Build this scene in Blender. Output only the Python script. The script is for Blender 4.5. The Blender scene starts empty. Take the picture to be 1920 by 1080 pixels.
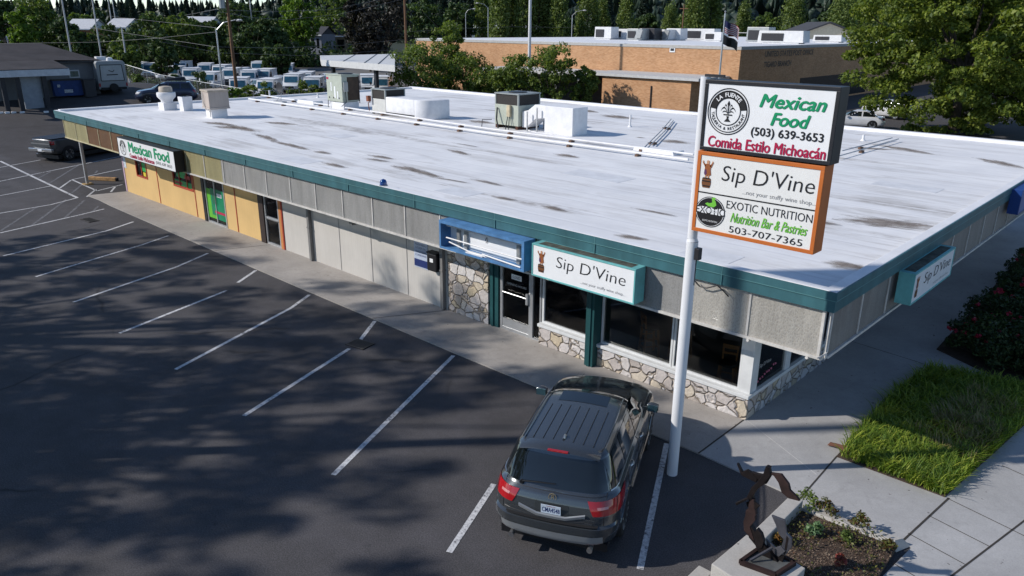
import bpy, bmesh, math, random
import numpy as np
from mathutils import Vector, Matrix
random.seed(7); RNG = np.random.default_rng(11)
S = bpy.context.scene
COL = S.collection
PI = math.pi
# ------------------------------------------------------------------ camera
F_PX, YAW, PITCH, ROLL = 1421.15, 0.755049, 0.333188, 0.0082125
CAM = np.array([4.37486, -12.81071, 7.79989])
def cam_basis():
    cy, sy, cp, sp = math.cos(YAW), math.sin(YAW), math.cos(PITCH), math.sin(PITCH)
    f = np.array([-sy*cp, cy*cp, -sp]); r = np.array([cy, sy, 0.]); u = np.cross(r, f)
    c, s = math.cos(ROLL), math.sin(ROLL)
    return c*r+s*u, -s*r+c*u, f
CR, CU, CF = cam_basis()
cd = bpy.data.cameras.new('camera'); cam = bpy.data.objects.new('camera', cd); COL.objects.link(cam)
cd.sensor_width = 36; cd.lens = F_PX/1920*36; cd.clip_end = 6000; cd.clip_start = .1
M = Matrix.Identity(4)
for i in range(3):
    M[i][0], M[i][1], M[i][2], M[i][3] = CR[i], CU[i], -CF[i], CAM[i]
cam.matrix_world = M
S.camera = cam
S.render.resolution_x, S.render.resolution_y = 1024, 576
# ------------------------------------------------------------------ world, sun, exposure
SUN_AZ, SUN_EL = math.radians(42), math.radians(32.5)
w = bpy.data.worlds.new('World'); S.world = w; w.use_nodes = True
sky = w.node_tree.nodes.new('ShaderNodeTexSky'); sky.sky_type = 'NISHITA'; sky.sun_disc = False
sky.sun_elevation = SUN_EL; sky.sun_rotation = SUN_AZ+PI; sky.air_density = 1.0; sky.altitude = 2200; sky.dust_density = .0; sky.ozone_density = 2.0
bg = w.node_tree.nodes['Background']; bg.inputs[1].default_value = .14
w.node_tree.links.new(sky.outputs[0], bg.inputs[0])
sl = bpy.data.lights.new('sun', 'SUN'); sl.energy = 4.1; sl.angle = math.radians(.75); sl.color = (1, .945, .88)
so = bpy.data.objects.new('sun', sl); COL.objects.link(so)
sd = Vector((math.sin(SUN_AZ)*math.cos(SUN_EL), math.cos(SUN_AZ)*math.cos(SUN_EL), -math.sin(SUN_EL)))
so.rotation_euler = sd.to_track_quat('-Z', 'Y').to_euler(); so.location = (-20, -30, 40)
S.view_settings.view_transform = 'Standard'; S.view_settings.look = 'None'
S.view_settings.exposure = 0.10; S.view_settings.gamma = 1
# ------------------------------------------------------------------ pixel -> place helpers (photo pixels 1920x1080)
def ray(px, py): return CR*(px-960)/F_PX - CU*(py-540)/F_PX + CF
def atz(px, py, z=0.):
    d = ray(px, py); return CAM+d*((z-CAM[2])/d[2])
def aty(px, py, y):
    d = ray(px, py); return CAM+d*((y-CAM[1])/d[1])
def sstep(a, b, t):
    t = np.clip((t-a)/(b-a), 0, 1); return t*t*(3-2*t)
def terrain(x, y):
    dx, dy = x-CAM[0], y-CAM[1]; d = np.hypot(dx, dy); a = np.degrees(np.arctan2(-dx, dy))
    up = sstep(54, 78, d)*(1-sstep(84, 98, d))*sstep(63.5, 68, a)*2.3
    return up
def atd(px, d, py=100):
    """point at horizontal distance d along the ray of pixel px; returns x,y and the height of the ray at py"""
    r = ray(px, py); h = math.hypot(r[0], r[1]); p = CAM+r*(d/h); return p[0], p[1], p[2]
def gnd(px, py):
    r = ray(px, py); h = math.hypot(r[0], r[1]); r = r/h; t = 3.
    for _ in range(4000):
        p = CAM+r*t
        if p[2] <= terrain(p[0], p[1]): break
        t += .1
    return p
# ------------------------------------------------------------------ objects
def tag(o, label=None, cat=None, group=None, kind=None):
    if label: o['label'] = label
    if cat: o['category'] = cat
    if group: o['group'] = group
    if kind: o['kind'] = kind
    return o
def thing(name, label, cat, loc=(0, 0, 0), rotz=0, group=None):
    o = bpy.data.objects.new(name, None); COL.objects.link(o); o.location = tuple(float(c) for c in loc); o.rotation_euler = (0, 0, rotz)
    o.empty_display_size = .3
    return tag(o, label, cat, group)
def dup(root, loc, rotz=None, label=None, group=None, scale=None):
    r = root.copy(); COL.objects.link(r); r.location = tuple(float(c) for c in loc)
    if rotz is not None: r.rotation_euler = (0, 0, rotz)
    if scale is not None: r.scale = scale if hasattr(scale, '__len__') else (scale,)*3
    if label: r['label'] = label
    if group: r['group'] = group
    for ch in list(root.children):
        c = ch.copy(); COL.objects.link(c); c.parent = r
        for g in list(ch.children):
            d = g.copy(); COL.objects.link(d); d.parent = c
    return r
class MB:
    def __init__(s): s.v = []; s.f = []
    def add(s, vs, fs):
        n = len(s.v); s.v += [tuple(map(float, p)) for p in vs]; s.f += [tuple(i+n for i in f) for f in fs]; return s
    def box(s, x0, x1, y0, y1, z0, z1, R=None, T=None, taper=1.0):
        cx, cy = (x0+x1)/2, (y0+y1)/2
        vs = []
        for z, k in ((z0, 1), (z1, taper)):
            for x, y in ((x0, y0), (x1, y0), (x1, y1), (x0, y1)): vs.append((cx+(x-cx)*k, cy+(y-cy)*k, z))
        if R is not None: vs = [R@Vector(p) for p in vs]
        if T is not None: vs = [Vector(p)+Vector(T) for p in vs]
        return s.add(vs, [(3, 2, 1, 0), (4, 5, 6, 7), (0, 1, 5, 4), (1, 2, 6, 5), (2, 3, 7, 6), (3, 0, 4, 7)])
    def bar(s, a, b, w, h=None, up=(0, 0, 1)):
        a, b = Vector(a), Vector(b); h = h or w; d = (b-a).normalized(); u = Vector(up)
        if abs(d.dot(u)) > .98: u = Vector((0, 1, 0))
        r = d.cross(u).normalized(); u = r.cross(d)
        vs = [p+r*(i*w/2)+u*(j*h/2) for p in (a, b) for i, j in ((-1, -1), (1, -1), (1, 1), (-1, 1))]
        return s.add(vs, [(3, 2, 1, 0), (4, 5, 6, 7), (0, 1, 5, 4), (1, 2, 6, 5), (2, 3, 7, 6), (3, 0, 4, 7)])
    def tube(s, pts, r, n=8, cap=True):
        pts = [Vector(tuple(map(float, p))) for p in pts]; rr = r if hasattr(r, '__len__') else [r]*len(pts)
        vs = []; ref = None
        for i, p in enumerate(pts):
            d = (pts[min(i+1, len(pts)-1)]-pts[max(i-1, 0)]).normalized()
            if ref is None:
                ref = Vector((0, 0, 1)) if abs(d.z) < .9 else Vector((1, 0, 0))
            a = d.cross(ref).normalized(); ref = a.cross(d); b = ref
            for k in range(n):
                t = 2*PI*k/n; vs.append(p+a*(math.cos(t)*rr[i])+b*(math.sin(t)*rr[i]))
        fs = []
        for i in range(len(pts)-1):
            for k in range(n): fs.append((i*n+k, i*n+(k+1) % n, (i+1)*n+(k+1) % n, (i+1)*n+k))
        if cap: fs += [tuple(range(n))[::-1], tuple(range((len(pts)-1)*n, len(pts)*n))]
        return s.add(vs, fs)
    def lathe(s, prof, n=24, c=(0, 0, 0), axis='z'):
        vs = []
        for r, z in prof:
            for k in range(n):
                t = 2*PI*k/n; p = (r*math.cos(t), r*math.sin(t), z)
                if axis == 'y': p = (p[0], p[2], p[1])
                if axis == 'x': p = (p[2], p[0], p[1])
                vs.append((p[0]+c[0], p[1]+c[1], p[2]+c[2]))
        fs = []
        for i in range(len(prof)-1):
            for k in range(n): fs.append((i*n+k, i*n+(k+1) % n, (i+1)*n+(k+1) % n, (i+1)*n+k))
        fs += [tuple(range(n))[::-1], tuple(range((len(prof)-1)*n, len(prof)*n))]
        return s.add(vs, fs)
    def prism(s, pts, z0, z1):
        n = len(pts); vs = [(p[0], p[1], z0) for p in pts]+[(p[0], p[1], z1) for p in pts]
        return s.add(vs, [tuple(range(n))[::-1], tuple(range(n, 2*n))]+[(i, (i+1) % n, n+(i+1) % n, n+i) for i in range(n)])
    def slab(s, pts, y0, y1):
        """outline in x,z with thickness along y"""
        n = len(pts); vs = [(p[0], y0, p[1]) for p in pts]+[(p[0], y1, p[1]) for p in pts]
        return s.add(vs, [tuple(range(n)), tuple(range(n, 2*n))[::-1]]+[(i, n+i, n+(i+1) % n, (i+1) % n) for i in range(n)])
    def grid(s, P, flip=False):
        P = np.asarray(P); a, b = P.shape[:2]; vs = P.reshape(-1, 3)
        fs = []
        for i in range(a-1):
            for j in range(b-1):
                q = (i*b+j, i*b+j+1, (i+1)*b+j+1, (i+1)*b+j); fs.append(q[::-1] if flip else q)
        return s.add(vs, fs)
    def build(s, name, m, parent=None, smooth=None, bevel=0, fix=True):
        me = bpy.data.meshes.new(name); me.from_pydata(s.v, [], s.f); me.update()
        if fix:
            bm = bmesh.new(); bm.from_mesh(me); bmesh.ops.recalc_face_normals(bm, faces=bm.faces)
            if bevel:
                es = [e for e in bm.edges if len(e.link_faces) == 2 and e.calc_face_angle(0) > .6]
                bmesh.ops.bevel(bm, geom=es, offset=bevel, segments=2, affect='EDGES', profile=.6)
            bm.to_mesh(me); bm.free()
        me.materials.append(m)
        o = bpy.data.objects.new(name, me); COL.objects.link(o)
        if parent: o.parent = parent
        if smooth:
            me.shade_smooth()
            try: me.set_sharp_from_angle(angle=math.radians(smooth))
            except Exception: pass
        return o
def fastmesh(name, V, Fq, m, parent=None, smooth=False):
    """numpy mesh of equal-size faces"""
    me = bpy.data.meshes.new(name); V = np.ascontiguousarray(V, dtype=np.float32); Fq = np.ascontiguousarray(Fq, dtype=np.int32)
    k = Fq.shape[1]; me.vertices.add(len(V)); me.vertices.foreach_set('co', V.ravel())
    me.loops.add(Fq.size); me.loops.foreach_set('vertex_index', Fq.ravel())
    me.polygons.add(len(Fq)); me.polygons.foreach_set('loop_start', np.arange(0, Fq.size, k, dtype=np.int32))
    me.polygons.foreach_set('loop_total', np.full(len(Fq), k, dtype=np.int32))
    me.update(calc_edges=True); me.materials.append(m)
    o = bpy.data.objects.new(name, me); COL.objects.link(o)
    if parent: o.parent = parent
    return o
# ------------------------------------------------------------------ materials
def L(r, g, b):
    f = lambda c: ((c/255)/12.92 if c <= 10.31 else ((c/255+.055)/1.055)**2.4)
    return (f(r), f(g), f(b), 1)
class NT:
    def __init__(s, name):
        s.m = bpy.data.materials.new(name); s.m.use_nodes = True; s.t = s.m.node_tree; s.b = s.t.nodes['Principled BSDF']
    def n(s, typ, **kw):
        nd = s.t.nodes.new(typ)
        for k, v in kw.items():
            if k.startswith('_'): setattr(nd, k[1:], v)
            else: nd.inputs[k.replace('__', ' ')].default_value = v
        return nd
    def l(s, a, b): s.t.links.new(a, b)
    def coord(s, scale=(1, 1, 1), rot=(0, 0, 0), which='Object'):
        tc = s.n('ShaderNodeTexCoord'); mp = s.n('ShaderNodeMapping'); mp.inputs['Scale'].default_value = scale; mp.inputs['Rotation'].default_value = rot
        s.l(tc.outputs[which], mp.inputs[0]); return mp.outputs[0]
    def noise(s, vec, scale, detail=4, rough=.6, dist=0):
        nd = s.n('ShaderNodeTexNoise', Scale=scale, Detail=detail, Roughness=rough, Distortion=dist); s.l(vec, nd.inputs['Vector']); return nd.outputs['Fac']
    def ramp(s, fac, stops):
        r = s.n('ShaderNodeValToRGB'); e = r.color_ramp.elements
        while len(e) < len(stops): e.new(.5)
        for el, (p, c) in zip(e, stops): el.position = p; el.color = c if hasattr(c, '__len__') else (c, c, c, 1)
        s.l(fac, r.inputs[0]); return r.outputs[0]
    def mix(s, fac, a, b, mode='MIX'):
        m = s.n('ShaderNodeMix', _data_type='RGBA', _blend_type=mode)
        for v, i in ((fac, 0), (a, 6), (b, 7)):
            if hasattr(v, 'is_linked') or isinstance(v, bpy.types.NodeSocket): s.l(v, m.inputs[i])
            else: m.inputs[i].default_value = v
        return m.outputs[2]
    def math(s, op, a, b=0.):
        m = s.n('ShaderNodeMath', _operation=op)
        for v, i in ((a, 0), (b, 1)):
            if isinstance(v, bpy.types.NodeSocket): s.l(v, m.inputs[i])
            else: m.inputs[i].default_value = v
        return m.outputs[0]
    def bump(s, h, strength=.3, dist=.01):
        b = s.n('ShaderNodeBump', Strength=strength, Distance=dist); s.l(h, b.inputs['Height']); s.l(b.outputs[0], s.b.inputs['Normal'])
    def set(s, color=None, rough=None, metal=None, spec=None, coat=None):
        for v, k in ((color, 'Base Color'), (rough, 'Roughness'), (metal, 'Metallic'), (spec, 'Specular IOR Level'), (coat, 'Coat Weight')):
            if v is None: continue
            if isinstance(v, bpy.types.NodeSocket): s.l(v, s.b.inputs[k])
            else: s.b.inputs[k].default_value = v
        return s.m
MATS = {}
def mat(name, col, rough=.6, metal=0, var=.12, scale=3., spec=.4, coat=0, stretch=(1, 1, 1), bump=0, bscale=60):
    """plain painted / metal surface with broad tonal wear"""
    if name in MATS: return MATS[name]
    n = NT(name); c = n.coord(stretch); f = n.noise(c, scale, 5, .65)
    lo = tuple(v*(1-var) for v in col[:3])+(1,); hi = tuple(min(1, v*(1+var)) for v in col[:3])+(1,)
    n.set(n.ramp(f, [(.3, lo), (.7, hi)]), rough, metal, spec, coat)
    if bump: n.bump(n.noise(c, bscale, 3), bump, .01)
    MATS[name] = n.m; return n.m
def m_asphalt():
    n = NT('asphalt'); c = n.coord()
    big = n.noise(c, .12, 4, .6); mid = n.noise(c, .9, 6, .7); fine = n.noise(c, 45, 3, .7); agg = n.noise(c, 160, 2, .6)
    a = n.ramp(big, [(.35, (.056, .0535, .056, 1)), (.65, (.082, .078, .080, 1))])
    b = n.mix(n.ramp(mid, [(.4, 0.), (.72, 1.)]), a, (.094, .089, .094, 1))
    sp = n.ramp(fine, [(.36, .5), (.5, .95), (.66, 1.55)]); d = n.mix(.75, b, sp, 'MULTIPLY')
    st = n.ramp(n.noise(c, 1.6, 5, .75), [(.62, 0.), (.72, 1.)]); st2 = n.mix(n.math('MULTIPLY', st, .45), d, (.03, .03, .032, 1))
    # old lot and earth far away
    ln = n.n('ShaderNodeVectorMath', _operation='LENGTH'); tc = n.n('ShaderNodeTexCoord'); n.l(tc.outputs['Object'], ln.inputs[0])
    fr = n.ramp(n.math('DIVIDE', ln.outputs['Value'], 400.), [(.33, 0.), (.40, 1.)])
    far = n.ramp(n.noise(c, .03, 4), [(.4, (.018, .026, .012, 1)), (.65, (.035, .042, .02, 1))])
    wob = n.n('ShaderNodeTexNoise', Scale=.8, Detail=4.); n.l(c, wob.inputs['Vector']); mxv = n.n('ShaderNodeMix', _data_type='VECTOR'); mxv.inputs[0].default_value = .35; n.l(c, mxv.inputs[4]); n.l(wob.outputs['Color'], mxv.inputs[5])
    cr = n.n('ShaderNodeTexVoronoi', _feature='DISTANCE_TO_EDGE', Scale=.16); n.l(mxv.outputs[1], cr.inputs['Vector'])
    crk = n.math('MULTIPLY', n.ramp(cr.outputs['Distance'], [(.0, 1.), (.006, 0.)]), n.ramp(n.noise(c, .25, 2), [(.5, 0.), (.58, 1.)]))
    st2 = n.mix(n.math('MULTIPLY', crk, .75), st2, (.022, .021, .021, 1))
    oil = n.n('ShaderNodeTexVoronoi', Scale=.33); n.l(mxv.outputs[1], oil.inputs['Vector']); om = n.math('MULTIPLY', n.ramp(oil.outputs['Distance'], [(.02, 1.), (.13, 0.)]), n.ramp(n.noise(c, 5., 4, .7), [(.4, .1), (.62, 1.)]))
    st2 = n.mix(n.math('MULTIPLY', om, .6), st2, (.028, .026, .024, 1))
    # silt and damp grime washed along the kerb line
    sy = n.n('ShaderNodeSeparateXYZ'); n.l(tc.outputs['Object'], sy.inputs[0]); kb = n.ramp(n.math('ADD', n.math('MULTIPLY', sy.outputs[1], .3), n.math('MULTIPLY', n.noise(c, .5, 4), .5)), [(-.0, 0.), (.0, 0.), (.12, .8)])
    st2 = n.mix(n.math('MULTIPLY', kb, .5), st2, (.042, .036, .031, 1))
    n.set(n.mix(fr, st2, far), .88, 0, .25)
    n.bump(n.math('ADD', fine, n.math('MULTIPLY', agg, .6)), .35, .012); return n.m
def m_concrete(name, col, var=.16, stain=.35):
    n = NT(name); c = n.coord(); a = n.noise(c, .55, 6, .7); f = n.noise(c, 38, 4, .7); st = n.noise(c, 2.2, 6, .78, .6)
    lo = tuple(v*(1-var) for v in col)+(1,); hi = tuple(v*(1+var) for v in col)+(1,)
    x = n.ramp(a, [(.32, lo), (.68, hi)]); x = n.mix(.5, x, n.ramp(f, [(.35, .82), (.65, 1.15)]), 'MULTIPLY')
    x = n.mix(n.math('MULTIPLY', n.ramp(st, [(.52, 0.), (.74, 1.)]), stain), x, tuple(v*.5 for v in col)+(1,))
    sp = n.noise(c, 9, 2, .5); x = n.mix(n.ramp(sp, [(.735, 0.), (.745, .7)]), x, (.06, .05, .045, 1))
    n.set(x, .85, 0, .25); n.bump(f, .12, .006); return n.m
def m_roof():
    n = NT('roof_membrane'); c = n.coord((.16, 1, 1)); u = n.coord()
    a = n.noise(u, .5, 5, .6)
    x = n.ramp(a, [(.3, (.67, .67, .68, 1)), (.7, (.82, .815, .81, 1))])
    # seams every 1.0 m along y
    tc = n.n('ShaderNodeTexCoord'); sx = n.n('ShaderNodeSeparateXYZ'); n.l(tc.outputs['Object'], sx.inputs[0])
    w1 = n.math('MULTIPLY', n.noise(u, .35, 2), .25)
    fr = n.math('FRACT', n.math('ADD', n.math('MULTIPLY', sx.outputs[1], 1.05), w1))
    seam = n.ramp(fr, [(.0, 1.), (.05, .0), (.93, 0.), (1., 1.)])
    x = n.mix(n.math('MULTIPLY', seam, .28), x, (.46, .46, .49, 1))
    lt = n.ramp(fr, [(.05, 0.), (.1, 1.), (.2, 0.)]); x = n.mix(n.math('MULTIPLY', lt, .5), x, (.82, .82, .82, 1))
    # scuffed grime running along the laps
    g = n.noise(c, 1.5, 7, .72, .4); g2 = n.noise(n.coord((.09, .8, 1)), .62, 5, .65, .5); msk = n.noise(u, .16, 2, .5)
    gm = n.math('MULTIPLY', n.ramp(g, [(.50, 0.), (.62, 1.)]), n.ramp(msk, [(.38, .35), (.62, 1.)]))
    x = n.mix(n.math('MULTIPLY', gm, .55), x, (.40, .375, .35, 1))
    gm2 = n.math('MULTIPLY', n.ramp(g2, [(.575, 0.), (.65, 1.)]), n.ramp(n.noise(u, 2.5, 5, .7), [(.35, .2), (.6, 1.)]))
    x = n.mix(n.math('MULTIPLY', gm2, .7), x, (.21, .175, .145, 1))
    n.set(x, .62, 0, .3); n.bump(n.math('ADD', n.noise(u, 6, 4), seam), .12, .02); return n.m
def m_stain():
    n = NT('roof_stain'); c = n.coord((1, 1, 1)); tc = n.n('ShaderNodeTexCoord')
    a = n.noise(c, 2.4, 6, .75, .6)
    n.set(n.ramp(a, [(.35, (.13, .10, .08, 1)), (.6, (.30, .26, .225, 1))]), .9, 0, .2)
    # ragged edge: density falls to the rim of the patch
    v = n.n('ShaderNodeVectorMath', _operation='LENGTH'); mp = n.coord((2, 2, 2)); sep = n.n('ShaderNodeVectorMath', _operation='SUBTRACT'); sep.inputs[1].default_value = (1, 1, 0)
    g = n.n('ShaderNodeMapping'); g.inputs['Scale'].default_value = (2, 2, 0); n.l(tc.outputs['Generated'], g.inputs[0]); n.l(g.outputs[0], sep.inputs[0]); n.l(sep.outputs[0], v.inputs[0])
    k = n.math('ADD', v.outputs['Value'], n.math('MULTIPLY', n.math('SUBTRACT', n.noise(n.coord((.5, 1.6, 1)), 2.0, 6, .75), .5), 2.6))
    n.l(n.ramp(k, [(.4, .72), (1.15, .0)]), n.b.inputs['Alpha']); return n.m
def m_paintline():
    n = NT('worn_road_paint'); c = n.coord(which='Object'); a = n.noise(c, 14, 5, .75); b = n.noise(c, .8, 3)
    x = n.ramp(n.math('ADD', a, n.math('MULTIPLY', b, .45)), [(.58, (.11, .11, .115, 1)), (.66, (.42, .42, .43, 1)), (.8, (.62, .62, .62, 1))])
    n.set(x, .8, 0, .25); return n.m
def m_fadedline():
    n = NT('faded_road_paint'); c = n.coord(); a = n.noise(c, 9, 5, .75)
    n.set(n.ramp(a, [(.42, (.075, .075, .08, 1)), (.6, (.2, .2, .21, 1))]), .85, 0, .25); return n.m
def m_boards(name, col, pitch=.1, var=.1, axis=0, streak=.25, groove=.5):
    """vertical grooved sheet"""
    n = NT(name); tc = n.n('ShaderNodeTexCoord'); sx = n.n('ShaderNodeSeparateXYZ'); n.l(tc.outputs['Object'], sx.inputs[0])
    fr = n.math('FRACT', n.math('DIVIDE', sx.outputs[axis], pitch)); gr = n.ramp(fr, [(.0, 1.), (.1, 0.), (.93, 0.), (1., 1.)])
    st = n.noise(n.coord((6, 6, .5)), 1.2, 5, .7); a = n.noise(n.coord(), .7, 5, .6)
    lo = tuple(v*(1-var) for v in col[:3])+(1,); hi = tuple(v*(1+var) for v in col[:3])+(1,)
    x = n.ramp(a, [(.3, lo), (.7, hi)]); x = n.mix(n.math('MULTIPLY', n.ramp(st, [(.45, 0.), (.75, 1.)]), streak), x, tuple(v*.62 for v in col[:3])+(1,))
    x = n.mix(n.math('MULTIPLY', gr, groove*.4), x, tuple(v*.5 for v in col[:3])+(1,))
    n.set(x, .75, 0, .3); n.bump(gr, -.4, .01); return n.m
def m_mesh(name, col, rough=.55, fine=90.):
    """expanded-metal screen panel"""
    n = NT(name); c = n.coord((1, 1, .55), (0, 0, 0)); v = n.n('ShaderNodeTexVoronoi', Scale=fine*.5); n.l(c, v.inputs['Vector'])
    a = n.noise(n.coord((3, 3, .6)), 1.1, 6, .7); st = n.noise(n.coord((7, 7, .35)), 1., 5, .7)
    lo = tuple(x*.8 for x in col[:3])+(1,); hi = tuple(x*1.15 for x in col[:3])+(1,)
    x = n.ramp(a, [(.3, lo), (.7, hi)]); x = n.mix(.6, x, n.ramp(v.outputs['Distance'], [(.1, .7), (.5, 1.2)]), 'MULTIPLY')
    x = n.mix(n.math('MULTIPLY', n.ramp(st, [(.55, 0.), (.75, 1.)]), .35), x, tuple(v2*.5 for v2 in col[:3])+(1,))
    n.set(x, rough, .25, .4); n.bump(v.outputs['Distance'], .5, .01); n.b.inputs['Alpha'].default_value = .72; return n.m
def m_stone():
    n = NT('flagstone'); c0 = n.coord((1, 1, 1.15)); nz = n.n('ShaderNodeTexNoise', Scale=3.); n.l(c0, nz.inputs['Vector'])
    mx = n.n('ShaderNodeMix', _data_type='VECTOR'); mx.inputs[0].default_value = .19; n.l(c0, mx.inputs[4]); n.l(nz.outputs['Color'], mx.inputs[5]); c = mx.outputs[1]
    v = n.n('ShaderNodeTexVoronoi', _feature='DISTANCE_TO_EDGE', Scale=3.9, Randomness=.95); n.l(c, v.inputs['Vector'])
    k = n.n('ShaderNodeTexVoronoi', Scale=3.9, Randomness=.95); n.l(c, k.inputs['Vector'])
    sp = n.n('ShaderNodeSeparateColor'); n.l(k.outputs['Color'], sp.inputs[0])
    cc = n.ramp(sp.outputs[0], [(0, (.40, .35, .31, 1)), (.35, (.52, .48, .46, 1)), (.6, (.60, .57, .55, 1)), (.8, (.50, .42, .30, 1)), (1, (.36, .31, .28, 1))])
    cc = n.mix(.6, cc, n.ramp(n.noise(n.coord(), 9, 6, .75), [(.3, .7), (.7, 1.25)]), 'MULTIPLY')
    e = n.ramp(v.outputs['Distance'], [(.01, 0.), (.032, 1.)])
    n.set(n.mix(e, (.24, .195, .15, 1), cc), .85, 0, .25); n.bump(n.math('ADD', n.ramp(v.outputs['Distance'], [(.0, 0.), (.08, 1.)]), n.math('MULTIPLY', n.noise(n.coord(), 14, 5), .5)), .9, .055); return n.m
def m_brick(name, c1, c2, mort):
    n = NT(name); tc = n.n('ShaderNodeTexCoord'); sx = n.n('ShaderNodeSeparateXYZ'); n.l(tc.outputs['Object'], sx.inputs[0])
    cb = n.n('ShaderNodeCombineXYZ'); n.l(n.math('ADD', sx.outputs[0], sx.outputs[1]), cb.inputs[0]); n.l(sx.outputs[2], cb.inputs[1])
    b = n.n('ShaderNodeTexBrick', Scale=2.2, Mortar__Size=.018, Color1=c1, Color2=c2, Mortar=mort); b.inputs['Brick Width'].default_value = .62; b.inputs['Row Height'].default_value = .2; n.l(cb.outputs[0], b.inputs['Vector'])
    a = n.noise(n.coord(), .5, 5, .65); x = n.mix(.7, b.outputs[0], n.ramp(a, [(.3, .8), (.7, 1.15)]), 'MULTIPLY')
    n.set(x, .9, 0, .2); return n.m
def m_leaf(name, lo, mid, hi, trans=.35):
    n = NT(name); g = n.n('ShaderNodeNewGeometry'); a = n.noise(n.coord(), .45, 3, .6)
    f = n.math('ADD', n.math('MULTIPLY', g.outputs['Random Per Island'], .6), n.math('MULTIPLY', a, .45))
    col = n.ramp(f, [(.12, lo+(1,)), (.5, mid+(1,)), (.9, hi+(1,))])
    n.set(col, .55, 0, .35)
    tr = n.n('ShaderNodeBsdfTranslucent'); n.l(n.mix(1., col, (1.3, 1.35, .55, 1), 'MULTIPLY'), tr.inputs[0]); mx = n.n('ShaderNodeMixShader'); mx.inputs[0].default_value = trans
    n.l(n.b.outputs[0], mx.inputs[1]); n.l(tr.outputs[0], mx.inputs[2]); n.l(mx.outputs[0], n.t.nodes['Material Output'].inputs[0]); return n.m
def m_glass(name, tint=.55, rough=.02):
    n = NT(name); t = n.n('ShaderNodeBsdfTransparent'); t.inputs[0].default_value = (tint, tint*1.02, tint, 1); g = n.n('ShaderNodeBsdfGlossy', Roughness=rough)
    fr = n.n('ShaderNodeFresnel', IOR=1.5); mx = n.n('ShaderNodeMixShader'); n.l(fr.outputs[0], mx.inputs[0]); n.l(t.outputs[0], mx.inputs[1]); n.l(g.outputs[0], mx.inputs[2])
    n.l(mx.outputs[0], n.t.nodes['Material Output'].inputs[0]); return n.m
def m_carpaint(name, col, metal=.4, rough=.28):
    n = NT(name); f = n.noise(n.coord(), 2.0, 3); c = n.ramp(f, [(.3, tuple(v*.93 for v in col)+(1,)), (.7, tuple(v*1.07 for v in col)+(1,))])
    d = n.noise(n.coord(), 1.3, 3, .6); n.set(c, n.ramp(d, [(.3, rough*.9), (.7, rough*1.15)]), metal, .5, .8); n.b.inputs['Coat Roughness'].default_value = .06; return n.m
ASPH = m_asphalt(); CONC = m_concrete('sidewalk_concrete', (.38, .375, .37)); CONC2 = m_concrete('old_walk_concrete', (.345, .32, .295), .18, .5)
ROOFM = m_roof(); STAIN = m_stain(); PAINTL = m_paintline(); FADEL = m_fadedline(); STONE = m_stone()
WHITE = mat('white_paint', (.72, .72, .72), .5, var=.06); SIGNW = mat('sign_face_white', (.78, .79, .80), .35, var=.03)
TEAL = mat('teal_fascia', (.038, .120, .140), .5, var=.26, scale=1.6, stretch=(1, 1, .35)); TEAL2 = mat('aqua_sign_can', (.14, .42, .42), .5, var=.25, scale=2)
BLACK = mat('black_paint', (.012, .012, .014), .45); DARK = mat('dark_metal', (.03, .03, .035), .5, .3); INK = mat('black_ink', (.012, .012, .014), .5, var=.02)
GREY = mat('grey_metal', (.33, .34, .34), .45, .5); ALU = mat('aluminium', (.55, .56, .57), .38, .7); GALV = mat('galvanised', (.42, .43, .44), .5, .5, var=.2)
TRIMW = mat('weathered_white_trim', (.55, .53, .50), .6, var=.2, scale=4); SOFFIT = mat('soffit', (.25, .24, .22), .8)
BRICK = m_brick('tan_brick', (.56, .315, .165, 1), (.43, .215, .10, 1), (.42, .30, .20, 1))
WOODP = mat('pole_wood', (.16, .085, .045), .85, var=.3, scale=2, stretch=(4, 4, .4)); BARK = mat('bark', (.06, .047, .037), .95, var=.3, scale=4)
GLASS = m_glass('window_glass', .72); CARGLASS = mat('tinted_car_glass', (.006, .008, .009), .04, 0, var=.1, spec=.6, coat=.5)
RUBBER = mat('tyre_rubber', (.018, .018, .018), .85); CHROME = mat('bright_trim', (.45, .45, .45), .28, .9, var=.05); SILV = mat('wheel_silver', (.42, .43, .44), .35, .8)
def m_red():
    return mat('red_lens', (.32, .008, .012), .12, 0, var=.15, coat=.6)
REDL = m_red(); CLRL = mat('clear_lens', (.55, .55, .56), .12, 0, coat=.5)
RUST = mat('rusted_steel', (.034, .018, .016), .75, .35, var=.45, scale=6); BLUEP = mat('faded_blue_paint', (.075, .20, .40), .6, var=.3, scale=3)
GREEN = mat('sign_green', (.0, .27, .11), .5, var=.02); CRIM = mat('sign_crimson', (.42, .008, .06), .5, var=.02); LIME = mat('sign_lime', (.16, .50, .05), .5, var=.02)
ORNG = mat('orange_cabinet', (.50, .135, .025), .5, var=.1)
FNT_CACHE = {}
def glyph(body, shear=0, off=0, sp=1.0, align='CENTER'):
    k = (body, shear, off, sp, align)
    if k in FNT_CACHE: return FNT_CACHE[k]
    cu = bpy.data.curves.new('txt', 'FONT'); cu.body = body; cu.size = 1; cu.shear = shear; cu.offset = off; cu.space_character = sp
    cu.align_x = align; cu.resolution_u = 3; cu.extrude = 0
    o = bpy.data.objects.new('txt', cu); COL.objects.link(o); bpy.context.view_layer.update()
    me = bpy.data.meshes.new_from_object(o.evaluated_get(bpy.context.evaluated_depsgraph_get()))
    V = np.array([v.co[:] for v in me.vertices]).reshape(-1, 3); Fs = [tuple(p.vertices) for p in me.polygons]
    bpy.data.objects.remove(o); bpy.data.curves.remove(cu); bpy.data.meshes.remove(me)
    FNT_CACHE[k] = (V, Fs); return V, Fs
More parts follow.
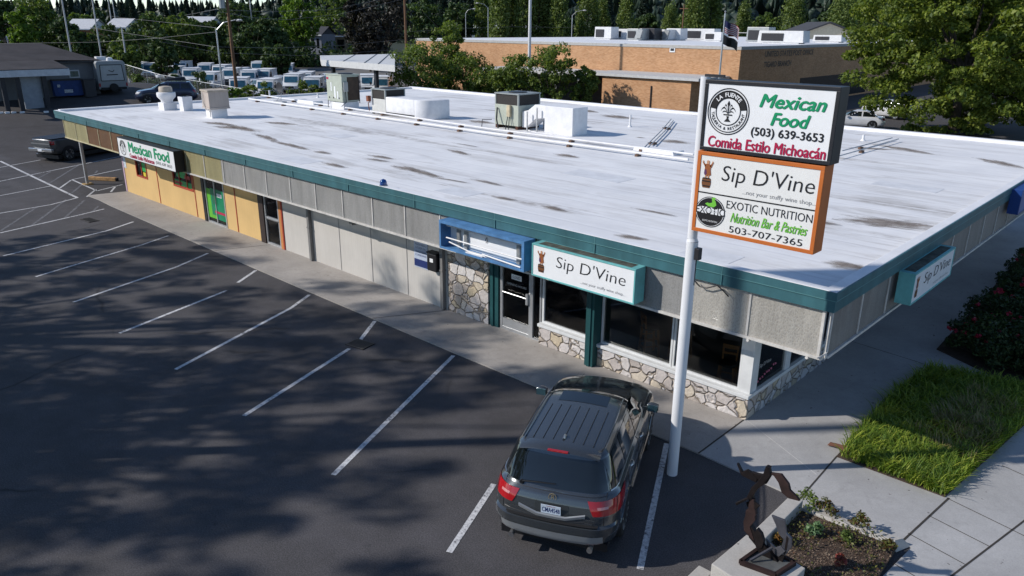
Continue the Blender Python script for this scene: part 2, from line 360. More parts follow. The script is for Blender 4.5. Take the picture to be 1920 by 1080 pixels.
def text(body, m, parent, cx, cz, w, h, y, shear=0, off=0, sp=1.0, name='lettering', tilt=0, bold=0):
    """flat lettering on a face in the parent's XZ plane, seen from -Y, fitted into w x h around (cx, cz)"""
    V, Fs = glyph(body, shear, off, sp); lo, hi = V.min(0), V.max(0)
    X = (V[:, 0]-(lo[0]+hi[0])/2)*w/(hi[0]-lo[0]); Z = (V[:, 1]-(lo[1]+hi[1])/2)*h/(hi[1]-lo[1])
    b = MB(); b.add(np.stack([cx+X, np.full(len(X), y), cz+Z+X*tilt], 1), Fs)
    if bold:
        for k, (dx, dz) in enumerate(((bold, 0), (-bold, 0), (0, bold*.6), (0, -bold*.6), (bold*.5, 0), (-bold*.5, 0))): b.add(np.stack([cx+X+dx, np.full(len(X), y-.0006*(k+1)), cz+Z+dz], 1), Fs)
    return b.build(name, m, parent, fix=False)
def arctext(body, m, parent, cx, cz, r, y, size, a0, a1, inward=False, off=.01):
    b = MB(); n = len(body)
    for i, ch in enumerate(body):
        if ch == ' ': continue
        V, Fs = glyph(ch, 0, off); t = math.radians(a0+(a1-a0)*i/(n-1)); lo, hi = V.min(0), V.max(0)
        x = (V[:, 0]-(lo[0]+hi[0])/2)*size; z = (V[:, 1]-.35)*size
        ux, uz = (math.sin(t), math.cos(t))
        if inward: ux, uz = -ux, -uz
        px, pz = cx+r*math.sin(t), cz+r*math.cos(t)
        b.add(np.stack([px+x*uz+z*ux, np.full(len(x), y), pz-x*ux+z*uz], 1), Fs)
    return b.build('lettering', m, parent, fix=False)
def disc(b, cx, cz, r0, r1, y, a0=0, a1=360, n=48, sx=1.):
    vs = []; fs = []
    for k in range(n+1):
        t = math.radians(a0+(a1-a0)*k/n)
        for r in (r0, r1): vs.append((cx+sx*r*math.sin(t), y, cz+r*math.cos(t)))
    for k in range(n): fs.append((2*k, 2*k+1, 2*k+3, 2*k+2))
    return b.add(vs, fs)
# ================================================================== GROUND
def ground():
    xs = np.unique(np.concatenate([np.linspace(-3000, -150, 12), np.arange(-150, 60, 3.), np.linspace(60, 1500, 8)]))
    ys = np.unique(np.concatenate([np.linspace(-1200, -60, 6), np.arange(-60, 150, 3.), np.linspace(150, 3500, 12)]))
    X, Y = np.meshgrid(xs, ys); Z = terrain(X, Y)
    b = MB(); b.grid(np.stack([X, Y, Z], -1)); o = b.build('ground', ASPH, smooth=60); tag(o, kind='structure')
ground()
RX0, RW, RH = -40.25, 23.75, 3.5       # roof outline
def poly_px(pts, z=0.): return [tuple(atz(px, py, z)[:2]) for px, py in pts]
# front walk and the paving at the street corner, one flush slab each
b = MB()
front = [(-34.6, -.88), (-33.3, -.84), (-31.5, -.92), (-24.75, -1.0), (-15.8, -1.08), (-8.6, -1.08), (-1.74, -1.0), (-1.74, .93), (-1.74, 1.2), (-34.25, 1.2), (-34.25, .8)]
b.prism(front, -.05, .03); tag(b.build('sidewalk', CONC2), kind='structure')
b = MB(); b.prism([(-1.732, -1.0), (.28, -1.1), (.28, -1.45), (2.14, -1.12), (2.02, -2.4), (2.0, -9), (14, -9), (14, 30), (-1.732, 30)], -.05, .03)
tag(b.build('plaza_pavement', CONC), kind='structure')
# expansion joints cut in the paving
b = MB()
def joint(p, q, wd=.022): 
    p, q = Vector((*p, 0)), Vector((*q, 0)); d = (q-p).normalized(); r = Vector((-d.y, d.x, 0))*wd/2
    b.add([(p-r)+Vector((0, 0, .034)), (q-r)+Vector((0, 0, .034)), (q+r)+Vector((0, 0, .034)), (p+r)+Vector((0, 0, .034))], [(0, 1, 2, 3)])
joint((-1.75, -1.02), (-1.75, .92), .03); joint((-12, -1.1), (-11.0, .78)); joint((-21.5, -1.05), (-20.8, .8)); joint((.3, -1.1), (.22, .77), .03)
joint((1.84, -2.4), (2.18, .75), .035); joint((2.63, -2.2), (3.3, 1.0), .03); joint((2.45, 5.0), (5.2, 4.2), .02); joint((3.3, 1.0), (4.4, 6.5), .03)
for (p, q) in (((2.15, .72), (3.15, .5)), ((2.08, -.05), (3.02, -.25)), ((1.98, -.8), (2.86, -1.)), ((3.15, .5), (6, -.2)), ((.2, 6.5), (-1.7, 6.7)), ((2.2, 6.2), (2.7, 9.)), ((2.6, 2.6), (4.6, 2.1)), ((1.9, -1.7), (2.7, -1.9))): joint(p, q, .018)
tag(b.build('pavement_joint', mat('joint_gap', (.045, .04, .035), .95)), kind='structure')
b = MB(); joint((-1.72, .86), (.2, -.15), .014); tag(b.build('pavement_seam', mat('pale_seam', (.55, .54, .52), .8)), kind='structure')
# far road behind, lighter old asphalt
b = MB(); b.prism([(-1.5, 32), (30, 32), (30, 42), (3, 48), (-4, 52), (-22, 49), (-26, 46)], -.05, .012); tag(b.build('side_street', mat('old_asphalt', (.15, .145, .14), .9, var=.2, scale=.6)), kind='structure')
b = MB(); b.prism([(-130, 54), (-84, 48), (-70, 62), (-70, 140), (-150, 120)], -.05, .012); tag(b.build('rear_lot', mat('old_asphalt', (.15, .145, .14), .9)), kind='structure')
# ------------------------------------------------------------------ parking bay markings
def stripe(b, pts, wd=.1, z=.006):
    P = [Vector((p[0], p[1], z)) for p in pts]; vs = []
    for i, p in enumerate(P):
        d = (P[min(i+1, len(P)-1)]-P[max(i-1, 0)]).normalized(); r = Vector((-d.y, d.x, 0))*wd/2; vs += [p-r, p+r]
    b.add(vs, [(2*i, 2*i+1, 2*i+3, 2*i+2) for i in range(len(P)-1)])
lines = [[(1200, 1068), (1250, 832)], [(842, 1036), (926, 908)], [(625, 891), (825, 692), (850, 667)], [(457, 780), (655, 654)], [(676, 637), (703, 602)], [(329, 693), (545, 578), (580, 553)],
         [(224, 625), (425, 545)], [(446, 530), (480, 507)], [(137, 567), (330, 501), (390, 475)], [(67, 519), (270, 458), (316, 442)], [(6, 480), (200, 433), (250, 416)], [(0, 437), (150, 403), (195, 392)]]
b = MB()
for l in lines: stripe(b, [p for p in poly_px(l)], .105)
stripe(b, poly_px([(0, 302), (145, 371)]), .13)
for l in ([(-30, 408), (0, 400), (95, 384), (145, 371)], [(-20, 371), (0, 367), (95, 349)], [(-20, 345), (0, 340), (228, 293)], [(-20, 318), (0, 314), (76, 300)], [(-30, 294), (0, 291), (54, 288)], [(135, 337), (228, 317)], [(135, 337), (182, 358)], [(182, 358), (230, 346)], [(112, 353), (133, 338)], [(163, 369), (180, 355)], [(208, 360), (217, 349)]):
    stripe(b, poly_px(l), .095)
tag(b.build('parking_lines', PAINTL), kind='structure')
b = MB()
for l in ([(0, 434), (70, 388)], [(58, 424), (125, 374)], [(120, 410), (158, 376)], [(175, 396), (185, 386)], [(135, 362), (155, 345)], [(92, 344), (150, 308)], [(178, 325), (183, 320)], [(72, 334), (95, 322)]): stripe(b, poly_px(l), .11, .0055)
tag(b.build('faded_lines', FADEL), kind='structure')
def drain(px, py, rz, label, sx, sy):
    p = atz(px, py); t = thing('drain_grate', label, 'drain', (p[0], p[1], 0), rz)
    b = MB(); b.box(-sx/2, sx/2, -sy/2, sy/2, .002, .014); b.build('pit', mat('drain_hole', (.006, .006, .006), .9), t)
    b = MB()
    for k in range(11): x = -sx/2+sx*(k+.5)/11; b.box(x-.014, x+.014, -sy/2+.02, sy/2-.02, .012, .026)
    b.box(-sx/2, sx/2, -sy/2, -sy/2+.03, .012, .027); b.box(-sx/2, sx/2, sy/2-.03, sy/2, .012, .027); b.build('bars', mat('cast_iron', (.10, .092, .085), .7, .5), t)
drain(168, 413, .1, 'far cast iron drain grate in the asphalt below the yellow wall', .85, .42)
drain(675, 646, .2, 'near cast iron drain grate interrupting the painted bay line', .62, .45)
# ================================================================== SHOP BUILDING
shop = thing('shop_building', 'long low shop building with white flat roof and teal fascia', 'building')
YW, YR, XS = .84, .94, -1.75
# roof deck and rim
b = MB(); b.box(RX0+.2, -.2, .2, RW-.2, 3.30, 3.42); b.build('roof', ROOFM, shop)
b = MB(); RIMM = mat('roof_rim_white', (.74, .74, .75), .55, var=.08, scale=1.5)
for x0, x1, y0, y1, zt in ((RX0, 0, 0, .2, 3.5), (RX0, 0, RW-.3, RW, 3.55), (RX0, RX0+.3, .2, RW-.3, 3.53), (-.22, 0, .2, RW-.3, 3.5)): b.box(x0, x1, y0, y1, 3.32, zt)
b.build('roof_rim', RIMM, shop, bevel=.012)
b = MB()
for x0, x1, y0, y1 in ((RX0, .03, -.03, -.002), (.002, .03, -.002, RW), (RX0-.03, RX0-.002, -.03, RW), (RX0, .03, RW+.002, RW+.03)): b.box(x0, x1, y0, y1, 3.335, 3.492)
for x0, x1, y0, y1 in ((RX0, .012, -.012, .0), (.0, .012, .0, RW), (RX0-.012, RX0, -.012, RW), (RX0, .012, RW, RW+.012)): b.box(x0, x1, y0, y1, 3.12, 3.33)
b.build('fascia', TEAL, shop)
b = MB()
x = RX0+1.5
while x < -1: b.box(x-.006, x+.006, -.035, -.012, 3.12, 3.49); x += 3.05
b.box(RX0, .03, -.0335, -.026, 3.333, 3.345); b.box(.026, .0335, 0, RW, 3.333, 3.345); b.build('fascia_joint', mat('pale_teal', (.10, .24, .25), .5), shop)
b = MB(); b.box(RX0+.1, -.1, .1, RW-.1, 3.1, 3.298); b.build('soffit', SOFFIT, shop)
# apron panels
GREYP = m_mesh('screen_panel_grey', (.36, .355, .345)); SIDEP = m_mesh('screen_panel_shaded', (.26, .245, .23)); BEIGEP = m_mesh('screen_panel_beige', (.50, .475, .43), .5, 75.); OLIVE = m_mesh('screen_panel_olive', (.36, .32, .17)); BROWN = m_mesh('screen_panel_brown', (.17, .085, .04))  # street side panels: grey screen darkened, their shade painted into the colour
BX = [-39.38, -37.7, -36.11, -34.63, -33.1, -31.6, -30.05, -28.5, -26.95, -25.4, -23.87, -22.36, -20.8, -19.3, -17.78, -16.3, -14.83, -13.34, -11.85, -10.38, -8.88, -7.4, -5.9, -4.42, -3.0, -1.57, -.16]
for i in range(len(BX)-1):
    m_, lb = GREYP, None
    if i < 2: m_, lb = OLIVE, 'olive screen panel'
    elif i < 5: m_, lb = BROWN, 'brown screen panel'
    elif i < 10: m_, lb = OLIVE, 'olive screen panel'
    elif i == 10: m_, lb = OLIVE, 'olive screen panel'
    elif i >= 24: m_, lb = BEIGEP, 'beige open weave screen panel'
    b = MB(); b.box(BX[i]+.02, BX[i+1]-.02, .08, .105, 2.225, 3.14); o = b.build('apron_panel', m_, shop)
    if lb: o['label'] = lb
    b = MB(); b.box(BX[i]-.02, BX[i]+.02, .06, .11, 2.225, 3.14); b.build('batten', TRIMW if i > 9 else mat('cream_trim', (.48, .43, .27), .6, var=.2), shop)
b = MB(); b.box(-22.5, -22.36, .074, .079, 2.24, 3.11); o = b.build('apron_patch', GREYP, shop)
b = MB(); b.box(-25.4, -.1, .035, .12, 2.17, 2.222); b.build('bottom_rail', TRIMW, shop); b = MB(); b.box(-39.42, -25.402, .035, .12, 2.17, 2.222); b.build('bottom_rail', mat('cream_trim', (.48, .43, .27)), shop)
b = MB(); b.box(-.2, -.15, .05, .12, 2.17, 3.12); b.box(-.11, -.07, .12, .2, 2.17, 3.12); b.tube([(-.06, .16, 3.1), (-.06, .16, 2.32), (-.09, .05, 2.26), (-.16, .0, 2.22)], .018, 6); b.build('corner_post', TRIMW, shop)
for x in (-1.5, -.35): b = MB(); b.tube([(x, .0, 2.16), (x, .09, 2.14)], .03, 6); b.build('rail_fitting', TRIMW, shop)
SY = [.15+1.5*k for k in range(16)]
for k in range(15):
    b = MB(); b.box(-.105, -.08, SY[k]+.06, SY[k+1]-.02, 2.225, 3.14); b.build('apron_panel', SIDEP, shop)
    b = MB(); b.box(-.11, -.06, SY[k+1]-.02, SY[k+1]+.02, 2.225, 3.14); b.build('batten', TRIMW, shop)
b = MB(); b.box(-.13, -.04, .2, 22.7, 2.17, 2.222); b.build('bottom_rail', TRIMW, shop)
b = MB(); b.box(-39.42, -39.39, .12, 20, 2.2, 3.14); b.build('apron_panel', OLIVE, shop)
# steel post of the open corner
b = MB(); b.box(-37.56, -37.44, .06, .18, 0, 2.17); b.build('corner_column', GALV, shop); b = MB(); b.box(-37.72, -37.28, -.08, .34, 0, .05); b.build('column_foot', mat('ochre_paint', (.34, .22, .08), .8, var=.4), shop)
# --- walls
YELL = m_boards('yellow_wall', (.62, .415, .175), .2, .08, streak=.1, groove=.25); GRYW = m_boards('grey_board_wall', (.51, .485, .45), .1, .07, streak=.15)
REDT = mat('red_trim', (.36, .05, .02), .6, var=.2); LILAC = mat('lilac_trim', (.45, .32, .40), .7)
def wall(x0, x1, m_, y=YW, z0=.03, z1=3.1, name='wall', t=.15):
    b = MB(); b.box(x0, x1, y, y+t, z0, z1); return b.build(name, m_, shop)
def opening(x0, x1, z0, z1, fr, fm, y=YW, bars=(), hb=(), fz=.06, name='window', pane=None):
    """framed glazing set in a gap of the wall"""
    b = MB(); b.box(x0, x0+fr, y-.02, y+fz, z0, z1); b.box(x1-fr, x1, y-.02, y+fz, z0, z1); b.box(x0+fr, x1-fr, y-.02, y+fz, z1-fr, z1); b.box(x0+fr, x1-fr, y-.02, y+fz, z0, z0+fr)
    for q in bars: b.box(q-.025, q+.025, y-.015, y+fz, z0+fr, z1-fr)
    for q in hb: b.box(x0+fr, x1-fr, y-.012, y+fz, q-.04, q+.04)
    f = b.build(name, fm, shop)
    b = MB(); b.box(x0+fr, x1-fr, y+.025, y+.033, z0+fr, z1-fr); b.build('pane', pane or GLASS, f); return f
wall(-34.2, -32.75, YELL); wall(-32.75, -31.5, YELL, z1=.98); wall(-32.75, -31.5, YELL, z0=2.2); wall(-31.5, -28.75, YELL); wall(-28.75, -26.85, YELL, z1=1.1); wall(-28.75, -26.85, YELL, z0=2.2); wall(-26.85, -25.8, YELL); wall(-24.1, -21.34, YELL)
wall(-25.8, -24.1, YELL, z0=2.35); wall(-21.34, -20.02, GRYW, z0=2.3)
b = MB(); b.box(-34.34, -34.2, YW-.02, YW+.15, .03, 3.1); b.build('corner_trim', LILAC, shop)
b = MB(); b.box(-34.18, -33.9, YW-.012, YW, 1.2, 2.2); b.build('notice', mat('pale_notice', (.55, .6, .66), .6, var=.3, scale=9), shop)
for x in (-30.42, -26.75, -23.25): b = MB(); b.box(x-.03, x+.03, YW-.015, YW, .05, 3.1); b.build('seam_strip', REDT, shop)
b = MB(); b.box(-20.02, -19.86, YW-.03, YW+.12, .03, 3.1); b.build('orange_jamb', mat('orange_trim', (.50, .20, .06), .6), shop); b = MB(); b.box(-19.86, -19.78, YW-.035, YW+.1, .03, 3.1); b.build('seam_strip', REDT, shop)
w1 = opening(-32.75, -31.5, .98, 2.2, .07, REDT, bars=(-32.1,)); w2 = opening(-28.75, -26.85, 1.1, 2.2, .08, REDT, bars=(-28.1, -27.4))
GRFILM = mat('green_film', (.02, .30, .07), .45, var=.25, scale=2); YLFILM = mat('yellow_lettering', (.62, .5, .04), .5); DGRF = mat('dark_green_film', (.0, .20, .09), .4); LGRF = mat('light_green_film', (.11, .42, .03), .45)
for wn, x0, x1, z0, z1 in ((w1, -32.05, -31.6, 1.3, 2.0), (w2, -28.65, -26.95, 1.2, 1.42), (w2, -28.4, -27.5, 1.55, 1.9)):
    b = MB(); b.box(x0, x1, YW+.012, YW+.02, z0, z1); b.build('window_film', GRFILM, wn)
b = MB(); b.box(-28.6, -27.9, YW+.006, YW+.011, 1.25, 1.36); b.box(-27.6, -27.1, YW+.006, YW+.011, 1.55, 1.7); b.build('window_poster', mat('poster_red', (.4, .05, .05), .6, var=.6, scale=8), w2)
b = MB(); b.box(-31.98, -31.7, YW+.006, YW+.011, 1.08, 1.26); b.build('window_poster', YLFILM, w1)
# first double door (green film), dark jambs
b = MB(); b.box(-26.0, -25.78, YW-.05, YW+.2, .03, 2.5); b.build('door_jamb', BLACK, shop)
d1 = opening(-25.76, -24.12, .03, 2.35, .07, ALU, bars=(-24.95,), name='door')
b = MB(); b.box(-25.69, -25.0, YW+.012, YW+.02, .25, 1.45); o = b.build('window_film', LGRF, d1); b = MB(); b.box(-25.35, -25.0, YW+.006, YW+.011, .4, 1.5); b.box(-24.9, -24.2, YW+.012, YW+.02, .25, 1.5); b.build('window_film', DGRF, d1)
b = MB(); b.box(-25.1, -24.2, YW+.002, YW+.0055, .5, .6); b.build('window_stripe', CRIM, d1); b = MB(); b.box(-24.8, -24.4, YW+.002, YW+.0055, 1.2, 1.35); b.build('window_sticker', SIGNW, d1)
b = MB(); b.tube([(-25.02, YW-.06, .9), (-25.02, YW-.06, 1.3)], .015, 6); b.tube([(-24.88, YW-.06, .9), (-24.88, YW-.06, 1.3)], .015, 6); b.build('door_handle', CHROME, d1)
# second door with dark jamb
b = MB(); b.box(-21.4, -21.06, YW-.06, YW+.2, .03, 2.5); b.build('door_jamb', mat('brown_black', (.03, .018, .014), .6), shop)
d2 = opening(-21.04, -20.03, .03, 2.3, .075, ALU, hb=(1.05,), name='door'); b = MB(); b.box(-20.95, -20.1, YW-.05, YW-.035, 1.0, 1.04); b.build('door_handle', CHROME, d2)
# grey board wall with seams, downspouts
wall(-19.78, -11.0, GRYW)
for x in (-18.05, -16.28, -14.55, -12.79): b = MB(); b.box(x-.012, x+.012, YW-.012, YW, .05, 3.1); b.build('seam_strip', mat('seam_grey', (.30, .29, .28), .8), shop)
for x in (-17.95, -11.12): 
    b = MB(); b.box(x-.06, x+.06, YW-.13, YW-.02, .05, 3.0); b.box(x-.07, x+.07, YW-.15, YW-.001, 1.2, 1.24); b.build('downspout', mat('downspout_grey', (.20, .195, .19), .6, .2), shop)
b = MB(); b.box(-14.75, -14.6, .2, YW-.001, 2.0, 2.17); b.bar((-18.3, .2, 2.15), (-18.0, YW, 1.9), .06); b.build('bracket', mat('downspout_grey', (.2, .2, .2)), shop)
# stone pier, teal column, entrance
b = MB(); b.box(-11.0, -9.36, YR-.1, YR+.25, .03, 3.1); b.build('stone_pier', STONE, shop, bevel=.015)
TEALC = mat('teal_column', (.012, .07, .075), .5, var=.15)
b = MB(); b.box(-9.34, -9.02, YR-.06, YR+.2, .03, 3.1); b.box(-9.26, -9.18, YR-.1, YR-.06, .03, 3.1); b.build('column', TEALC, shop)
d3 = opening(-8.98, -7.86, .03, 2.25, .085, ALU, YR, name='door')
b = MB(); b.box(-8.895, -7.945, YR-.012, YR+.02, .115, .36); b.build('kick_plate', ALU, d3)
b = MB(); b.tube([(-8.85, YR-.06, 1.12), (-8.0, YR-.06, 1.12)], .013, 6); b.box(-8.02, -7.95, YR-.07, YR-.02, .95, 1.25); b.build('door_handle', ALU, d3)
text('CLOSED', INK, d3, -8.42, 1.58, .28, .07, YR+.008); b = MB(); b.box(-8.6, -8.24, YR+.012, YR+.018, 1.51, 1.65); b.build('window_sticker', SIGNW, d3)
GREYINK = mat('pale_decal', (.45, .45, .45), .6)
text('OPENING HOURS', GREYINK, d3, -8.42, 1.36, .7, .06, YR+.015); text('wine shop', GREYINK, d3, -8.45, 1.82, .4, .09, YR+.015)
opening(-7.86, -7.52, .03, 2.25, .05, ALU, YR)
b = MB(); b.box(-9.02, -7.5, YR-.02, YR+.15, 2.25, 3.1); b.build('transom', TRIMW, shop)
WINW = mat('white_window_frame', (.62, .63, .63), .5, var=.1)
def stone_base(x0, x1, y0, y1, name='stone_base'):
    b = MB(); b.box(x0, x1, y0, y1, .03, .52); b.build(name, STONE, shop, bevel=.012)
stone_base(-7.5, -5.86, YR-.12, YR+.2); stone_base(-5.62, XS+.04, YR-.12, YR+.2); stone_base(XS-.2, XS+.038, YR+.2, 8)
b = MB(); b.box(-7.52, -5.84, YR-.16, YR+.1, .52, .6); b.box(-5.63, XS+.06, YR-.16, YR+.1, .52, .6); b.box(XS-.1, XS+.06, YR+.1, 8, .52, .6); b.build('sill', WINW, shop, bevel=.01)
opening(-7.48, -5.88, .6, 2.6, .055, WINW, YR); 
b = MB(); b.box(-5.86, -5.62, YR-.3, YR+.15, .03, 3.1); b.box(-5.78, -5.70, YR-.33, YR-.3, .03, 3.1); b.build('column', mat('teal_post', (.010, .062, .066), .5, var=.15), shop)
opening(-5.6, -3.64, .6, 2.6, .045, WINW, YR); opening(-3.62, -1.98, .6, 2.6, .045, WINW, YR)
b = MB(); b.box(-1.97, XS+.02, YR-.04, YR+.2, .6, 3.1); b.build('corner_pier', WINW, shop)
b = MB(); b.box(-7.5, -5.88, YR-.02, YR+.15, 2.6, 3.1); b.box(-5.6, -1.97, YR-.02, YR+.15, 2.6, 3.1); b.build('header', TRIMW, shop)
# side glazing along the street side
for k, (y0, y1) in enumerate(((YR+.2, 2.6), (2.75, 4.4), (4.55, 6.2), (6.35, 8))):
    b = MB(); b.box(XS-.06, XS+.02, y0, y0+.06, .6, 2.6); b.box(XS-.06, XS+.02, y1-.06, y1, .6, 2.6); b.box(XS-.06, XS+.02, y0+.06, y1-.06, 2.5, 2.6); f = b.build('window', WINW, shop)
    b = MB(); b.box(XS-.03, XS-.022, y0+.06, y1-.06, .6, 2.5); b.build('pane', GLASS, f)
    if k: b = MB(); b.box(XS-.1, XS+.03, y0-.15, y0, .6, 3.1); b.build('window_pier', WINW, shop)
    if k == 0:
        b = MB(); rr = random.Random(3)
        for q in range(9): b.lathe([(.001, -.02), (.03, 0), (.001, .02)], 6, (XS-.012, 1.3+q*.1, .75+.02*q+rr.uniform(-.02, .03)), 'x')
        b.build('window_decal', mat('pink_decal', (.45, .12, .2), .6), f)
        V, Fs = glyph('Sip D\u2019Vine'); lo, hi = V.min(0), V.max(0); q = MB(); q.add([(XS-.012, 1.3+(p[0]-lo[0])*.13, 1.05+p[1]*.12) for p in V], Fs); q.build('window_lettering', GREYINK, f, fix=False)
b = MB(); b.box(XS-.15, XS, 8, RW-.9, .03, 3.1); b.box(XS-.15, XS, YR+.2, 8, 2.6, 3.1); b.build('side_wall', GRYW, shop)
b = MB(); b.box(-34.3, XS-.2, RW-1.0, RW-.85, .03, 3.1); b.build('back_wall', GRYW, shop); b = MB(); b.box(-34.34, -34.22, YW+.15, RW-1, .03, 3.1); b.build('end_wall', YELL, shop)
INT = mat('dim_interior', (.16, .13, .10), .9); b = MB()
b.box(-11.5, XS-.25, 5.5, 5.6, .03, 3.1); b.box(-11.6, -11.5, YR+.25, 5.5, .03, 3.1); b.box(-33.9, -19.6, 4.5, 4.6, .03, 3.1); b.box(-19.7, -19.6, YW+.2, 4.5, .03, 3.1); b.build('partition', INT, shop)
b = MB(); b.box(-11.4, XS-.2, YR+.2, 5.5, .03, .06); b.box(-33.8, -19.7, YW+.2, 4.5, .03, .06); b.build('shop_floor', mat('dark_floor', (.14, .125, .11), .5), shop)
# hanging cable under the fascia near the pole
b = MB(); pts = [aty(px, py, -.02) for px, py in ((1303, 527), (1312, 537), (1325, 540), (1338, 537), (1345, 535), (1358, 547), (1366, 556))]; b.tube(pts, .014, 5); b.build('cable', INK, shop)
# ------------------------------------------------------------------ things by the wall
t = thing('mailbox', 'black mailbox hung on grey wall left of stone pier', 'mailbox', (-11.42, YW, 1.15)); b = MB()
b.box(-.2, .2, -.22, -.001, 0, .52); b.build('box', BLACK, t, bevel=.03); b = MB(); b.box(-.21, .21, -.24, -.001, .522, .56); b.build('lid', BLACK, t, bevel=.01); b = MB(); b.box(-.07, .07, -.226, -.2205, .27, .38); b.build('label_plate', SIGNW, t)
t = thing('notice_poster', 'blue and white parking notice poster on grey wall beside mailbox', 'poster', (-12.12, YW, 1.05)); b = MB(); b.box(-.3, .3, -.02, -.001, 0, .95); b.build('sheet', mat('notice_sheet', (.42, .48, .60), .6, var=.12), t)
NAVY = mat('navy_ink', (.01, .025, .13), .6)
for k, (s_, z_) in enumerate((('NOTICE', .83), ('PRIVATE PARKING', .70), ('CUSTOMERS ONLY', .60), ('VEHICLES TOWED', .48), ('AT OWNER EXPENSE', .38))): text(s_, NAVY, t, 0, z_, .5, .1 if k == 0 else .06, -.0215)
b = MB(); b.box(-.3, .3, -.023, -.0205, .03, .25); b.build('footer', NAVY, t)
def stool(x, y, rz, label):
    t = thing('bar_stool', label, 'stool', (x, y, .06), rz, 'wooden stools behind the windows'); wd = mat('stool_wood', (.40, .16, .045), .5, var=.25)
    b = MB(); b.lathe([(.001, .70), (.19, .70), (.2, .72), (.19, .76), (.001, .765)], 20); b.build('seat', BLACK, t, smooth=40)
    for i in (-1, 1):
        for j in (-1, 1): b = MB(); b.bar((i*.2, j*.2, 0), (i*.15, j*.15, .7), .045); b.build('leg', wd, t)
    b = MB()
    for z in (.22, .42):
        for i in (-1, 1): b.bar((-.18, i*.18, z), (.18, i*.18, z), .03); b.bar((i*.18, -.18, z+.06), (i*.18, .18, z+.06), .03)
    b.build('rung', wd, t)
    b = MB(); b.bar((-.15, .16, .75), (-.16, .2, 1.1), .035); b.bar((.15, .16, .75), (.16, .2, 1.1), .035); b.bar((-.16, .2, 1.05), (.16, .2, 1.05), .03, .09); b.bar((-.16, .19, .9), (.16, .19, .9), .03, .05); b.build('backrest', wd, t)
stool(-2.62, 1.6, .3, 'wooden bar stool behind the last window before the corner'); stool(-5.05, 2.2, 2.5, 'wooden bar stool behind window right of teal post'); stool(-4.4, 2.6, 1.5, 'dim wooden bar stool deeper inside, near window mullion')
t = thing('counter_table', 'low table with white papers behind window beside entrance door', 'table', (-6.9, 1.75, .06)); b = MB(); b.box(-.5, .5, -.3, .3, .68, .72); b.build('tabletop', DARK, t)
for i in (-1, 1):
    for j in (-1, 1): b = MB(); b.box(i*.44-.03, i*.44+.03, j*.25-.03, j*.25+.03, 0, .68); b.build('leg', DARK, t)
o = MB(); o.box(-7.2, -6.75, 1.5, 1.75, .785, .83); o.box(-6.6, -6.4, 1.55, 1.8, .785, .80); tag(o.build('paper_stack', SIGNW), 'white papers lying on the table inside the window', 'papers')
t = thing('wheel_stop', 'weathered wooden wheel stop lying beside the steel post', 'wheel stop', (0, 0, 0)); p, q = atz(166, 337), atz(219, 339.5); b = MB(); b.bar((p[0], p[1], .09), (q[0], q[1], .09), .2, .17); b.build('timber', mat('ochre_timber', (.42, .24, .10), .85, var=.45, scale=5), t, bevel=.02); b = MB(); d = (Vector(q)-Vector(p)).normalized(); b.bar(Vector((q[0], q[1], .09))+d*.005, Vector((q[0], q[1], .09))+d*.06, .16, .14); b.build('end_cap', BLACK, t)
# ================================================================== SIGNS
def logo_fountain(t, cx, cz, R_, y, k=1.0, m_ink=INK, words=True):
    b = MB(); disc(b, cx, cz, R_*.955, R_, y); disc(b, cx, cz, R_*.86, R_*.90, y); disc(b, cx, cz, R_*.56, R_*.60, y)
    disc(b, cx, cz, R_*.58, R_*.88, y, -82, 82); b.build('emblem_ring', m_ink, t, fix=False)
    if words:
        arctext('LA FUENTE', SIGNW, t, cx, cz, R_*.725, y-.004, R_*.25, -46, 46, off=.02)
        arctext('TAQUERIA & RESTAURANT', m_ink, t, cx, cz, R_*.73, y, R_*.18, 262, 98, inward=True, off=.015)
    b = MB(); s = R_*.5
    def pl(pts): b.add([(cx+p[0]*s, y, cz+p[1]*s) for p in pts], [tuple(range(len(pts)))])
    pl([(-.12, -.38), (.12, -.38), (.07, -.55), (.1, -.62), (.32, -.86), (-.32, -.86), (-.1, -.62), (-.07, -.55)]); pl([(-.42, -.22), (.42, -.22), (.42, -.32), (-.42, -.32)])
    pl([(0, .95), (.14, .66), (.06, .5), (-.06, .5), (-.14, .66)]); pl([(-.05, .52), (.05, .52), (.04, -.2), (-.04, -.2)])
    for sg in (-1, 1):
        for (ex, ez, hh, wd) in ((.42, .22, .62, .10), (.72, .02, .46, .10), (.55, -.1, .18, .08)):
            N = 10; P = []
            for i in range(N+1):
                u = i/N; x = .06+(ex-.06)*u; z = -.15*(1-u)+ez*u+hh*4*u*(1-u)*.85; P.append((x, z, wd*(.4+.8*math.sin(PI*min(1, u*1.0)))))
            for i in range(N):
                (xa, za, wa), (xb, zb, wb) = P[i], P[i+1]; pl([(sg*xa, za-wa/2), (sg*xb, zb-wb/2), (sg*xb, zb+wb/2), (sg*xa, za+wa/2)])
    b.build('emblem', m_ink, t, fix=False)
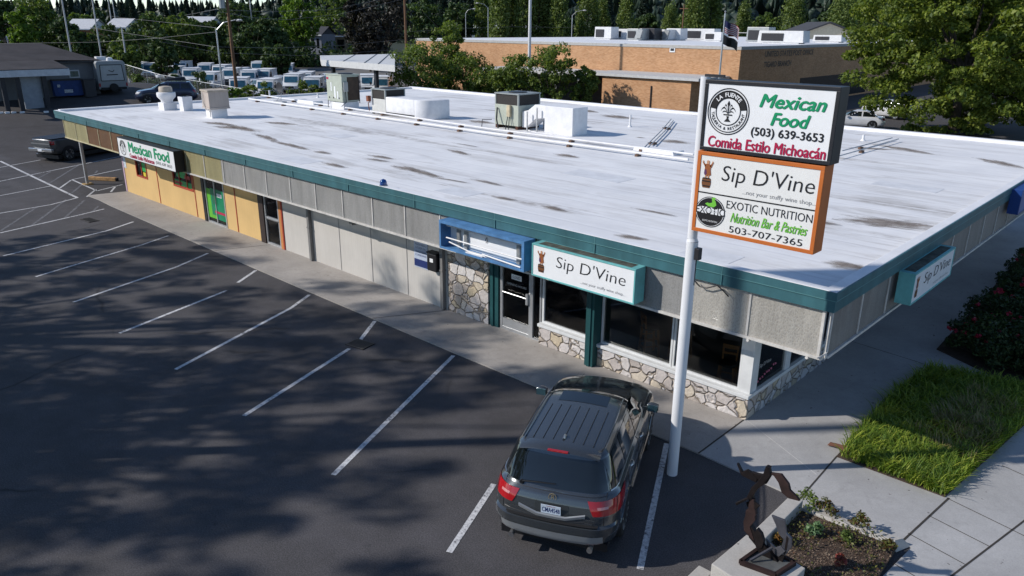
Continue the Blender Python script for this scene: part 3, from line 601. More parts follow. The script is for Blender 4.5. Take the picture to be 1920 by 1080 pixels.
def barrel_mark(t, cx, cz, h, y):
    """robed figure on a wine barrel, the shop's painted mark"""
    s = h
    def pl(m_, polys, nm, yy):
        b = MB()
        for pts in polys: b.add([(cx+p[0]*s, yy, cz+p[1]*s) for p in pts], [tuple(range(len(pts)))])
        b.build(nm, m_, t, fix=False)
    pl(mat('mark_barrel', (.16, .06, .02), .6), [[(-.13, -.5), (.13, -.5), (.17, -.36), (.16, -.2), (-.16, -.2), (-.17, -.36)]], 'painted_barrel', y)
    pl(INK, [[(-.14, -.46), (.14, -.46), (.15, -.42), (-.15, -.42)], [(-.165, -.3), (.165, -.3), (.165, -.26), (-.165, -.26)], [(-.16, -.2), (.16, -.2), (.12, -.16), (-.12, -.16)]], 'painted_hoop', y-.002)
    pl(mat('mark_robe', (.27, .085, .025), .6), [[(-.10, -.06), (.02, -.12), (.15, -.06), (.12, .1), (.13, .26), (.02, .33), (-.09, .28), (-.1, .12)], [(.08, .24), (.17, .36), (.2, .34), (.14, .18)], [(-.06, .24), (-.16, .36), (-.19, .33), (-.09, .18)]], 'painted_robe', y-.001)
    pl(mat('mark_purple', (.09, .03, .10), .6), [[(-.11, -.02), (-.06, -.1), (-.01, -.02), (-.04, .12), (-.1, .1)]], 'painted_sash', y-.003)
    pl(mat('mark_skin', (.50, .26, .15), .6), [[(-.03, .3), (.05, .3), (.065, .37), (.04, .42), (-.02, .42), (-.04, .37)], [(.15, .34), (.21, .34), (.2, .4), (.16, .4)], [(-.2, .33), (-.15, .34), (-.15, .4), (-.19, .39)], [(-.07, -.16), (-.02, -.16), (-.02, -.08), (-.06, -.06)], [(.03, -.16), (.08, -.16), (.09, -.07), (.04, -.1)]], 'painted_figure', y-.002)
def cabinet(t, x0, x1, y0, y1, z0, z1, fr, m_case, m_face=SIGNW, zc=None):
    b = MB(); b.box(x0, x1, y0+.02, y1, z0, z1); b.box(x0, x1, y0, y0+.02, z1-fr, z1); b.box(x0, x1, y0, y0+.02, z0, z0+fr); b.box(x0, x0+fr, y0, y0+.02, z0+fr, z1-fr); b.box(x1-fr, x1, y0, y0+.02, z0+fr, z1-fr); c = b.build('cabinet', m_case, t, bevel=.006)
    b = MB(); b.box(x0+fr, x1-fr, y0+.012, y0+.018, z0+fr, z1-fr); b.build('sign_face', m_face, t)
# --- pole sign
pole = thing('pole_sign', 'tall white pole sign with black and orange cabinets', 'pole sign', (-1.76, -1.94, 0))
b = MB(); b.tube([(0, 0, 0), (0, 0, 4.45)], [.098, .098], 28); b.tube([(-.005, 0, 4.45), (-.01, 0, 4.5)], [.098, .082], 28, False); b.tube([(-.01, 0, 4.5), (-.02, 0, 7.08)], [.082, .078], 28); b.build('pole', mat('white_pole', (.70, .71, .73), .4, var=.05, scale=1.2), pole, smooth=40)
b = MB(); b.box(.08, .17, -.06, .05, 4.16, 4.36); b.tube([(.1, 0, 4.16), (.095, 0, 3.7)], .012, 6); b.build('junction_box', DARK, pole, bevel=.01)
b = MB(); b.box(-.03, .3, -.02, .02, 7.08, 7.12); b.box(.12, .16, -.05, .05, 6.0, 7.05); b.build('bracket', DARK, pole)
ax = 1.76; ay = 1.94
cabinet(pole, .07, 2.12, -.16, .16, 5.99, 7.05, .055, mat('black_cabinet', (.015, .016, .02), .45, var=.3))
cabinet(pole, .05, 2.06, -.16, .16, 4.68, 5.97, .06, ORNG, mat('sign_face_cream', (.74, .74, .72), .4, var=.03))
yy = -.154
logo_fountain(pole, .49, 6.60, .345, yy)
text('Mexican', GREEN, pole, 1.47, 6.80, .97, .185, yy, .28, .0, bold=.010); text('Food', GREEN, pole, 1.47, 6.55, .57, .18, yy, .28, .0, bold=.010)
text('(503) 639-3653', INK, pole, 1.435, 6.335, 1.08, .155, yy, 0, .0, bold=.004); text('Comida Estilo Michoac\u00e1n', CRIM, pole, 1.12, 6.14, 1.83, .162, yy, .06, .0, bold=.0065)
barrel_mark(pole, .235, 5.64, .47, yy)
text("Sip D'Vine", INK, pole, 1.22, 5.64, 1.46, .32, yy, .10, -.008, 1.0); text('...not your stuffy wine shop...', mat('soft_grey_ink', (.22, .22, .23), .6), pole, 1.43, 5.42, 1.14, .085, yy, 0, -.008)
b = MB(); b.box(.11, 2.0, yy-.001, yy+.003, 5.318, 5.336); b.build('divider', INK, pole)
b = MB(); disc(b, .35, 5.03, .0, .245, yy, sx=1.05); b.build('emblem_disc', INK, pole, fix=False); b = MB(); disc(b, .35, 5.03, .225, .232, yy-.002, sx=1.05); b.build('emblem_ring', SIGNW, pole, fix=False)
b = MB(); b.box(.11, .59, yy-.0035, yy-.002, 5.0, 5.105); b.build('emblem_band', SIGNW, pole); text('EXOTIC', INK, pole, .355, 5.052, .50, .115, yy-.006, 0, .01); text('NUTRITION', SIGNW, pole, .355, 5.05, .26, .045, yy-.008, 0, .01); text('EXOTIC NUTRITION', SIGNW, pole, .36, 4.885, .26, .028, yy-.004)
b = MB(); b.add([(.35+x*.2, yy-.003, 5.17+z*.17) for x, z in ((-.5, -.1), (-.2, -.3), (.3, -.32), (.5, -.1), (.42, .2), (.3, .4), (.42, .5), (.3, .62), (.05, .55), (.12, .1), (-.1, 0), (-.3, .04))], [tuple(range(12))]); b.build('emblem_arm', LIME, pole, fix=False)
text('EXOTIC NUTRITION', INK, pole, 1.30, 5.20, 1.36, .125, yy, 0, -.004); text('Nutrition Bar & Pastries', LIME, pole, 1.32, 5.01, 1.22, .15, yy, .4, .0, bold=.003); text('503-707-7365', INK, pole, 1.29, 4.82, 1.18, .105, yy, 0, .0)
# --- wall cabinets
t = thing('wall_sign', 'black framed white wall sign reading Mexican Food over yellow wall', 'wall sign', (-31.2, -.35, 2.24)); t.rotation_euler = (0, 0, 0)
cabinet(t, 0, 5.7, 0, .38, 0, .84, .03, BLACK); logo_fountain(t, .55, .42, .33, .004, words=False); arctext('LA FUENTE', SIGNW, t, .55, .42, .24, .0, .08, -46, 46, off=.02)
text('Mexican Food', GREEN, t, 3.2, .53, 4.0, .42, .006, 0, .0, bold=.028); text('Comida Estilo Michoacan', CRIM, t, 2.45, .17, 2.5, .17, .006, 0, .0, bold=.01); text('(503) 639 3653', INK, t, 4.62, .17, 1.5, .15, .006)
t = thing('empty_sign_box', 'faded blue empty sign box with bare tubes above the stone pier', 'sign box', (-9.93, -.35, 2.36)); W_, H_, D_ = 2.96, .74, .38
b = MB(); b.box(0, W_, 0, D_, H_-.03, H_); b.box(0, W_, 0, D_, 0, .03); b.box(0, .05, 0, D_, .03, H_-.03); b.box(W_-.06, W_, 0, D_, .03, H_-.03); b.box(0, W_, -.01, 0, H_-.075, H_); b.box(0, W_, -.01, 0, 0, .06); b.box(0, .06, -.01, 0, .06, H_-.075); b.box(W_-.08, W_, -.01, 0, .06, H_-.075); b.build('case', BLUEP, t)
b = MB(); b.box(.05, W_-.06, D_-.03, D_-.001, .03, H_-.03); b.build('back_panel', SIGNW, t)
for x in (.35, .62, 2.45): b = MB(); b.box(x, x+.1, D_-.1, D_-.032, .03, H_-.03); b.build('lamp_rail', GREY, t)
b = MB(); b.tube([(.15, .12, .6), (2.8, .12, .6)], .02, 6); b.tube([(.15, .1, .28), (2.8, .14, .24)], .02, 6); b.tube([(.3, .06, .2), (1.1, .1, .06), (1.6, .12, .05)], .018, 6); b.tube([(1.5, .06, .12), (2.8, .05, .07)], .02, 6); b.box(.9, 1.5, .06, .2, .032, .06); b.build('fluorescent_tube', WHITE, t); b = MB(); b.tube([(1.33, .34, .38), (1.4, .33, .48), (1.42, .33, .38), (1.36, .33, .33)], .008, 5); b.build('loose_wire', DARK, t)
def sip_sign(name, label, loc, rz, W_, H_, D_=.36):
    t = thing(name, label, 'wall sign', loc, rz, 'aqua wine shop wall signs'); cabinet(t, 0, W_, 0, D_, 0, H_, .035, TEAL2)
    barrel_mark(t, W_*.085+.04, H_*.53, H_*.72, .006); text("Sip D'Vine", INK, t, W_*.585, H_*.57, W_*.66, H_*.46, .006, .1, -.012); text('...not your stuffy wine shop...', mat('soft_grey_ink', (.22, .22, .23)), t, W_*.71, H_*.2, W_*.42, H_*.11, .006, 0, -.008); 
    b = MB(); b.box(.15, W_-.15, .06, D_-.04, H_+.0005, H_+.003); b.build('grime', mat('sign_top_grime', (.07, .075, .06), .9, var=.7, scale=5), t)
    return t
sip_sign('wall_sign', 'aqua framed wine shop wall sign above front windows', (-6.73, -.36, 2.35), 0, 2.85, .77)
s2 = sip_sign('wall_sign', 'shaded aqua wine shop sign on street side apron', (.33, 3.38, 2.44), PI/2, 2.85, .68, .32)
t = thing('wall_sign', 'blue sign box at far end of street side apron', 'wall sign', (.3, 12.9, 2.72), PI/2); cabinet(t, 0, 2.6, 0, .29, 0, .72, .04, mat('deep_blue_box', (.01, .05, .22), .45), mat('deep_blue_face', (.02, .09, .33), .4))
for y in (3.3, 4.2, 5.1): pass
# ================================================================== VEHICLES (x forward, y left, origin on the ground mid wheelbase)
def smooth_table(tab, n):
    tab = np.array(tab, float); f = np.linspace(0, tab[-1, 0], n); out = [np.interp(f, tab[:, 0], tab[:, k]) for k in range(tab.shape[1])]
    return np.stack(out, 1)
class Shell:
    """car skin as a stack of plan-form loops; f rises from sill (0) over belt (1) to roof edge (2)"""
    def __init__(s, tab, hood_x=.9, hood_l=1.5, rr=.38, rf=.5, bul_r=.10, bul_f=.22, ns=48):
        s.tab = np.array(tab, float); s.hx, s.hl, s.rr, s.rf, s.br, s.bf, s.ns = hood_x, hood_l, rr, rf, bul_r, bul_f, ns
    def row(s, f): return [np.interp(f, s.tab[:, 0], s.tab[:, k]) for k in range(1, 6)]
    def loop(s, f):
        zr, zf, xr, xf, wd = s.row(f); g = max(0, min(1, f-1)); rr, rf = s.rr*(1-.45*g), s.rf*(1-.55*g); br, bf = s.br*(1-.3*g), s.bf*(1-.2*g)
        P = []
        for i in range(7): y = (wd-rr)*i/7; P.append((xr+br*(y/wd)**2, -y))
        for i in range(8): a = PI/2*i/8; x0 = xr+br; P.append((x0+rr-rr*math.cos(a)-br*(1-((wd-rr)/wd)**2)*(1-i/8), -(wd-rr)-rr*math.sin(a)))
        xa, xb = xr+br+rr, xf-bf-rf
        for i in range(s.ns): P.append((xa+(xb-xa)*i/s.ns, -wd))
        for i in range(8): a = PI/2*i/8; P.append((xb+rf*math.sin(a)+bf*(1-((wd-rf)/wd)**2)*(i/8), -(wd-rf)-rf*math.cos(a)))
        for i in range(8): y = (wd-rf)*(1-i/7); P.append((xf-bf*(y/wd)**2, -y))
        P = np.array(P); t = np.clip((P[:, 0]-s.hx)/s.hl, 0, 1); z = zr+(zf-zr)*t*t*(3-2*t)
        return np.column_stack([P, z])
    def side(s, x, f, sg, off=.006):
        P = s.loop(f); k = slice(10, len(P)-12); y = np.interp(x, P[k, 0], P[k, 1]); z = np.interp(x, P[k, 0], P[k, 2])
        return (x, sg*(-y+off), z+off*.3)
    def rear(s, y, f, off=.006):
        P = s.loop(f)[:16]; ay = min(abs(y), -P[-1, 1]); x = np.interp(ay, -P[:, 1], P[:, 0]); z = P[0, 2]
        return (x-off, y, z+off*.4)
    def front(s, y, f, off=.006):
        P = s.loop(f)[-15:][::-1]; ay = min(abs(y), -P[-1, 1]); x = np.interp(ay, -P[:, 1], P[:, 0]); z = np.interp(ay, -P[:, 1], P[:, 2])
        return (x+off, y, z+off*.4)
    def patch(s, fn, a0, a1, f0, f1, na, nf, *args, shear=(0, 0)):
        """rectangle in (along, f); shear moves the two ends with height"""
        G = []
        for j in range(nf+1):
            v = j/nf; f = f0+(f1-f0)*v; G.append([fn((a0+shear[0]*v)+((a1+shear[1]*v)-(a0+shear[0]*v))*i/na, f, *args) for i in range(na+1)])
        return np.array(G)
    def skin(s, n=26, crown=.05, hole=None):
        fs = np.unique(np.concatenate([np.linspace(0, 2, n), s.tab[:, 0]])); rows = [s.loop(f) for f in fs]
        full = [np.vstack([r, (r*[1, -1, 1])[::-1][1:-1]]) for r in rows]; N = len(full[0]); b = MB(); b.v = [tuple(p) for r in full for p in r]
        for j in range(len(fs)-1):
            for i in range(N): b.f.append((j*N+i, j*N+(i+1) % N, (j+1)*N+(i+1) % N, (j+1)*N+i))
        # hood / bed cap at belt, roof cap at top
        def cap(r, cr, keep=None):
            H = r; K = 8; G = []
            wmax = abs(H[:, 1]).max()
            for p in H: G.append([(p[0], p[1]+(-2*p[1])*k/K, p[2]+cr*(1-(2*k/K-1)**2)*min(1, abs(p[1])/wmax*1.3)) for k in range(K+1)])
            b.grid(G)
        cap(s.loop(1.0), .05); cap(s.loop(2.0), crown); return b
def wheel(name, parent, x, y, r, w_, rim=SILV, spokes=7, hero=False):
    t = bpy.data.objects.new(name, None); COL.objects.link(t); t.location = (x, y, r); t.parent = parent
    sg = 1 if y > 0 else -1; b = MB()
    b.lathe([(r*.62, -w_/2), (r*.93, -w_/2), (r, -w_*.36), (r, w_*.36), (r*.93, w_/2), (r*.62, w_/2)], 32 if hero else 18, (0, 0, 0), 'y'); b.build('tyre', RUBBER, t, smooth=40)
    b = MB(); yo = sg*w_*.40
    b.lathe([(r*.70, sg*w_*.5), (r*.66, sg*w_*.5), (r*.62, sg*w_*.2), (.001, sg*w_*.2)], 24, (0, 0, 0), 'y')
    for k in range(spokes):
        a = 2*PI*k/spokes; d = Vector((math.cos(a), 0, math.sin(a))); e = Vector((-math.sin(a), 0, math.cos(a)))
        for sp in ((-1, 1) if hero else (0,)): b.bar(d*r*.1+e*sp*.02+Vector((0, yo, 0)), d*r*.66+e*sp*.05+Vector((0, sg*w_*.47, 0)), .035 if hero else .06, .03, up=(0, 1, 0))
    b.lathe([(r*.16, sg*w_*.3), (r*.16, sg*w_*.46), (.001, sg*w_*.47)], 14, (0, 0, 0), 'y'); b.build('rim', rim, t)
    return t
def arch(b, sh, xw, r, sg, r2, wd=.03):
    """dark wheel opening plus lip laid on the flank"""
    vs = []; n = 20
    for k in range(n+1):
        a = PI*1.08*k/n-PI*.04; x = xw+r*math.cos(a); z = r2+r*math.sin(a)
        f = np.interp(z, sh.tab[:, 1], sh.tab[:, 0]) if z > sh.tab[0, 1] else 0
        vs.append(sh.side(x, min(f, .98), sg, .004))
    c = len(vs); vs.append((xw, vs[c//2][1], max(.25, sh.tab[0, 1]-.02))); b.add(vs, [(i, i+1, c) for i in range(n)])
SUV_TAB = [(0, .30, .28, -2.30, 2.28, .90), (.12, .43, .40, -2.44, 2.40, .955), (.30, .58, .54, -2.47, 2.45, .985), (.42, .70, .62, -2.46, 2.45, .99), (.46, .73, .65, -2.40, 2.44, .99),
           (.62, .86, .74, -2.38, 2.41, .988), (.8, .99, .86, -2.345, 2.36, .975), (.93, 1.10, .95, -2.30, 2.29, .95), (1.0, 1.145, .985, -2.26, 2.20, .915),
           (1.06, 1.175, 1.175, -2.235, 1.20, .895), (1.25, 1.29, 1.29, -2.17, .98, .86), (1.5, 1.43, 1.43, -2.085, .70, .81), (1.75, 1.565, 1.565, -2.0, .42, .755), (1.88, 1.63, 1.63, -1.965, .26, .715), (1.96, 1.675, 1.675, -1.945, .14, .66), (2.0, 1.69, 1.69, -1.92, .05, .60)]
def hero_suv():
    t = thing('parked_car', 'dark grey SUV parked nose in beside the white sign pole', 'car', HERO_LOC, HERO_ROT)
    P = m_carpaint('grey_green_paint', (.078, .086, .093), .6, .2); sh = Shell(SUV_TAB, hood_x=.95, hood_l=1.45)
    body = sh.skin(44, .045).build('body', P, t, smooth=32)
    sh.skin
    TRIM = mat('black_trim', (.015, .015, .016), .6); LOW = mat('satin_lower_trim', (.34, .355, .365), .4, .5, var=.05)
    # glazing laid 6 mm proud of the greenhouse
    b = MB(); b.grid(sh.patch(sh.rear, -.80, .80, 1.07, 1.80, 22, 12, shear=(.14, -.14))); rw = b.build('rear_window', CARGLASS, t, smooth=60)
    b = MB(); pts = [sh.rear(y, f, .03) for y, f in ((.52, 1.09), (.25, 1.14), (-.02, 1.17))]; b.tube(pts, [.014, .011, .007], 6); b.lathe([(.03, -.02), (.03, .02)], 10, (sh.rear(.52, 1.07, .02)), 'x'); b.build('wiper', BLACK, rw)
    for sg in (-1, 1):
        for x0, x1, s0, s1 in ((-1.98, -1.28, .10, -.06), (-1.14, -.28, .0, -.05), (-.18, .86, .0, -.52)):
            b = MB(); b.grid(sh.patch(sh.side, x0, x1, 1.09, 1.82, 14, 8, sg, shear=(s0, s1))); b.build('side_window', CARGLASS, t, smooth=60)
        b = MB()
        for x in (-1.95+.5*k/1. for k in range(0)): pass
        tr = [sh.side(-2.02+2.98*i/24, 1.065, sg, .012) for i in range(25)]; b.tube(tr, .011, 5); b.build('window_trim', CHROME, t)
        # seams, handles, rubbing strip
        b = MB()
        for xs, f0, f1, sl in ((-1.22, .22, 1.05, .0), (-.23, .12, 1.05, 0), (.98, .2, 1.0, .0)):
            b.tube([sh.side(xs, f0+(f1-f0)*k/8, sg, .001) for k in range(9)], .006, 4)
        b.tube([sh.side(-.95+1.95*k/20, .1, sg, .001) for k in range(21)], .006, 4); b.build('door_seam', BLACK, t)
        for xs in (-1.02, -.05):
            b = MB(); b.tube([sh.side(xs+.19*k/4, .86, sg, o_) for k, o_ in enumerate((.0, .03, .035, .03, .0))], .014, 6); b.build('door_handle', CHROME, t)
        b = MB(); b.tube([sh.side(-.92+1.9*k/20, .30, sg, .006) for k in range(21)], .022, 6); b.build('side_moulding', P, t)
        b = MB(); G = [[sh.side(-.93+1.9*k/20, f, sg, .006) for k in range(21)] for f in (0, .06, .13)]; b.grid(G); b.build('rocker', TRIM, t)
        for xw in (-1.375, 1.375):
            b = MB(); arch(b, sh, xw, .435, sg, .36); b.build('wheel_arch', BLACK, t)
            b = MB(); pts = []
            for k in range(21):
                a = PI*k/20; z = .36+.45*math.sin(a); f = np.interp(z, sh.tab[:, 1], sh.tab[:, 0]); pts.append(sh.side(xw+.45*math.cos(a), min(f, .95), sg, .004))
            b.tube(pts, .02, 6); b.build('arch_lip', P, t)
        # mirror
        b = MB(); b.lathe([(.001, -.13), (.06, -.12), (.085, -.05), (.085, .05), (.06, .12), (.001, .13)], 12, (0, 0, 0), 'y'); 
        for i, v in enumerate(b.v): b.v[i] = (.84+v[0]*.85, sg*(1.06)+v[1]*.85, 1.20+v[2]*1.0)
        b.bar((.84, sg*.88, 1.14), (.84, sg*1.0, 1.17), .06); b.build('mirror', P, t, smooth=50)
        b = MB(); b.box(.755, .762, sg*1.06-.09, sg*1.06+.09, 1.135, 1.265); b.build('mirror_glass', mat('mirror_glass', (.12, .25, .30), .05, .8), t)
        # tail lamp wraps from the corner on to the tailgate
        b = MB(); G = []
        for j in range(7):
            f = .66+.27*j/6; lp = sh.loop(f); row = []
            tin = .52+.10*abs(j-3)/3 if j else .6
            a_in = .53+.10*(6-j)/6
            idx = np.linspace(0, 1, 17)
            ys = lp[:, 1]; i_in = np.interp(a_in, -ys[:14], np.arange(14)); i_out = 15+2.6+1.6*j/6
            for u in idx:
                q = i_in+(i_out-i_in)*u; i0 = int(q); fr = q-i0; p = lp[i0]*(1-fr)+lp[min(i0+1, len(lp)-1)]*fr; pn = lp[min(i0+1, len(lp)-1)]-lp[i0]; nn = np.array([-abs(pn[1]), -abs(pn[0]), 0]); nn = nn/(np.linalg.norm(nn)+1e-9)
                p = p+nn*.014; row.append((p[0], -sg*p[1]*-1 if sg < 0 else -p[1], p[2]))
            G.append(row)
        G = np.array(G); G[:, :, 1] = sg*np.abs(G[:, :, 1]); b.grid(G); tl = b.build('tail_light', REDL, t, smooth=60)
        b = MB(); Gi = G[3:5, 2:6].copy(); Gi[:, :, 0] -= .006; b.grid(Gi); b.build('reverse_lens', mat('pale_red_lens', (.50, .20, .20), .15, 0, coat=.5), tl)
        b = MB(); Gi = G[:, 8:9]; b.tube([p[0]+np.array([-.004, 0, 0]) for p in Gi], .005, 4); b.build('lens_seam', BLACK, tl)
        # exhaust tip, bumper reflector
        b = MB(); b.lathe([(.035, -.06), (.045, -.06), (.04, .1), (.03, .1), (.001, .0)], 14, (-2.36, sg*.62, .33), 'x'); b.build('exhaust_tip', CHROME, t)
        b = MB(); b.grid(sh.patch(sh.rear, sg*.55, sg*.78, .10, .15, 5, 2)); b.build('reflector', REDL, t)
        # roof rail
        b = MB(); pts = [(x, sg*(.655-.02*abs(x+.9)), 1.705+.02*(1-(x+.9)**2)) for x in np.linspace(-1.75, .0, 12)]; b.tube(pts, .014, 6); b.build('roof_rail', P, t)
        b = MB(); b.grid(sh.patch(sh.front, sg*.5, sg*.86, .72, .95, 8, 3)); b.build('headlight', CLRL, t, smooth=50)
    # rear face: bumper, plate, garnish
    b = MB(); b.grid(sh.patch(sh.rear, -.80, .80, .07, .30, 20, 4, .010)); 
    b.build('bumper_lower', LOW, t, smooth=50)
    b = MB(); G = [[(sh.rear(y, .43)[0]+dx, y, .735+dz) for y in np.linspace(-.72, .72, 15)] for dx, dz in ((-.005, 0), (.075, .004))]; b.grid(G); b.build('bumper_step', TRIM, t)
    b = MB(); b.tube([sh.rear(y, .47+.05*abs(y)/.7, .002) for y in np.linspace(-.76, .76, 17)], .007, 4); b.tube([sh.rear(sgn*.79, f, .001) for sgn in (1,) for f in np.linspace(.47, 1.05, 9)], .006, 4); b.tube([sh.rear(-.79, f, .001) for f in np.linspace(.47, 1.05, 9)], .006, 4); b.tube([sh.rear(y, .985, .001) for y in np.linspace(-.79, .79, 17)], .006, 4); b.build('tailgate_seam', BLACK, t)
    b = MB(); b.grid(sh.patch(sh.rear, -.26, .26, .57, .80, 8, 4, .004)); b.build('plate_recess', mat('recess_dark', (.022, .025, .027), .5), t)
    b = MB(); G = [[sh.rear(y, f0+.10*max(0, (abs(y)-.22))/.3, o_) for y in np.linspace(-.52, .52, 15)] for f0, o_ in ((.50, .018), (.55, .034), (.575, .012))]; b.grid(G); b.build('garnish', LOW, t, smooth=60)
    q = bpy.data.objects.new('licence_plate', None); COL.objects.link(q); q.parent = t; px_, _, pz_ = sh.rear(0, .68, .02); q.location = (px_-.012, 0, pz_); q.rotation_euler = (.08, 0, -PI/2)
    b = MB(); b.box(-.155, .155, -.004, .004, -.078, .078); b.build('plate', mat('plate_face', (.55, .62, .70), .4, var=.1), q, bevel=.003); text('CMA4548', NAVY, q, 0, -.006, .275, .085, -.0055, 0, .012); text('WASHINGTON', mat('plate_red', (.4, .05, .05)), q, 0, .06, .14, .018, -.0055)
    # emblem and badges
    e = MB(); px_, _, pz_ = sh.rear(0, .90, .008); R_ = .065
    for k in range(20):
        a0, a1 = 2*PI*k/20, 2*PI*(k+1)/20; e.bar((px_, .9*R_*math.cos(a0), pz_+R_*math.sin(a0)), (px_, .9*R_*math.cos(a1), pz_+R_*math.sin(a1)), .011, .011)
    e.bar((px_, -.022, pz_-.04), (px_, -.008, pz_+.045), .012); e.bar((px_, .022, pz_-.04), (px_, .008, pz_+.045), .012); e.bar((px_, -.015, pz_), (px_, .015, pz_), .01); e.build('emblem', mat('emblem_gold', (.55, .47, .33), .3, .7), t)
    for body_, y_, f_, w_ in (('ACURA', .60, .56, .15), ('MDX', -.58, .56, .17), ('SH-AWD', -.57, .49, .12)):
        V, Fs = glyph(body_, .15, .01); lo, hi = V.min(0), V.max(0); px_, _, pz_ = sh.rear(y_, f_, .01); k = w_/(hi[0]-lo[0]); m_ = MB(); m_.add([(px_, y_-(v[0]-(hi[0]+lo[0])/2)*k, pz_+v[1]*.032) for v in V], Fs); m_.build('badge', CHROME, t, fix=False)
    # roof: spoiler with brake lamp, ribs, sunroof, aerial
    b = MB(); G = []
    for dx, dz in ((.10, .012), (-.02, .012), (-.13, -.004), (-.15, -.02), (-.04, -.05)): G.append([(-1.93+dx+.07*(y/.6)**2, y, 1.70+.045*(1-(y/.66)**2)*.9+dz-.045*(abs(y)/.6)**3) for y in np.linspace(-.63, .63, 17)])
    b.grid(G); b.build('spoiler', P, t, smooth=40)
    b = MB(); b.box(-2.09, -2.04, -.16, .16, 1.718, 1.742); b.build('brake_light', REDL, t, bevel=.006)
    b = MB()
    for y in (-.48, -.32, -.16, 0, .16, .32, .48): b.tube([(x, y, 1.692+.0445*(1-(y/.6)**2)+.001) for x in np.linspace(-1.75, -.58, 10)], .007, 4)
    b.build('roof_rib', BLACK, t)
    b = MB(); b.grid([[(x, y, 1.694+.046*(1-(y/.6)**2)) for y in np.linspace(-.42, .42, 9)] for x in np.linspace(-.42, -.05, 5)]); b.build('sunroof', CARGLASS, t, smooth=60)
    b = MB(); b.tube([(-1.60, 0, 1.738), (-1.66, 0, 1.775), (-1.70, 0, 1.74)], [.03, .015, .02], 6); b.build('aerial', CHROME, t)
    b = MB(); b.grid(sh.patch(sh.front, -.80, .80, 1.08, 1.84, 16, 10, shear=(.12, -.12))); b.build('windscreen', CARGLASS, t, smooth=60)
    b = MB(); b.grid(sh.patch(sh.front, -.35, .35, .55, .85, 8, 4, .008)); b.build('grille', GREY, t)
    b = MB()
    for y in (-.55, .55): b.tube([(x, y*(1-.08*max(0, x-1.2)), 1.2-.03-.115*max(0, (x-1.1))**1.2) for x in np.linspace(1.15, 2.1, 8)], .006, 4)
    b.build('hood_crease', P, t)
    b = MB(); b.box(-2.2, 2.2, -.85, .85, .2, .34); b.build('underbody', BLACK, t)
    for xw in (-1.375, 1.375):
        for sg in (-1, 1): wheel('wheel', t, xw, sg*.86, .375, .25, SILV, 7, True)
    return t
HERO_F = (-.43, .903); HERO_LOC = (-2.86, -3.16, 0); HERO_ROT = math.atan2(.903, -.43)
hero_suv()
def generic_car(label, group, col, tab, wb, loc, rot, name='parked_car', cat='car', r=.33, box=None, hood=(.7, 1.3), glass_f=(1.08, 1.84), wins=((-1.5, -.55), (-.45, .75)), rim=SILV, crown=.04, lights=True):
    t = thing(name, label, cat, loc, rot, group); P = m_carpaint('paint_'+'_'.join(str(int(c*1000)) for c in col), col, .1, .3)
    sh = Shell(tab, hood[0], hood[1], ns=26); sh.skin(20, crown).build('body', P, t, smooth=35); wd = sh.row(.6)[4]
    b = MB(); b.grid(sh.patch(sh.rear, -wd*.72, wd*.72, glass_f[0], glass_f[1], 10, 5, shear=(.1, -.1))); b.build('rear_window', CARGLASS, t, smooth=60)
    b = MB(); b.grid(sh.patch(sh.front, -wd*.76, wd*.76, glass_f[0], glass_f[1], 10, 6, shear=(.1, -.1))); b.build('windscreen', mat('pale_windscreen', (.10, .16, .17), .06, var=.3, coat=.5), t, smooth=60)
    for sg in (-1, 1):
        for k, (x0, x1) in enumerate(wins): 
            b = MB(); b.grid(sh.patch(sh.side, x0, x1, glass_f[0], glass_f[1], 8, 4, sg, shear=(.12 if k == 0 else 0, -.42 if k == len(wins)-1 else -.02))); b.build('side_window', CARGLASS, t, smooth=60)
        b = MB(); b.grid(sh.patch(sh.rear, sg*wd*.6, sg*wd*.9, .62, .9, 4, 3, .01)); b.build('tail_light', REDL, t)
        b = MB(); b.grid(sh.patch(sh.front, sg*wd*.55, sg*wd*.9, .68, .92, 4, 3, .01)); b.build('headlight', CLRL, t)
        b = MB(); b.box(.55, .7, sg*(wd+.02)-.0, sg*(wd+.16), sh.row(1)[0]-.02, sh.row(1)[0]+.12); b.build('mirror', P, t)
        for xw in (-wb/2, wb/2): b = MB(); arch(b, sh, xw, r+.06, sg, r); b.build('wheel_arch', BLACK, t)
    for xw in (-wb/2, wb/2):
        for sg in (-1, 1): wheel('wheel', t, xw, sg*(wd-.11), r, .22, rim, 5)
    b = MB(); b.box(sh.row(0)[2]+.2, sh.row(0)[3]-.2, -wd+.1, wd-.1, .18, .4); b.build('underbody', BLACK, t); return t
def scale_tab(tab, k, zk=1, wk=1): return [(a, b*zk, c*zk, d*k, e*k, f*wk) for a, b, c, d, e, f in tab]
SEDAN_TAB = [(0, .25, .22, -2.2, 2.2, .82), (.15, .38, .34, -2.32, 2.32, .88), (.4, .56, .5, -2.34, 2.33, .9), (.7, .75, .62, -2.31, 2.28, .9), (.93, .92, .74, -2.22, 2.18, .87), (1, .95, .78, -2.15, 2.1, .84),
             (1.06, .97, .97, -1.75, 1.15, .8), (1.5, 1.18, 1.18, -1.4, .62, .72), (1.85, 1.36, 1.36, -1.05, .2, .62), (2, 1.42, 1.42, -.9, .0, .52)]
BLUE_TAB = scale_tab(SUV_TAB, .985, .97, .95)
p = gnd(315, 192)
blue = generic_car('dark blue SUV with black roof box parked behind the building', None, (.012, .02, .055), BLUE_TAB, 2.75, (p[0], p[1], p[2]), math.radians(-118), r=.35, wins=((-1.95, -1.2), (-1.1, -.3), (-.2, .8)), hood=(.95, 1.4))
b = MB()
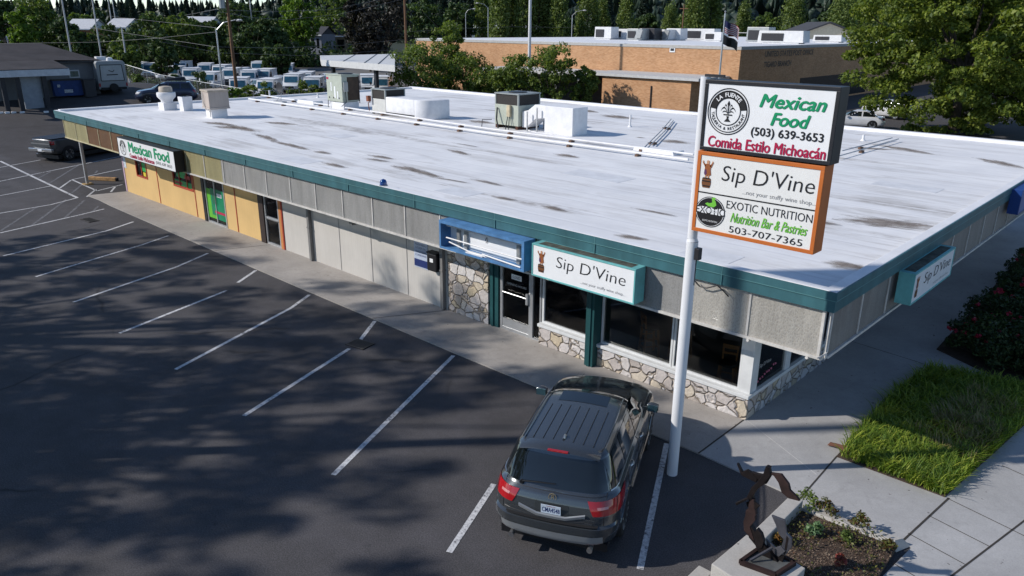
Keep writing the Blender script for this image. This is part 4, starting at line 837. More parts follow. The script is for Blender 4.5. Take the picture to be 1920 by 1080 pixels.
for k, (x0, x1, z0, z1, w_) in enumerate(((-1.6, .15, 0, .22, .42),)): b.add([(x0, -w_, z0), (x1, -w_*.8, z0), (x1, w_*.8, z0), (x0, w_, z0), (x0+.1, -w_*.8, z1*1.3), (x1-.35, -w_*.6, z1*.9), (x1-.35, w_*.6, z1*.9), (x0+.1, w_*.8, z1*1.3)], [(3, 2, 1, 0), (4, 5, 6, 7), (0, 1, 5, 4), (1, 2, 6, 5), (2, 3, 7, 6), (3, 0, 4, 7)])
o = b.build('roof_box', BLACK, None, bevel=.05, smooth=40); o.location = (p[0], p[1], p[2]+1.75); o.rotation_euler = (0, 0, math.radians(-118)); tag(o, 'black cargo box strapped on the dark blue SUV roof', 'roof box')
# pickup behind the corner post
PICK_TAB = [(0, .48, .46, -2.75, 2.8, .90), (.15, .62, .58, -2.82, 2.9, .97), (.4, .85, .8, -2.84, 2.92, 1.0), (.7, 1.08, .98, -2.84, 2.9, 1.0), (.95, 1.27, 1.12, -2.82, 2.85, .98), (1, 1.30, 1.15, -2.80, 2.8, .95),
            (1.05, 1.32, 1.32, -.55, 1.35, .90), (1.5, 1.62, 1.62, -.46, .85, .82), (1.88, 1.85, 1.85, -.38, .35, .74), (2, 1.90, 1.90, -.3, .2, .66)]
pa, pb = atz(80, 303), atz(145, 308)
pk_rot = math.radians(25); fwd = Vector((math.cos(pk_rot), math.sin(pk_rot), 0)); c = Vector((pa[0]*.5+pb[0]*.5, pa[1]*.5+pb[1]*.5, 0))
PKR = math.radians(112)
f_ = Vector((math.cos(PKR), math.sin(PKR), 0)); base = Vector((-46.25, .7, 0)) + f_*2.82; base.z = 0
pk = generic_car('dark pickup truck with chrome bumper parked behind the steel post', None, (.055, .06, .066), PICK_TAB, 3.7, base, PKR, r=.42, wins=((-.45, .25), (.3, .95)), hood=(1.3, 1.5), name='pickup_truck', cat='pickup truck')
b = MB(); b.box(-2.72, -.65, -.82, .82, 1.355, 1.365); b.build('bed_cover', BLACK, pk); b = MB(); b.box(-2.95, -2.80, -.95, .95, .62, .80); b.build('rear_bumper', CHROME, pk, bevel=.03)
b = MB(); b.box(-2.86, -2.845, -.78, .78, .92, 1.24); b.build('tailgate_panel', mat('tailgate_grey', (.12, .125, .13), .35, .5), pk, bevel=.004); b = MB(); b.box(-2.875, -2.862, -.74, .74, 1.04, 1.1); b.build('tailgate_trim', CHROME, pk); b = MB(); b.box(-2.965, -2.951, -.16, .16, .64, .77); b.build('licence_plate', SIGNW, pk)
b = MB(); b.tube([(-2.7, 0, .5), (-3.1, 0, .48), (-3.15, 0, .56)], .04, 6); b.build('tow_hitch', CHROME, pk)
# white cars under the street tree
JEEP_TAB = scale_tab(SUV_TAB, .93, .98, .94)
p = atz(1620, 243); q = atz(1662, 232)
WCAR = generic_car('white sedan parked under the big street tree', None, (.62, .62, .63), SEDAN_TAB, 2.7, (p[0]-1.2, p[1]+1.0, 0), math.radians(200), r=.33, hood=(.8, 1.2))
p = atz(1672, 226)
WSUV = generic_car('white SUV parked behind the white sedan', None, (.62, .62, .63), JEEP_TAB, 2.65, (p[0]-1.2, p[1]+2.0, 0), math.radians(170), r=.36, hood=(.9, 1.3), wins=((-1.8, -1.1), (-1.0, -.3), (-.2, .75)))
# mail vans in the fenced yard
def mail_van():
    t = thing('mail_van', 'white right hand drive mail van parked in the fenced yard', 'van'); P = m_carpaint('van_white', (.66, .67, .67), 0, .4)
    pts = [(-2.1, .35), (2.15, .35), (2.2, .85), (1.55, 1.05), (1.1, 1.95), (.9, 2.08), (-1.95, 2.12), (-2.1, 2.0)]; b = MB(); b.slab(pts, -.92, .92); b.build('body', P, t, bevel=.05, smooth=35)
    b = MB(); b.box(-2.12, .98, -.96, .96, 2.07, 2.14); b.build('roof', WHITE, t, bevel=.03)
    b = MB(); b.add([(1.48, -.78, 1.2), (1.48, .78, 1.2), (1.16, .78, 1.86), (1.16, -.78, 1.86)], [(0, 1, 2, 3)]); 
    for i in range(4): v = b.v[i]; b.v[i] = (v[0]+.02, v[1], v[2]+.01)
    b.build('windscreen', mat('blue_windscreen', (.03, .10, .15), .08, var=.3, coat=.5), t)
    for sg in (-1, 1):
        b = MB(); b.add([(1.3, sg*.926, 1.12), (.3, sg*.926, 1.12), (.3, sg*.926, 1.82), (1.0, sg*.926, 1.82)], [(0, 1, 2, 3)]); b.build('side_window', CARGLASS, t)
        b = MB(); b.box(-2.0, 1.2, sg*.926-.003, sg*.926+.003, .93, 1.0); b.build('stripe', mat('mail_blue', (.02, .06, .25), .5), t)
        b = MB(); b.bar((1.25, sg*.92, 1.3), (1.35, sg*1.12, 1.35), .03); b.box(1.3, 1.36, sg*1.12-.09, sg*1.12+.09, 1.25, 1.55); b.build('mirror', DARK, t)
        b = MB(); b.lathe([(.11, -.02), (.11, .02)], 12, (2.2, sg*.66, .72), 'x'); b.build('headlight', CLRL, t)
        for xw in (-1.3, 1.45): wheel('wheel', t, xw, sg*.82, .33, .2, GREY, 5)
    b = MB(); b.box(2.16, 2.26, -.9, .9, .38, .52); b.build('bumper', BLACK, t); b = MB(); b.box(2.18, 2.215, -.5, .5, .6, .8); b.build('grille', DARK, t); return t
van0 = mail_van()
VANS = [(345, 141, 1.0), (388, 146, 1.0), (418, 150, .95), (437, 158, 1.0), (470, 163, 1.0), (500, 160, .95), (520, 141, 1.05), (540, 146, 1.05), (553, 172, 1.0), (575, 165, .9), (362, 158, .95), (398, 168, .95), (330, 152, .9), (452, 182, .95), (506, 185, 1.0), (590, 180, .95), (692, 174, 1.0), (718, 178, 1.0), (250, 139, .95), (268, 143, .95), (290, 146, .95), (487, 141, .95)]
for i, (px, py, sc) in enumerate(VANS):
    p = gnd(px, py) if py > 164 else atz(px, py, 0); rz = math.radians((-42, -36, -47)[i % 3])
    lab = 'white mail van among the rows parked behind the chain link fence'
    if i == 0: van0.location = tuple(p); van0.rotation_euler = (0, 0, math.radians(-42)); van0['label'] = lab; van0['group'] = 'white mail vans in the fenced yard'; continue
    dup(van0, p, rz, lab, 'white mail vans in the fenced yard', (1, 1, 1 if sc > .9 else .95))
for i, (px, py, k, a) in enumerate(((372, 143, 0, -30), (410, 158, 1, -50), (485, 172, 0, -42), (525, 168, 1, -35), (570, 150, 0, -42), (600, 168, 1, -60), (305, 150, 1, -20), (280, 142, 0, 150), (460, 148, 1, -40), (620, 158, 0, 30))):
    p = atz(px, py, 0); dup((WCAR, WSUV)[k], p, math.radians(a), ('white sedan standing among the mail vans in the yard', 'white SUV standing among the mail vans in the yard')[k], ('white sedans among the mail vans', 'white SUVs among the mail vans')[k])
# travel trailer
p = gnd(216, 178); t = thing('travel_trailer', 'grey and white travel trailer parked beside the dark roofed house', 'caravan', (p[0], p[1], p[2]), math.radians(84)); t.scale = (.9, .9, .88)
TG = mat('trailer_grey', (.26, .27, .27), .45, var=.05); b = MB(); b.slab([(-1.25, .55), (1.25, .55), (1.25, 2.9), (1.1, 3.1), (-1.1, 3.1), (-1.25, 2.9)], 0, 6.5); b.build('body', TG, t, bevel=.06, smooth=40)
b = MB(); b.slab([(-.95, 1.35), (.98, 1.35), (.9, 2.72), (-.9, 2.72)], -.02, -.005); b.build('rear_panel', mat('trailer_panel', (.36, .37, .37), .4), t)
b = MB()
for a, c in (((-.98, 1.32), (1.0, 1.32)), ((1.0, 1.32), (.92, 2.75)), ((.92, 2.75), (-.92, 2.75)), ((-.92, 2.75), (-.98, 1.32))): b.bar((a[0], -.02, a[1]), (c[0], -.02, c[1]), .06, .03, up=(0, 1, 0))
b.bar((-.45, -.025, 1.85), (.5, -.025, 1.87), .09, .01, up=(0, 1, 0)); b.bar((-.25, -.025, 2.25), (.1, -.025, 2.12), .07, .01, up=(0, 1, 0)); b.bar((.1, -.025, 2.12), (.25, -.025, 2.3), .05, .01, up=(0, 1, 0)); b.build('graphic', INK, t)
b = MB(); b.box(-1.1, 1.1, -.1, .1, .5, .72); b.lathe([(.001, -.12), (.36, -.1), (.36, .1), (.001, .12)], 18, (.0, -.15, .72), 'y'); b.build('spare_wheel', RUBBER, t); b = MB(); b.lathe([(.001, 0), (.3, .0), (.25, .25), (.001, .33)], 14, (.2, .9, 3.1)); b.build('roof_dome', WHITE, t, smooth=40); b = MB(); b.box(-.5, .3, 2.5, 3.3, 3.1, 3.4); b.build('roof_unit', WHITE, t, smooth=40)
for sg in (-1, 1):
    for y in (2.6, 3.5): b = MB(); b.lathe([(.001, -.1), (.36, -.1), (.36, .1), (.001, .1)], 16, (sg*1.1, y, .36), 'x'); b.build('wheel', RUBBER, t)
    b = MB(); b.box(sg*1.15-.06, sg*1.15+.06, -.04, -.01, .8, 1.1); b.build('tail_light', REDL, t)
# ================================================================== ROOFTOP EQUIPMENT
RZ = 3.42
def rp(px, py): return atz(px, py, RZ)
def rthing(name, label, cat, px, py, rz=0, group=None, dx=0, dy=0):
    p = rp(px, py); return thing(name, label, cat, (p[0]+dx, p[1]+dy, RZ), rz, group)
RW_ = mat('roof_coating', (.72, .72, .73), .6, var=.1, scale=3)
t = rthing('exhaust_fan', 'white mushroom exhaust fan with beige cap on left roof end', 'roof fan', 305, 206, 0, None, .1, .25)
b = MB(); b.box(-.35, .35, -.35, .35, 0, .38); b.build('curb', RW_, t, bevel=.015); b = MB(); b.lathe([(.3, .38), (.3, .5), (.46, .68), (.48, .82), (.46, .9), (.36, .92)], 24); b.build('bowl', RW_, t, smooth=50)
b = MB(); b.lathe([(.34, .9), (.34, 1.12), (.3, 1.2), (.12, 1.23), (.001, 1.23)], 24); b.build('cap', mat('weathered_beige', (.42, .36, .29), .7, var=.3), t, smooth=40)
t = rthing('roof_vent', 'small white square vent stub beside the exhaust fan', 'vent', 341, 208, 0, None, 0, .25); b = MB(); b.box(-.24, .24, -.24, .24, 0, .72, taper=1.12); b.build('stack', RW_, t); b = MB(); b.box(-.22, .22, -.22, .22, .68, .722); b.build('opening', BLACK, t)
t = rthing('swamp_cooler', 'beige louvred swamp cooler on white stand', 'roof cooler', 391, 221, math.radians(-8), None, 0, .45); BEI = m_boards('beige_louvre', (.46, .395, .35), .09, .12, streak=.4)
b = MB(); b.box(-.42, .42, -.38, .38, 0, .42); b.build('stand', RW_, t); b = MB(); b.box(-.56, .56, -.5, .5, .44, .52); b.box(-.54, .54, -.48, .48, .52, 1.25); b.build('housing', BEI, t, bevel=.015)
b = MB(); b.box(-.58, .58, -.52, .52, 1.25, 1.33); b.build('lid', mat('weathered_beige', (.42, .36, .29)), t, bevel=.015); b = MB(); b.tube([(-.25, -.53, 1.2), (-.18, -.54, .75), (.0, -.5, .38), (.35, -.42, .36), (.42, -.44, .05)], .025, 6); b.build('water_line', TRIMW, t)
SAGE = mat('sage_unit_paint', (.40, .43, .36), .5, var=.1); GRILL = mat('coil_dark', (.025, .022, .02), .7, var=.3, scale=20); GRLBR = mat('coil_brown', (.055, .035, .022), .7, var=.3)
t = rthing('air_conditioner', 'tall sage green air conditioner on white curb', 'air conditioner', 645, 206, 0, 'rooftop air conditioners')
b = MB(); b.box(-1.3, 0, 0, 1.0, 0, .38); b.build('curb', RW_, t, bevel=.02); b = MB(); b.box(-1.42, .03, -.06, 1.06, .40, 1.78); b.build('cabinet', SAGE, t, bevel=.03); b = MB(); b.box(-1.45, .06, -.09, 1.09, 1.78, 1.84); b.build('top', SAGE, t, bevel=.015)
b = MB(); b.lathe([(.001, 1.85), (.4, 1.85), (.4, 1.88), (.3, 1.89)], 20, (-.4, .5, 0)); b.build('fan_guard', BLACK, t); b = MB(); b.box(.032, .045, .28, 1.02, .48, 1.7); b.build('coil', GRLBR, t); b = MB(); b.box(.035, .13, .0, .26, .95, 1.45); b.build('disconnect_box', GREY, t, bevel=.01)
b = MB(); b.box(-1.38, -1.2, -.068, -.061, 1.55, 1.66); b.build('red_badge', CRIM, t); b = MB(); b.box(-1.02, -.94, -.068, -.061, .95, 1.4); b.box(-.72, -.6, -.068, -.061, .6, 1.2); b.box(-.45, -.36, -.068, -.061, .55, .95); b.build('sticker', SIGNW, t)
b = MB()
for x in (-1.2, -.8, -.3): b.lathe([(.05, -.07), (.001, -.075)], 10, (x, 0, .6), 'y')
b.tube([(-1.3, -.1, .45), (-1.3, -.12, .05)], .02, 6); b.tube([(.09, .1, .95), (.1, .12, .4), (.1, -.2, .2)], .02, 6); b.box(.05, .07, 1.0, 1.04, .3, 1.75); b.build('conduit', DARK, t)
def ac_unit(t, w_, d_, zb, zt, grid):
    b = MB(); b.box(0, w_, 0, d_, zb, zt-.5); b.build('cabinet', SAGE if grid else mat('pale_unit_paint', (.55, .55, .52), .5, var=.1), t, bevel=.015)
    b = MB(); b.box(.03, w_-.03, .03, d_-.03, zt-.5, zt-.03); b.build('coil', GRILL, t)
    b = MB()
    for x in (0, w_-.07):
        for y in (0, d_-.07): b.box(x, x+.07, y, y+.07, zt-.5, zt-.04)
    b.box(-.02, w_+.02, -.02, d_+.02, zt-.05, zt); b.build('frame', mat('unit_grey', (.30, .32, .31), .5, .3), t)
    b = MB(); b.lathe([(.001, zt+.002), (.42, zt+.002), (.42, zt+.03), (.34, zt+.035)], 22, (w_/2, d_/2, 0)); b.build('fan_guard', BLACK, t)
t = rthing('air_conditioner', 'square air conditioner joined to long rounded white duct', 'air conditioner', 707, 214, 0, 'rooftop air conditioners', -.4, 0); ac_unit(t, 1.15, 1.3, .1, 1.28, False)
b = MB(); b.box(-.02, .02, -.02, .02, 0, .1); 
for x in (.05, 1.1):
    for y in (.05, 1.2): b = MB(); b.box(x-.05, x+.05, y-.05, y+.05, 0, .1); b.build('foot', DARK, t)
b = MB(); b.tube([(-.1, -.1, .1), (-.15, -.12, .55), (.0, -.1, .6)], .025, 6); b.box(-.2, -.02, -.2, -.02, .62, .9); b.build('disconnect_box', mat('rusty_box', (.22, .07, .035), .7, var=.4), t)
b = MB(); b.box(1.16, 3.4, .0, 1.1, .16, .92); o = b.build('duct', RW_, t, bevel=.05, smooth=40); b = MB(); N = 10; prof = []
for k in range(N+1): a = PI/2*k/N; prof.append((3.4+.95*math.sin(a), .0+.92*math.cos(a)))
pl_ = [(3.4+.95*math.sin(PI/2*k/10), .95-.95*math.cos(PI/2*k/10)) for k in range(11)]; b.prism(pl_+[(4.35, 1.5), (3.4, 1.5)], .0, .92); b.build('duct_elbow', RW_, t, bevel=.05, smooth=40)
b = MB(); b.box(1.3, 3.5, .05, 1.05, .08, .15); b.build('duct_support', DARK, t)
t = rthing('air_conditioner', 'air conditioner with bent white duct, nearest on the roof', 'air conditioner', 925, 238, 0, 'rooftop air conditioners', .1, 0); ac_unit(t, 1.45, 1.45, .15, 1.55, True)
for x in (.1, 1.35): b = MB(); b.box(x-.06, x+.06, 0, 1.45, 0, .15); b.build('foot', mat('rust_wood', (.09, .04, .025), .9), t)
b = MB(); b.box(.85, 1.05, -.14, -.01, .55, 1.05); b.build('disconnect_box', mat('cream_box', (.5, .42, .28), .6, var=.3), t, bevel=.02); b = MB(); b.tube([(.2, -.05, .9), (.3, -.2, .4), (.55, -.35, .05)], .035, 6); b.tube([(.9, -.1, .55), (.9, -.25, .0)], .02, 6); b.tube([(1.0, -.1, .55), (1.05, -.2, .0)], .02, 6); b.tube([(-.1, -.1, .35), (-.5, -.3, .33), (-.55, -.3, .0)], .018, 6); b.build('conduit', DARK, t)
b = MB(); b.slab([(1.5, .12), (1.75, .12), (2.3, .55), (2.9, .62), (2.9, 1.15), (2.25, 1.15), (1.85, .88), (1.5, .8)], .2, 1.0); b.box(2.9, 4.45, .1, 1.1, .0, 1.16); b.build('duct', RW_, t, bevel=.02)
b = MB(); b.box(1.95, 2.0, -.02, .03, 0, .85); b.box(2.5, 2.55, .0, .05, 0, 1.05); b.box(1.95, 2.02, 1.1, 1.15, 0, .85); b.build('duct_support', GALV, t); b = MB(); b.prism([(2.6, -.1), (3.5, -.05), (3.0, .05), (1.8, .25)], .004, .03); b.build('flashing', RW_, t)
# long pipes on sleepers
def pipe_run(pts, r, label, step=1.6, name='roof_pipe', m_=None, group=None, off=0):
    t = thing(name, label, 'pipe', (pts[0][0], pts[0][1], RZ), 0, group); o = np.array([pts[0][0], pts[0][1], 0]); b = MB(); b.tube([(p[0]-o[0], p[1]-o[1], .12) for p in pts], r, 8); b.build('pipe', m_ or RW_, t, smooth=60)
    b = MB()
    for a, c in zip(pts[:-1], pts[1:]):
        L_ = math.hypot(c[0]-a[0], c[1]-a[1]); n = max(1, int(L_/step))
        for k in range(n): u = (k+.35)/n; x, y = a[0]+(c[0]-a[0])*u-o[0], a[1]+(c[1]-a[1])*u-o[1]; b.box(x-.06, x+.06, y-.12, y+.12, 0, .08)
    b.build('sleeper', mat('sleeper_wood', (.14, .085, .06), .9, var=.4, scale=7), t); return t
A, B_, C_ = rp(467, 189), rp(920, 255), rp(1290, 306)
pipe_run([A[:2], B_[:2], C_[:2]], .05, 'front white pipe run on wooden blocks across the roof', 2.6)
A, B_, C_ = rp(490, 182), rp(920, 247), rp(1300, 296)
pipe_run([A[:2], B_[:2], C_[:2]], .04, 'rear white pipe run on wooden blocks across the roof', 3.0)
for pts, lab in (([rp(1578, 289), rp(1672, 264)], 'thin grey conduit pair near right rear roof edge'), ([rp(1572, 299), rp(1684, 266)], 'lower thin grey conduit near right rear roof edge'), ([rp(1207, 283), rp(1240, 250), rp(1258, 228)], 'short conduit run behind the bent duct'), ([rp(1213, 284), rp(1247, 250), rp(1262, 231)], 'second short conduit run beside the first one')):
    pipe_run([p[:2] for p in pts], .022, lab, 4., 'roof_conduit', GALV)
p = rp(725, 352); t = thing('roof_beacon', 'small blue dome beacon on the roof front edge', 'beacon', (p[0], .12, 3.5)); b = MB(); b.lathe([(.1, 0), (.1, .1), (.075, .16), (.001, .19)], 16); b.build('dome', mat('blue_dome', (.005, .05, .22), .15, var=.2, coat=.6), t, smooth=60); b = MB(); b.lathe([(.12, -.0), (.12, .02), (.001, .02)], 16); b.build('base', GREY, t)
t = rthing('satellite_dish', 'dark satellite dish on roof tripod near the rear left edge', 'satellite dish', 512, 190, 0, None, .9, 0); b = MB(); b.tube([(0, 0, 0), (.1, 0, .55)], .02, 6); b.box(-.6, .4, -.15, .15, 0, .08); b.tube([(-.45, -.1, 0), (.08, 0, .45)], .015, 5); b.build('mast', GALV, t)
b = MB(); b.lathe([(.001, 0), (.18, .03), (.36, .12), (.37, .12), (.18, .05)], 22); b.v = [(v[0]*1.0+.1, -v[2]*.95-.02+.05, v[1]*.85+.85) for v in b.v]; b.build('dish', mat('dish_dark', (.02, .02, .024), .5), t, smooth=60); b = MB(); b.tube([(.1, 0, .6), (.1, -.4, .65), (.1, -.42, .8)], .015, 5); b.build('feed_arm', DARK, t)
t = rthing('roof_hatch', 'low white roof hatch beside the sage air conditioner', 'roof hatch', 585, 196, 0, None, -.5, .2); b = MB(); b.box(-.9, .9, -.35, .35, 0, .2, taper=.9); b.build('cover', RW_, t, bevel=.03)
t = rthing('roof_curb', 'low white roof curb in front of the conduit run', 'roof curb', 1225, 287, 0, None, 0, .3); b = MB(); b.box(-.9, .9, -.35, .45, 0, .12, taper=.92); b.build('cover', RW_, t, bevel=.02)
for px, py, h, lab in ((1181, 238, .55, 'white plumbing vent pipe standing behind the bent duct'), (422, 192, .2, 'short white vent stub near rear left roof edge'), (506, 183, .45, 'grey vent box near the satellite dish'), (596, 183, .3, 'small vent stub left of the sage unit'), (1618, 264, .25, 'short vent beside the grey conduits')):
    p = rp(px, py); t = thing('vent_pipe', lab, 'vent pipe', (p[0], p[1], RZ)); b = MB(); b.tube([(0, 0, 0), (0, 0, h)], .05, 10); b.build('pipe', RW_, t); b = MB(); b.lathe([(.11, 0), (.06, .07), (.001, .07)], 12); b.build('flashing', RW_, t)
# repair patches welded on the membrane
for px, py, a, c in ((560, 300, 1.6, .9), (860, 360, 1.2, .8), (1120, 330, 2.2, 1.0), (1330, 480, 1.1, .9), (1700, 350, 1.8, .9), (640, 255, 1.0, 1.0)):
    p = rp(px, py); b = MB(); b.box(-a/2, a/2, -c/2, c/2, 0, .004); o = b.build('roof_patch', mat('membrane_patch', (.66, .665, .68), .55, var=.12, scale=2), shop); o.location = (p[0], p[1], RZ+.001)
# weathered patches lying on the membrane
def stain(px0, py0, px1, py1, wd, k):
    p, q = rp(px0, py0), rp(px1, py1); L_ = math.hypot(q[0]-p[0], q[1]-p[1])
    b = MB(); b.grid([[(-L_/2+L_*i/4, -wd/2+wd*j/2, 0) for i in range(5)] for j in range(3)]); o = b.build('roof_stain', STAIN); o.location = ((p[0]+q[0])/2, (p[1]+q[1])/2, RZ+.004+k*.0004); o.rotation_euler = (0, 0, math.atan2(q[1]-p[1], q[0]-p[0])); o.parent = shop
    o['label'] = 'dark ponding stain on the white membrane'
for k, s_ in enumerate(((1560, 408, 1785, 430, .75), (1540, 490, 1640, 508, .4), (400, 236, 465, 243, .5), (425, 232, 485, 250, .45), (478, 250, 520, 266, .35), (505, 262, 590, 285, .3), (380, 228, 440, 236, .5), (495, 228, 560, 235, .5), (1590, 276, 1680, 282, .4), (1640, 270, 1760, 292, .5), (1830, 295, 1925, 318, .5), (1130, 215, 1190, 224, .8), (1085, 205, 1120, 212, .6), (735, 310, 800, 325, .4), (770, 318, 830, 335, .3), (690, 290, 740, 300, .3), (1040, 288, 1085, 297, .4), (840, 280, 880, 292, .3), (1150, 440, 1215, 452, .25), (1015, 385, 1060, 398, .25), (1240, 262, 1290, 270, .6), (880, 225, 925, 233, .6))): stain(*s_[:4], s_[4]*1.5, k)
rs_ = random.Random(12)
for k in range(30):
    px, py = rs_.uniform(480, 1560), rs_.uniform(215, 520); p = rp(px, py)
    if not (-38 < p[0] < -2 and 1 < p[1] < 21): continue
    q = (p[0]+rs_.uniform(.5, 2.2), p[1]+rs_.uniform(-.15, .15)); L_ = q[0]-p[0]; wd = rs_.uniform(.15, .5)
    b = MB(); b.grid([[(-L_/2+L_*i/4, -wd/2+wd*j/2, 0) for i in range(5)] for j in range(3)]); o = b.build('roof_stain', STAIN); o.location = (p[0], p[1], RZ+.018+k*.0004); o.rotation_euler = (0, 0, rs_.uniform(-.1, .1)); o.parent = shop; o['label'] = 'dark ponding stain on the white membrane'
# ================================================================== FOLIAGE
def leaf_quads(P, N, size, bend=.25, asp=.55, rng=RNG):
    """one folded leaf (two quads) per point; N preferred normals"""
    n = len(P); N = N+rng.normal(0, .75, (n, 3)); N /= np.linalg.norm(N, axis=1)[:, None]+1e-9
    T = np.cross(N, rng.normal(0, 1, (n, 3))); T /= np.linalg.norm(T, axis=1)[:, None]+1e-9; B = np.cross(N, T)
    s = (size*rng.uniform(.6, 1.35, n))[:, None]
    a = P-T*s*.5; c = P+T*s*.5-N*s*bend; m1 = P+B*s*asp*.5; m2 = P-B*s*asp*.5
    V = np.stack([a, m1, c, m2], 1).reshape(-1, 3); F = np.arange(4*n).reshape(n, 4); return V, F
def clump_points(C, R, per, rng=RNG, squash=.75):
    k = len(C); d = rng.normal(0, 1, (k, per, 3)); d /= np.linalg.norm(d, axis=2)[..., None]; r = rng.uniform(.25, 1, (k, per, 1))**.5
    off = d*r*np.asarray(R)[:, None, None]; off[..., 2] *= squash; P = C[:, None]+off; return P.reshape(-1, 3), (d+np.array([0, 0, .5])).reshape(-1, 3)
def ellipsoid_clumps(k, c, rad, rmin=.45, rng=RNG, cut=-1.):
    out = []
    while len(out) < k:
        d = rng.normal(0, 1, 3); d /= np.linalg.norm(d)
        if d[2] < cut: continue
        out.append(np.array(c)+d*np.array(rad)*rng.uniform(rmin**3, 1)**(1/3.))
    return np.array(out)
def limb_mesh(x0, h0, targets, r0, rng, lean=.0):
    b = MB(); top = np.array([lean, 0, h0]); b.tube([(0, 0, -.2), (lean*.3, 0, h0*.4), top, top+np.array([lean*.5, 0, h0*.45])], [r0*1.25, r0, r0*.8, r0*.35], 10)
    for q in targets:
        s = top*rng.uniform(.75, 1.25); m = s*.5+q*.5+rng.normal(0, .15, 3)*np.linalg.norm(q-s)*.25; b.tube([s, m, q], [r0*.42, r0*.22, r0*.07], 6, False)
    return b
L_MAPLE = m_leaf('maple_leaf', (.04, .072, .012), (.125, .175, .026), (.27, .31, .05), .38)
L_DARK = m_leaf('dark_leaf', (.022, .044, .014), (.052, .09, .027), (.10, .15, .042), .25)
L_MID = m_leaf('mid_leaf', (.036, .07, .016), (.095, .145, .032), (.18, .23, .055), .33)
L_BRIGHT = m_leaf('bright_leaf', (.05, .10, .012), (.10, .18, .02), (.18, .26, .035), .35)
L_PURPLE = m_leaf('purple_leaf', (.010, .010, .009), (.020, .018, .014), (.035, .032, .02), .15)
L_POPLAR = m_leaf('poplar_leaf', (.05, .08, .018), (.12, .17, .04), (.22, .27, .08), .3)
L_CONIF = m_leaf('conifer_needles', (.009, .02, .014), (.02, .038, .024), (.034, .056, .032), .1)
L_SHRUB = m_leaf('shrub_leaf', (.05, .085, .018), (.12, .175, .035), (.24, .29, .07), .4)
L_ROSE = m_leaf('rose_leaf', (.012, .028, .010), (.03, .055, .016), (.07, .10, .03), .25)
def broad_tree(name, label, loc, h, wd, leaf, seed, nclump=70, per=110, size=.3, base=.22, group=None, cat='tree', cr=.17, squash=.7, rmin=.4, wd2=None, trunk_r=None, twig=0, cut=-1., th=0.):
    rng = np.random.default_rng(seed); t = thing(name, label, cat, loc, rng.uniform(0, .3), group)
    cz = h*(base+(1-base)*.5); rad = (wd/2*.86, (wd2 or wd)/2*.86, h*(1-base)*.5*.88)
    C = ellipsoid_clumps(nclump, (0, 0, cz), rad, rmin, rng, cut); R = rng.uniform(.7, 1.3, nclump)*wd*cr*.6
    P, N = clump_points(C, R, per, rng, squash); keep = P[:, 2] > .15; V, F = leaf_quads(P[keep], N[keep], size, rng=rng)
    fastmesh('crown', V, F, leaf, t)
    limb_mesh(0, max(h*base*1.15, th), [C[i] for i in rng.choice(nclump, min(nclump, 26), False)], trunk_r or max(.09, h*.022), rng).build('trunk', BARK, t, smooth=60)
    return t
def proto_crowns():
    pass
def poplar_tree(name, label, loc, h, wd, leaf, seed, group):
    rng = np.random.default_rng(seed); t = thing(name, label, 'tree', loc, 0, group); k = 90; z = rng.uniform(.06, .97, k)*h; u = z/h
    rr = wd/2*np.clip(np.minimum(u*5, (1-u)*1.9+.12), 0, 1)**.7; a = rng.uniform(0, 2*PI, k); C = np.column_stack([rr*.75*np.cos(a), rr*.75*np.sin(a), z]); R = np.full(k, wd*.22)
    d = rng.normal(0, 1, (k, 60, 3)); d /= np.linalg.norm(d, axis=2)[..., None]; off = d*rng.uniform(.3, 1, (k, 60, 1))*R[:, None, None]; off[..., 2] *= 2.6; P = (C[:, None]+off).reshape(-1, 3)
    P = P[(P[:, 2] > .3)]; V, F = leaf_quads(P, P*[1, 1, 0]/wd+[0, 0, .3], h*.035, rng=rng); fastmesh('crown', V, F, leaf, t)
    b = MB(); b.tube([(0, 0, -.2), (0, 0, h*.5), (0, 0, h*.9)], [h*.02, h*.012, h*.003], 8); b.build('trunk', BARK, t); return t
def conifer_tree(name, label, loc, h, wd, seed, group):
    rng = np.random.default_rng(seed); t = thing(name, label, 'tree', loc, 0, group); n = 3400; u = rng.uniform(0, 1, n)**.8; lay = np.floor(u*16)/16; z = (.1+.9*(lay+rng.uniform(0, .05, n)))*h
    rad = wd/2*(1-lay)**.85*rng.uniform(.3, 1.05, n); a = rng.uniform(0, 2*PI, n); P = np.column_stack([rad*np.cos(a), rad*np.sin(a), z-rad*.35]); V, F = leaf_quads(P, np.column_stack([np.cos(a)*.3, np.sin(a)*.3, np.ones(n)]), h*.055, rng=rng, asp=.35)
    fastmesh('crown', V, F, L_CONIF, t); b = MB(); b.tube([(0, 0, -.2), (0, 0, h*.97)], [h*.018, h*.002], 8); b.build('trunk', BARK, t); return t
def px_tree(px, d, top, wpx, base_z=None):
    """ground point, height and width of something seen at photo column px, d metres away"""
    x, y, zt = atd(px, d, top); x, y = float(x), float(y); g = float(terrain(x, y)) if base_z is None else base_z
    r = ray(px, 60); dep = d/math.hypot(r[0], r[1]); return (x, y, g), zt-g, wpx*dep/F_PX
# --- the big street tree on the right
x, y, z = atz(1785, 252); 
broad_tree('street_tree', 'big spreading street tree hanging over the rear roof edge', (x, y, 0), 17.5, 20.5, L_MAPLE, 5, 380, 230, .31, -.10, cr=.08, squash=.55, rmin=.35, trunk_r=.36, wd2=16, th=4.2)
(lx, ly, lz), h, wd = px_tree(1905, 78, -80, 170); broad_tree('street_tree', 'second street tree at the right picture edge', (lx, ly, lz), 14, 13, L_MAPLE, 15, 90, 130, .45, .1, cr=.14)
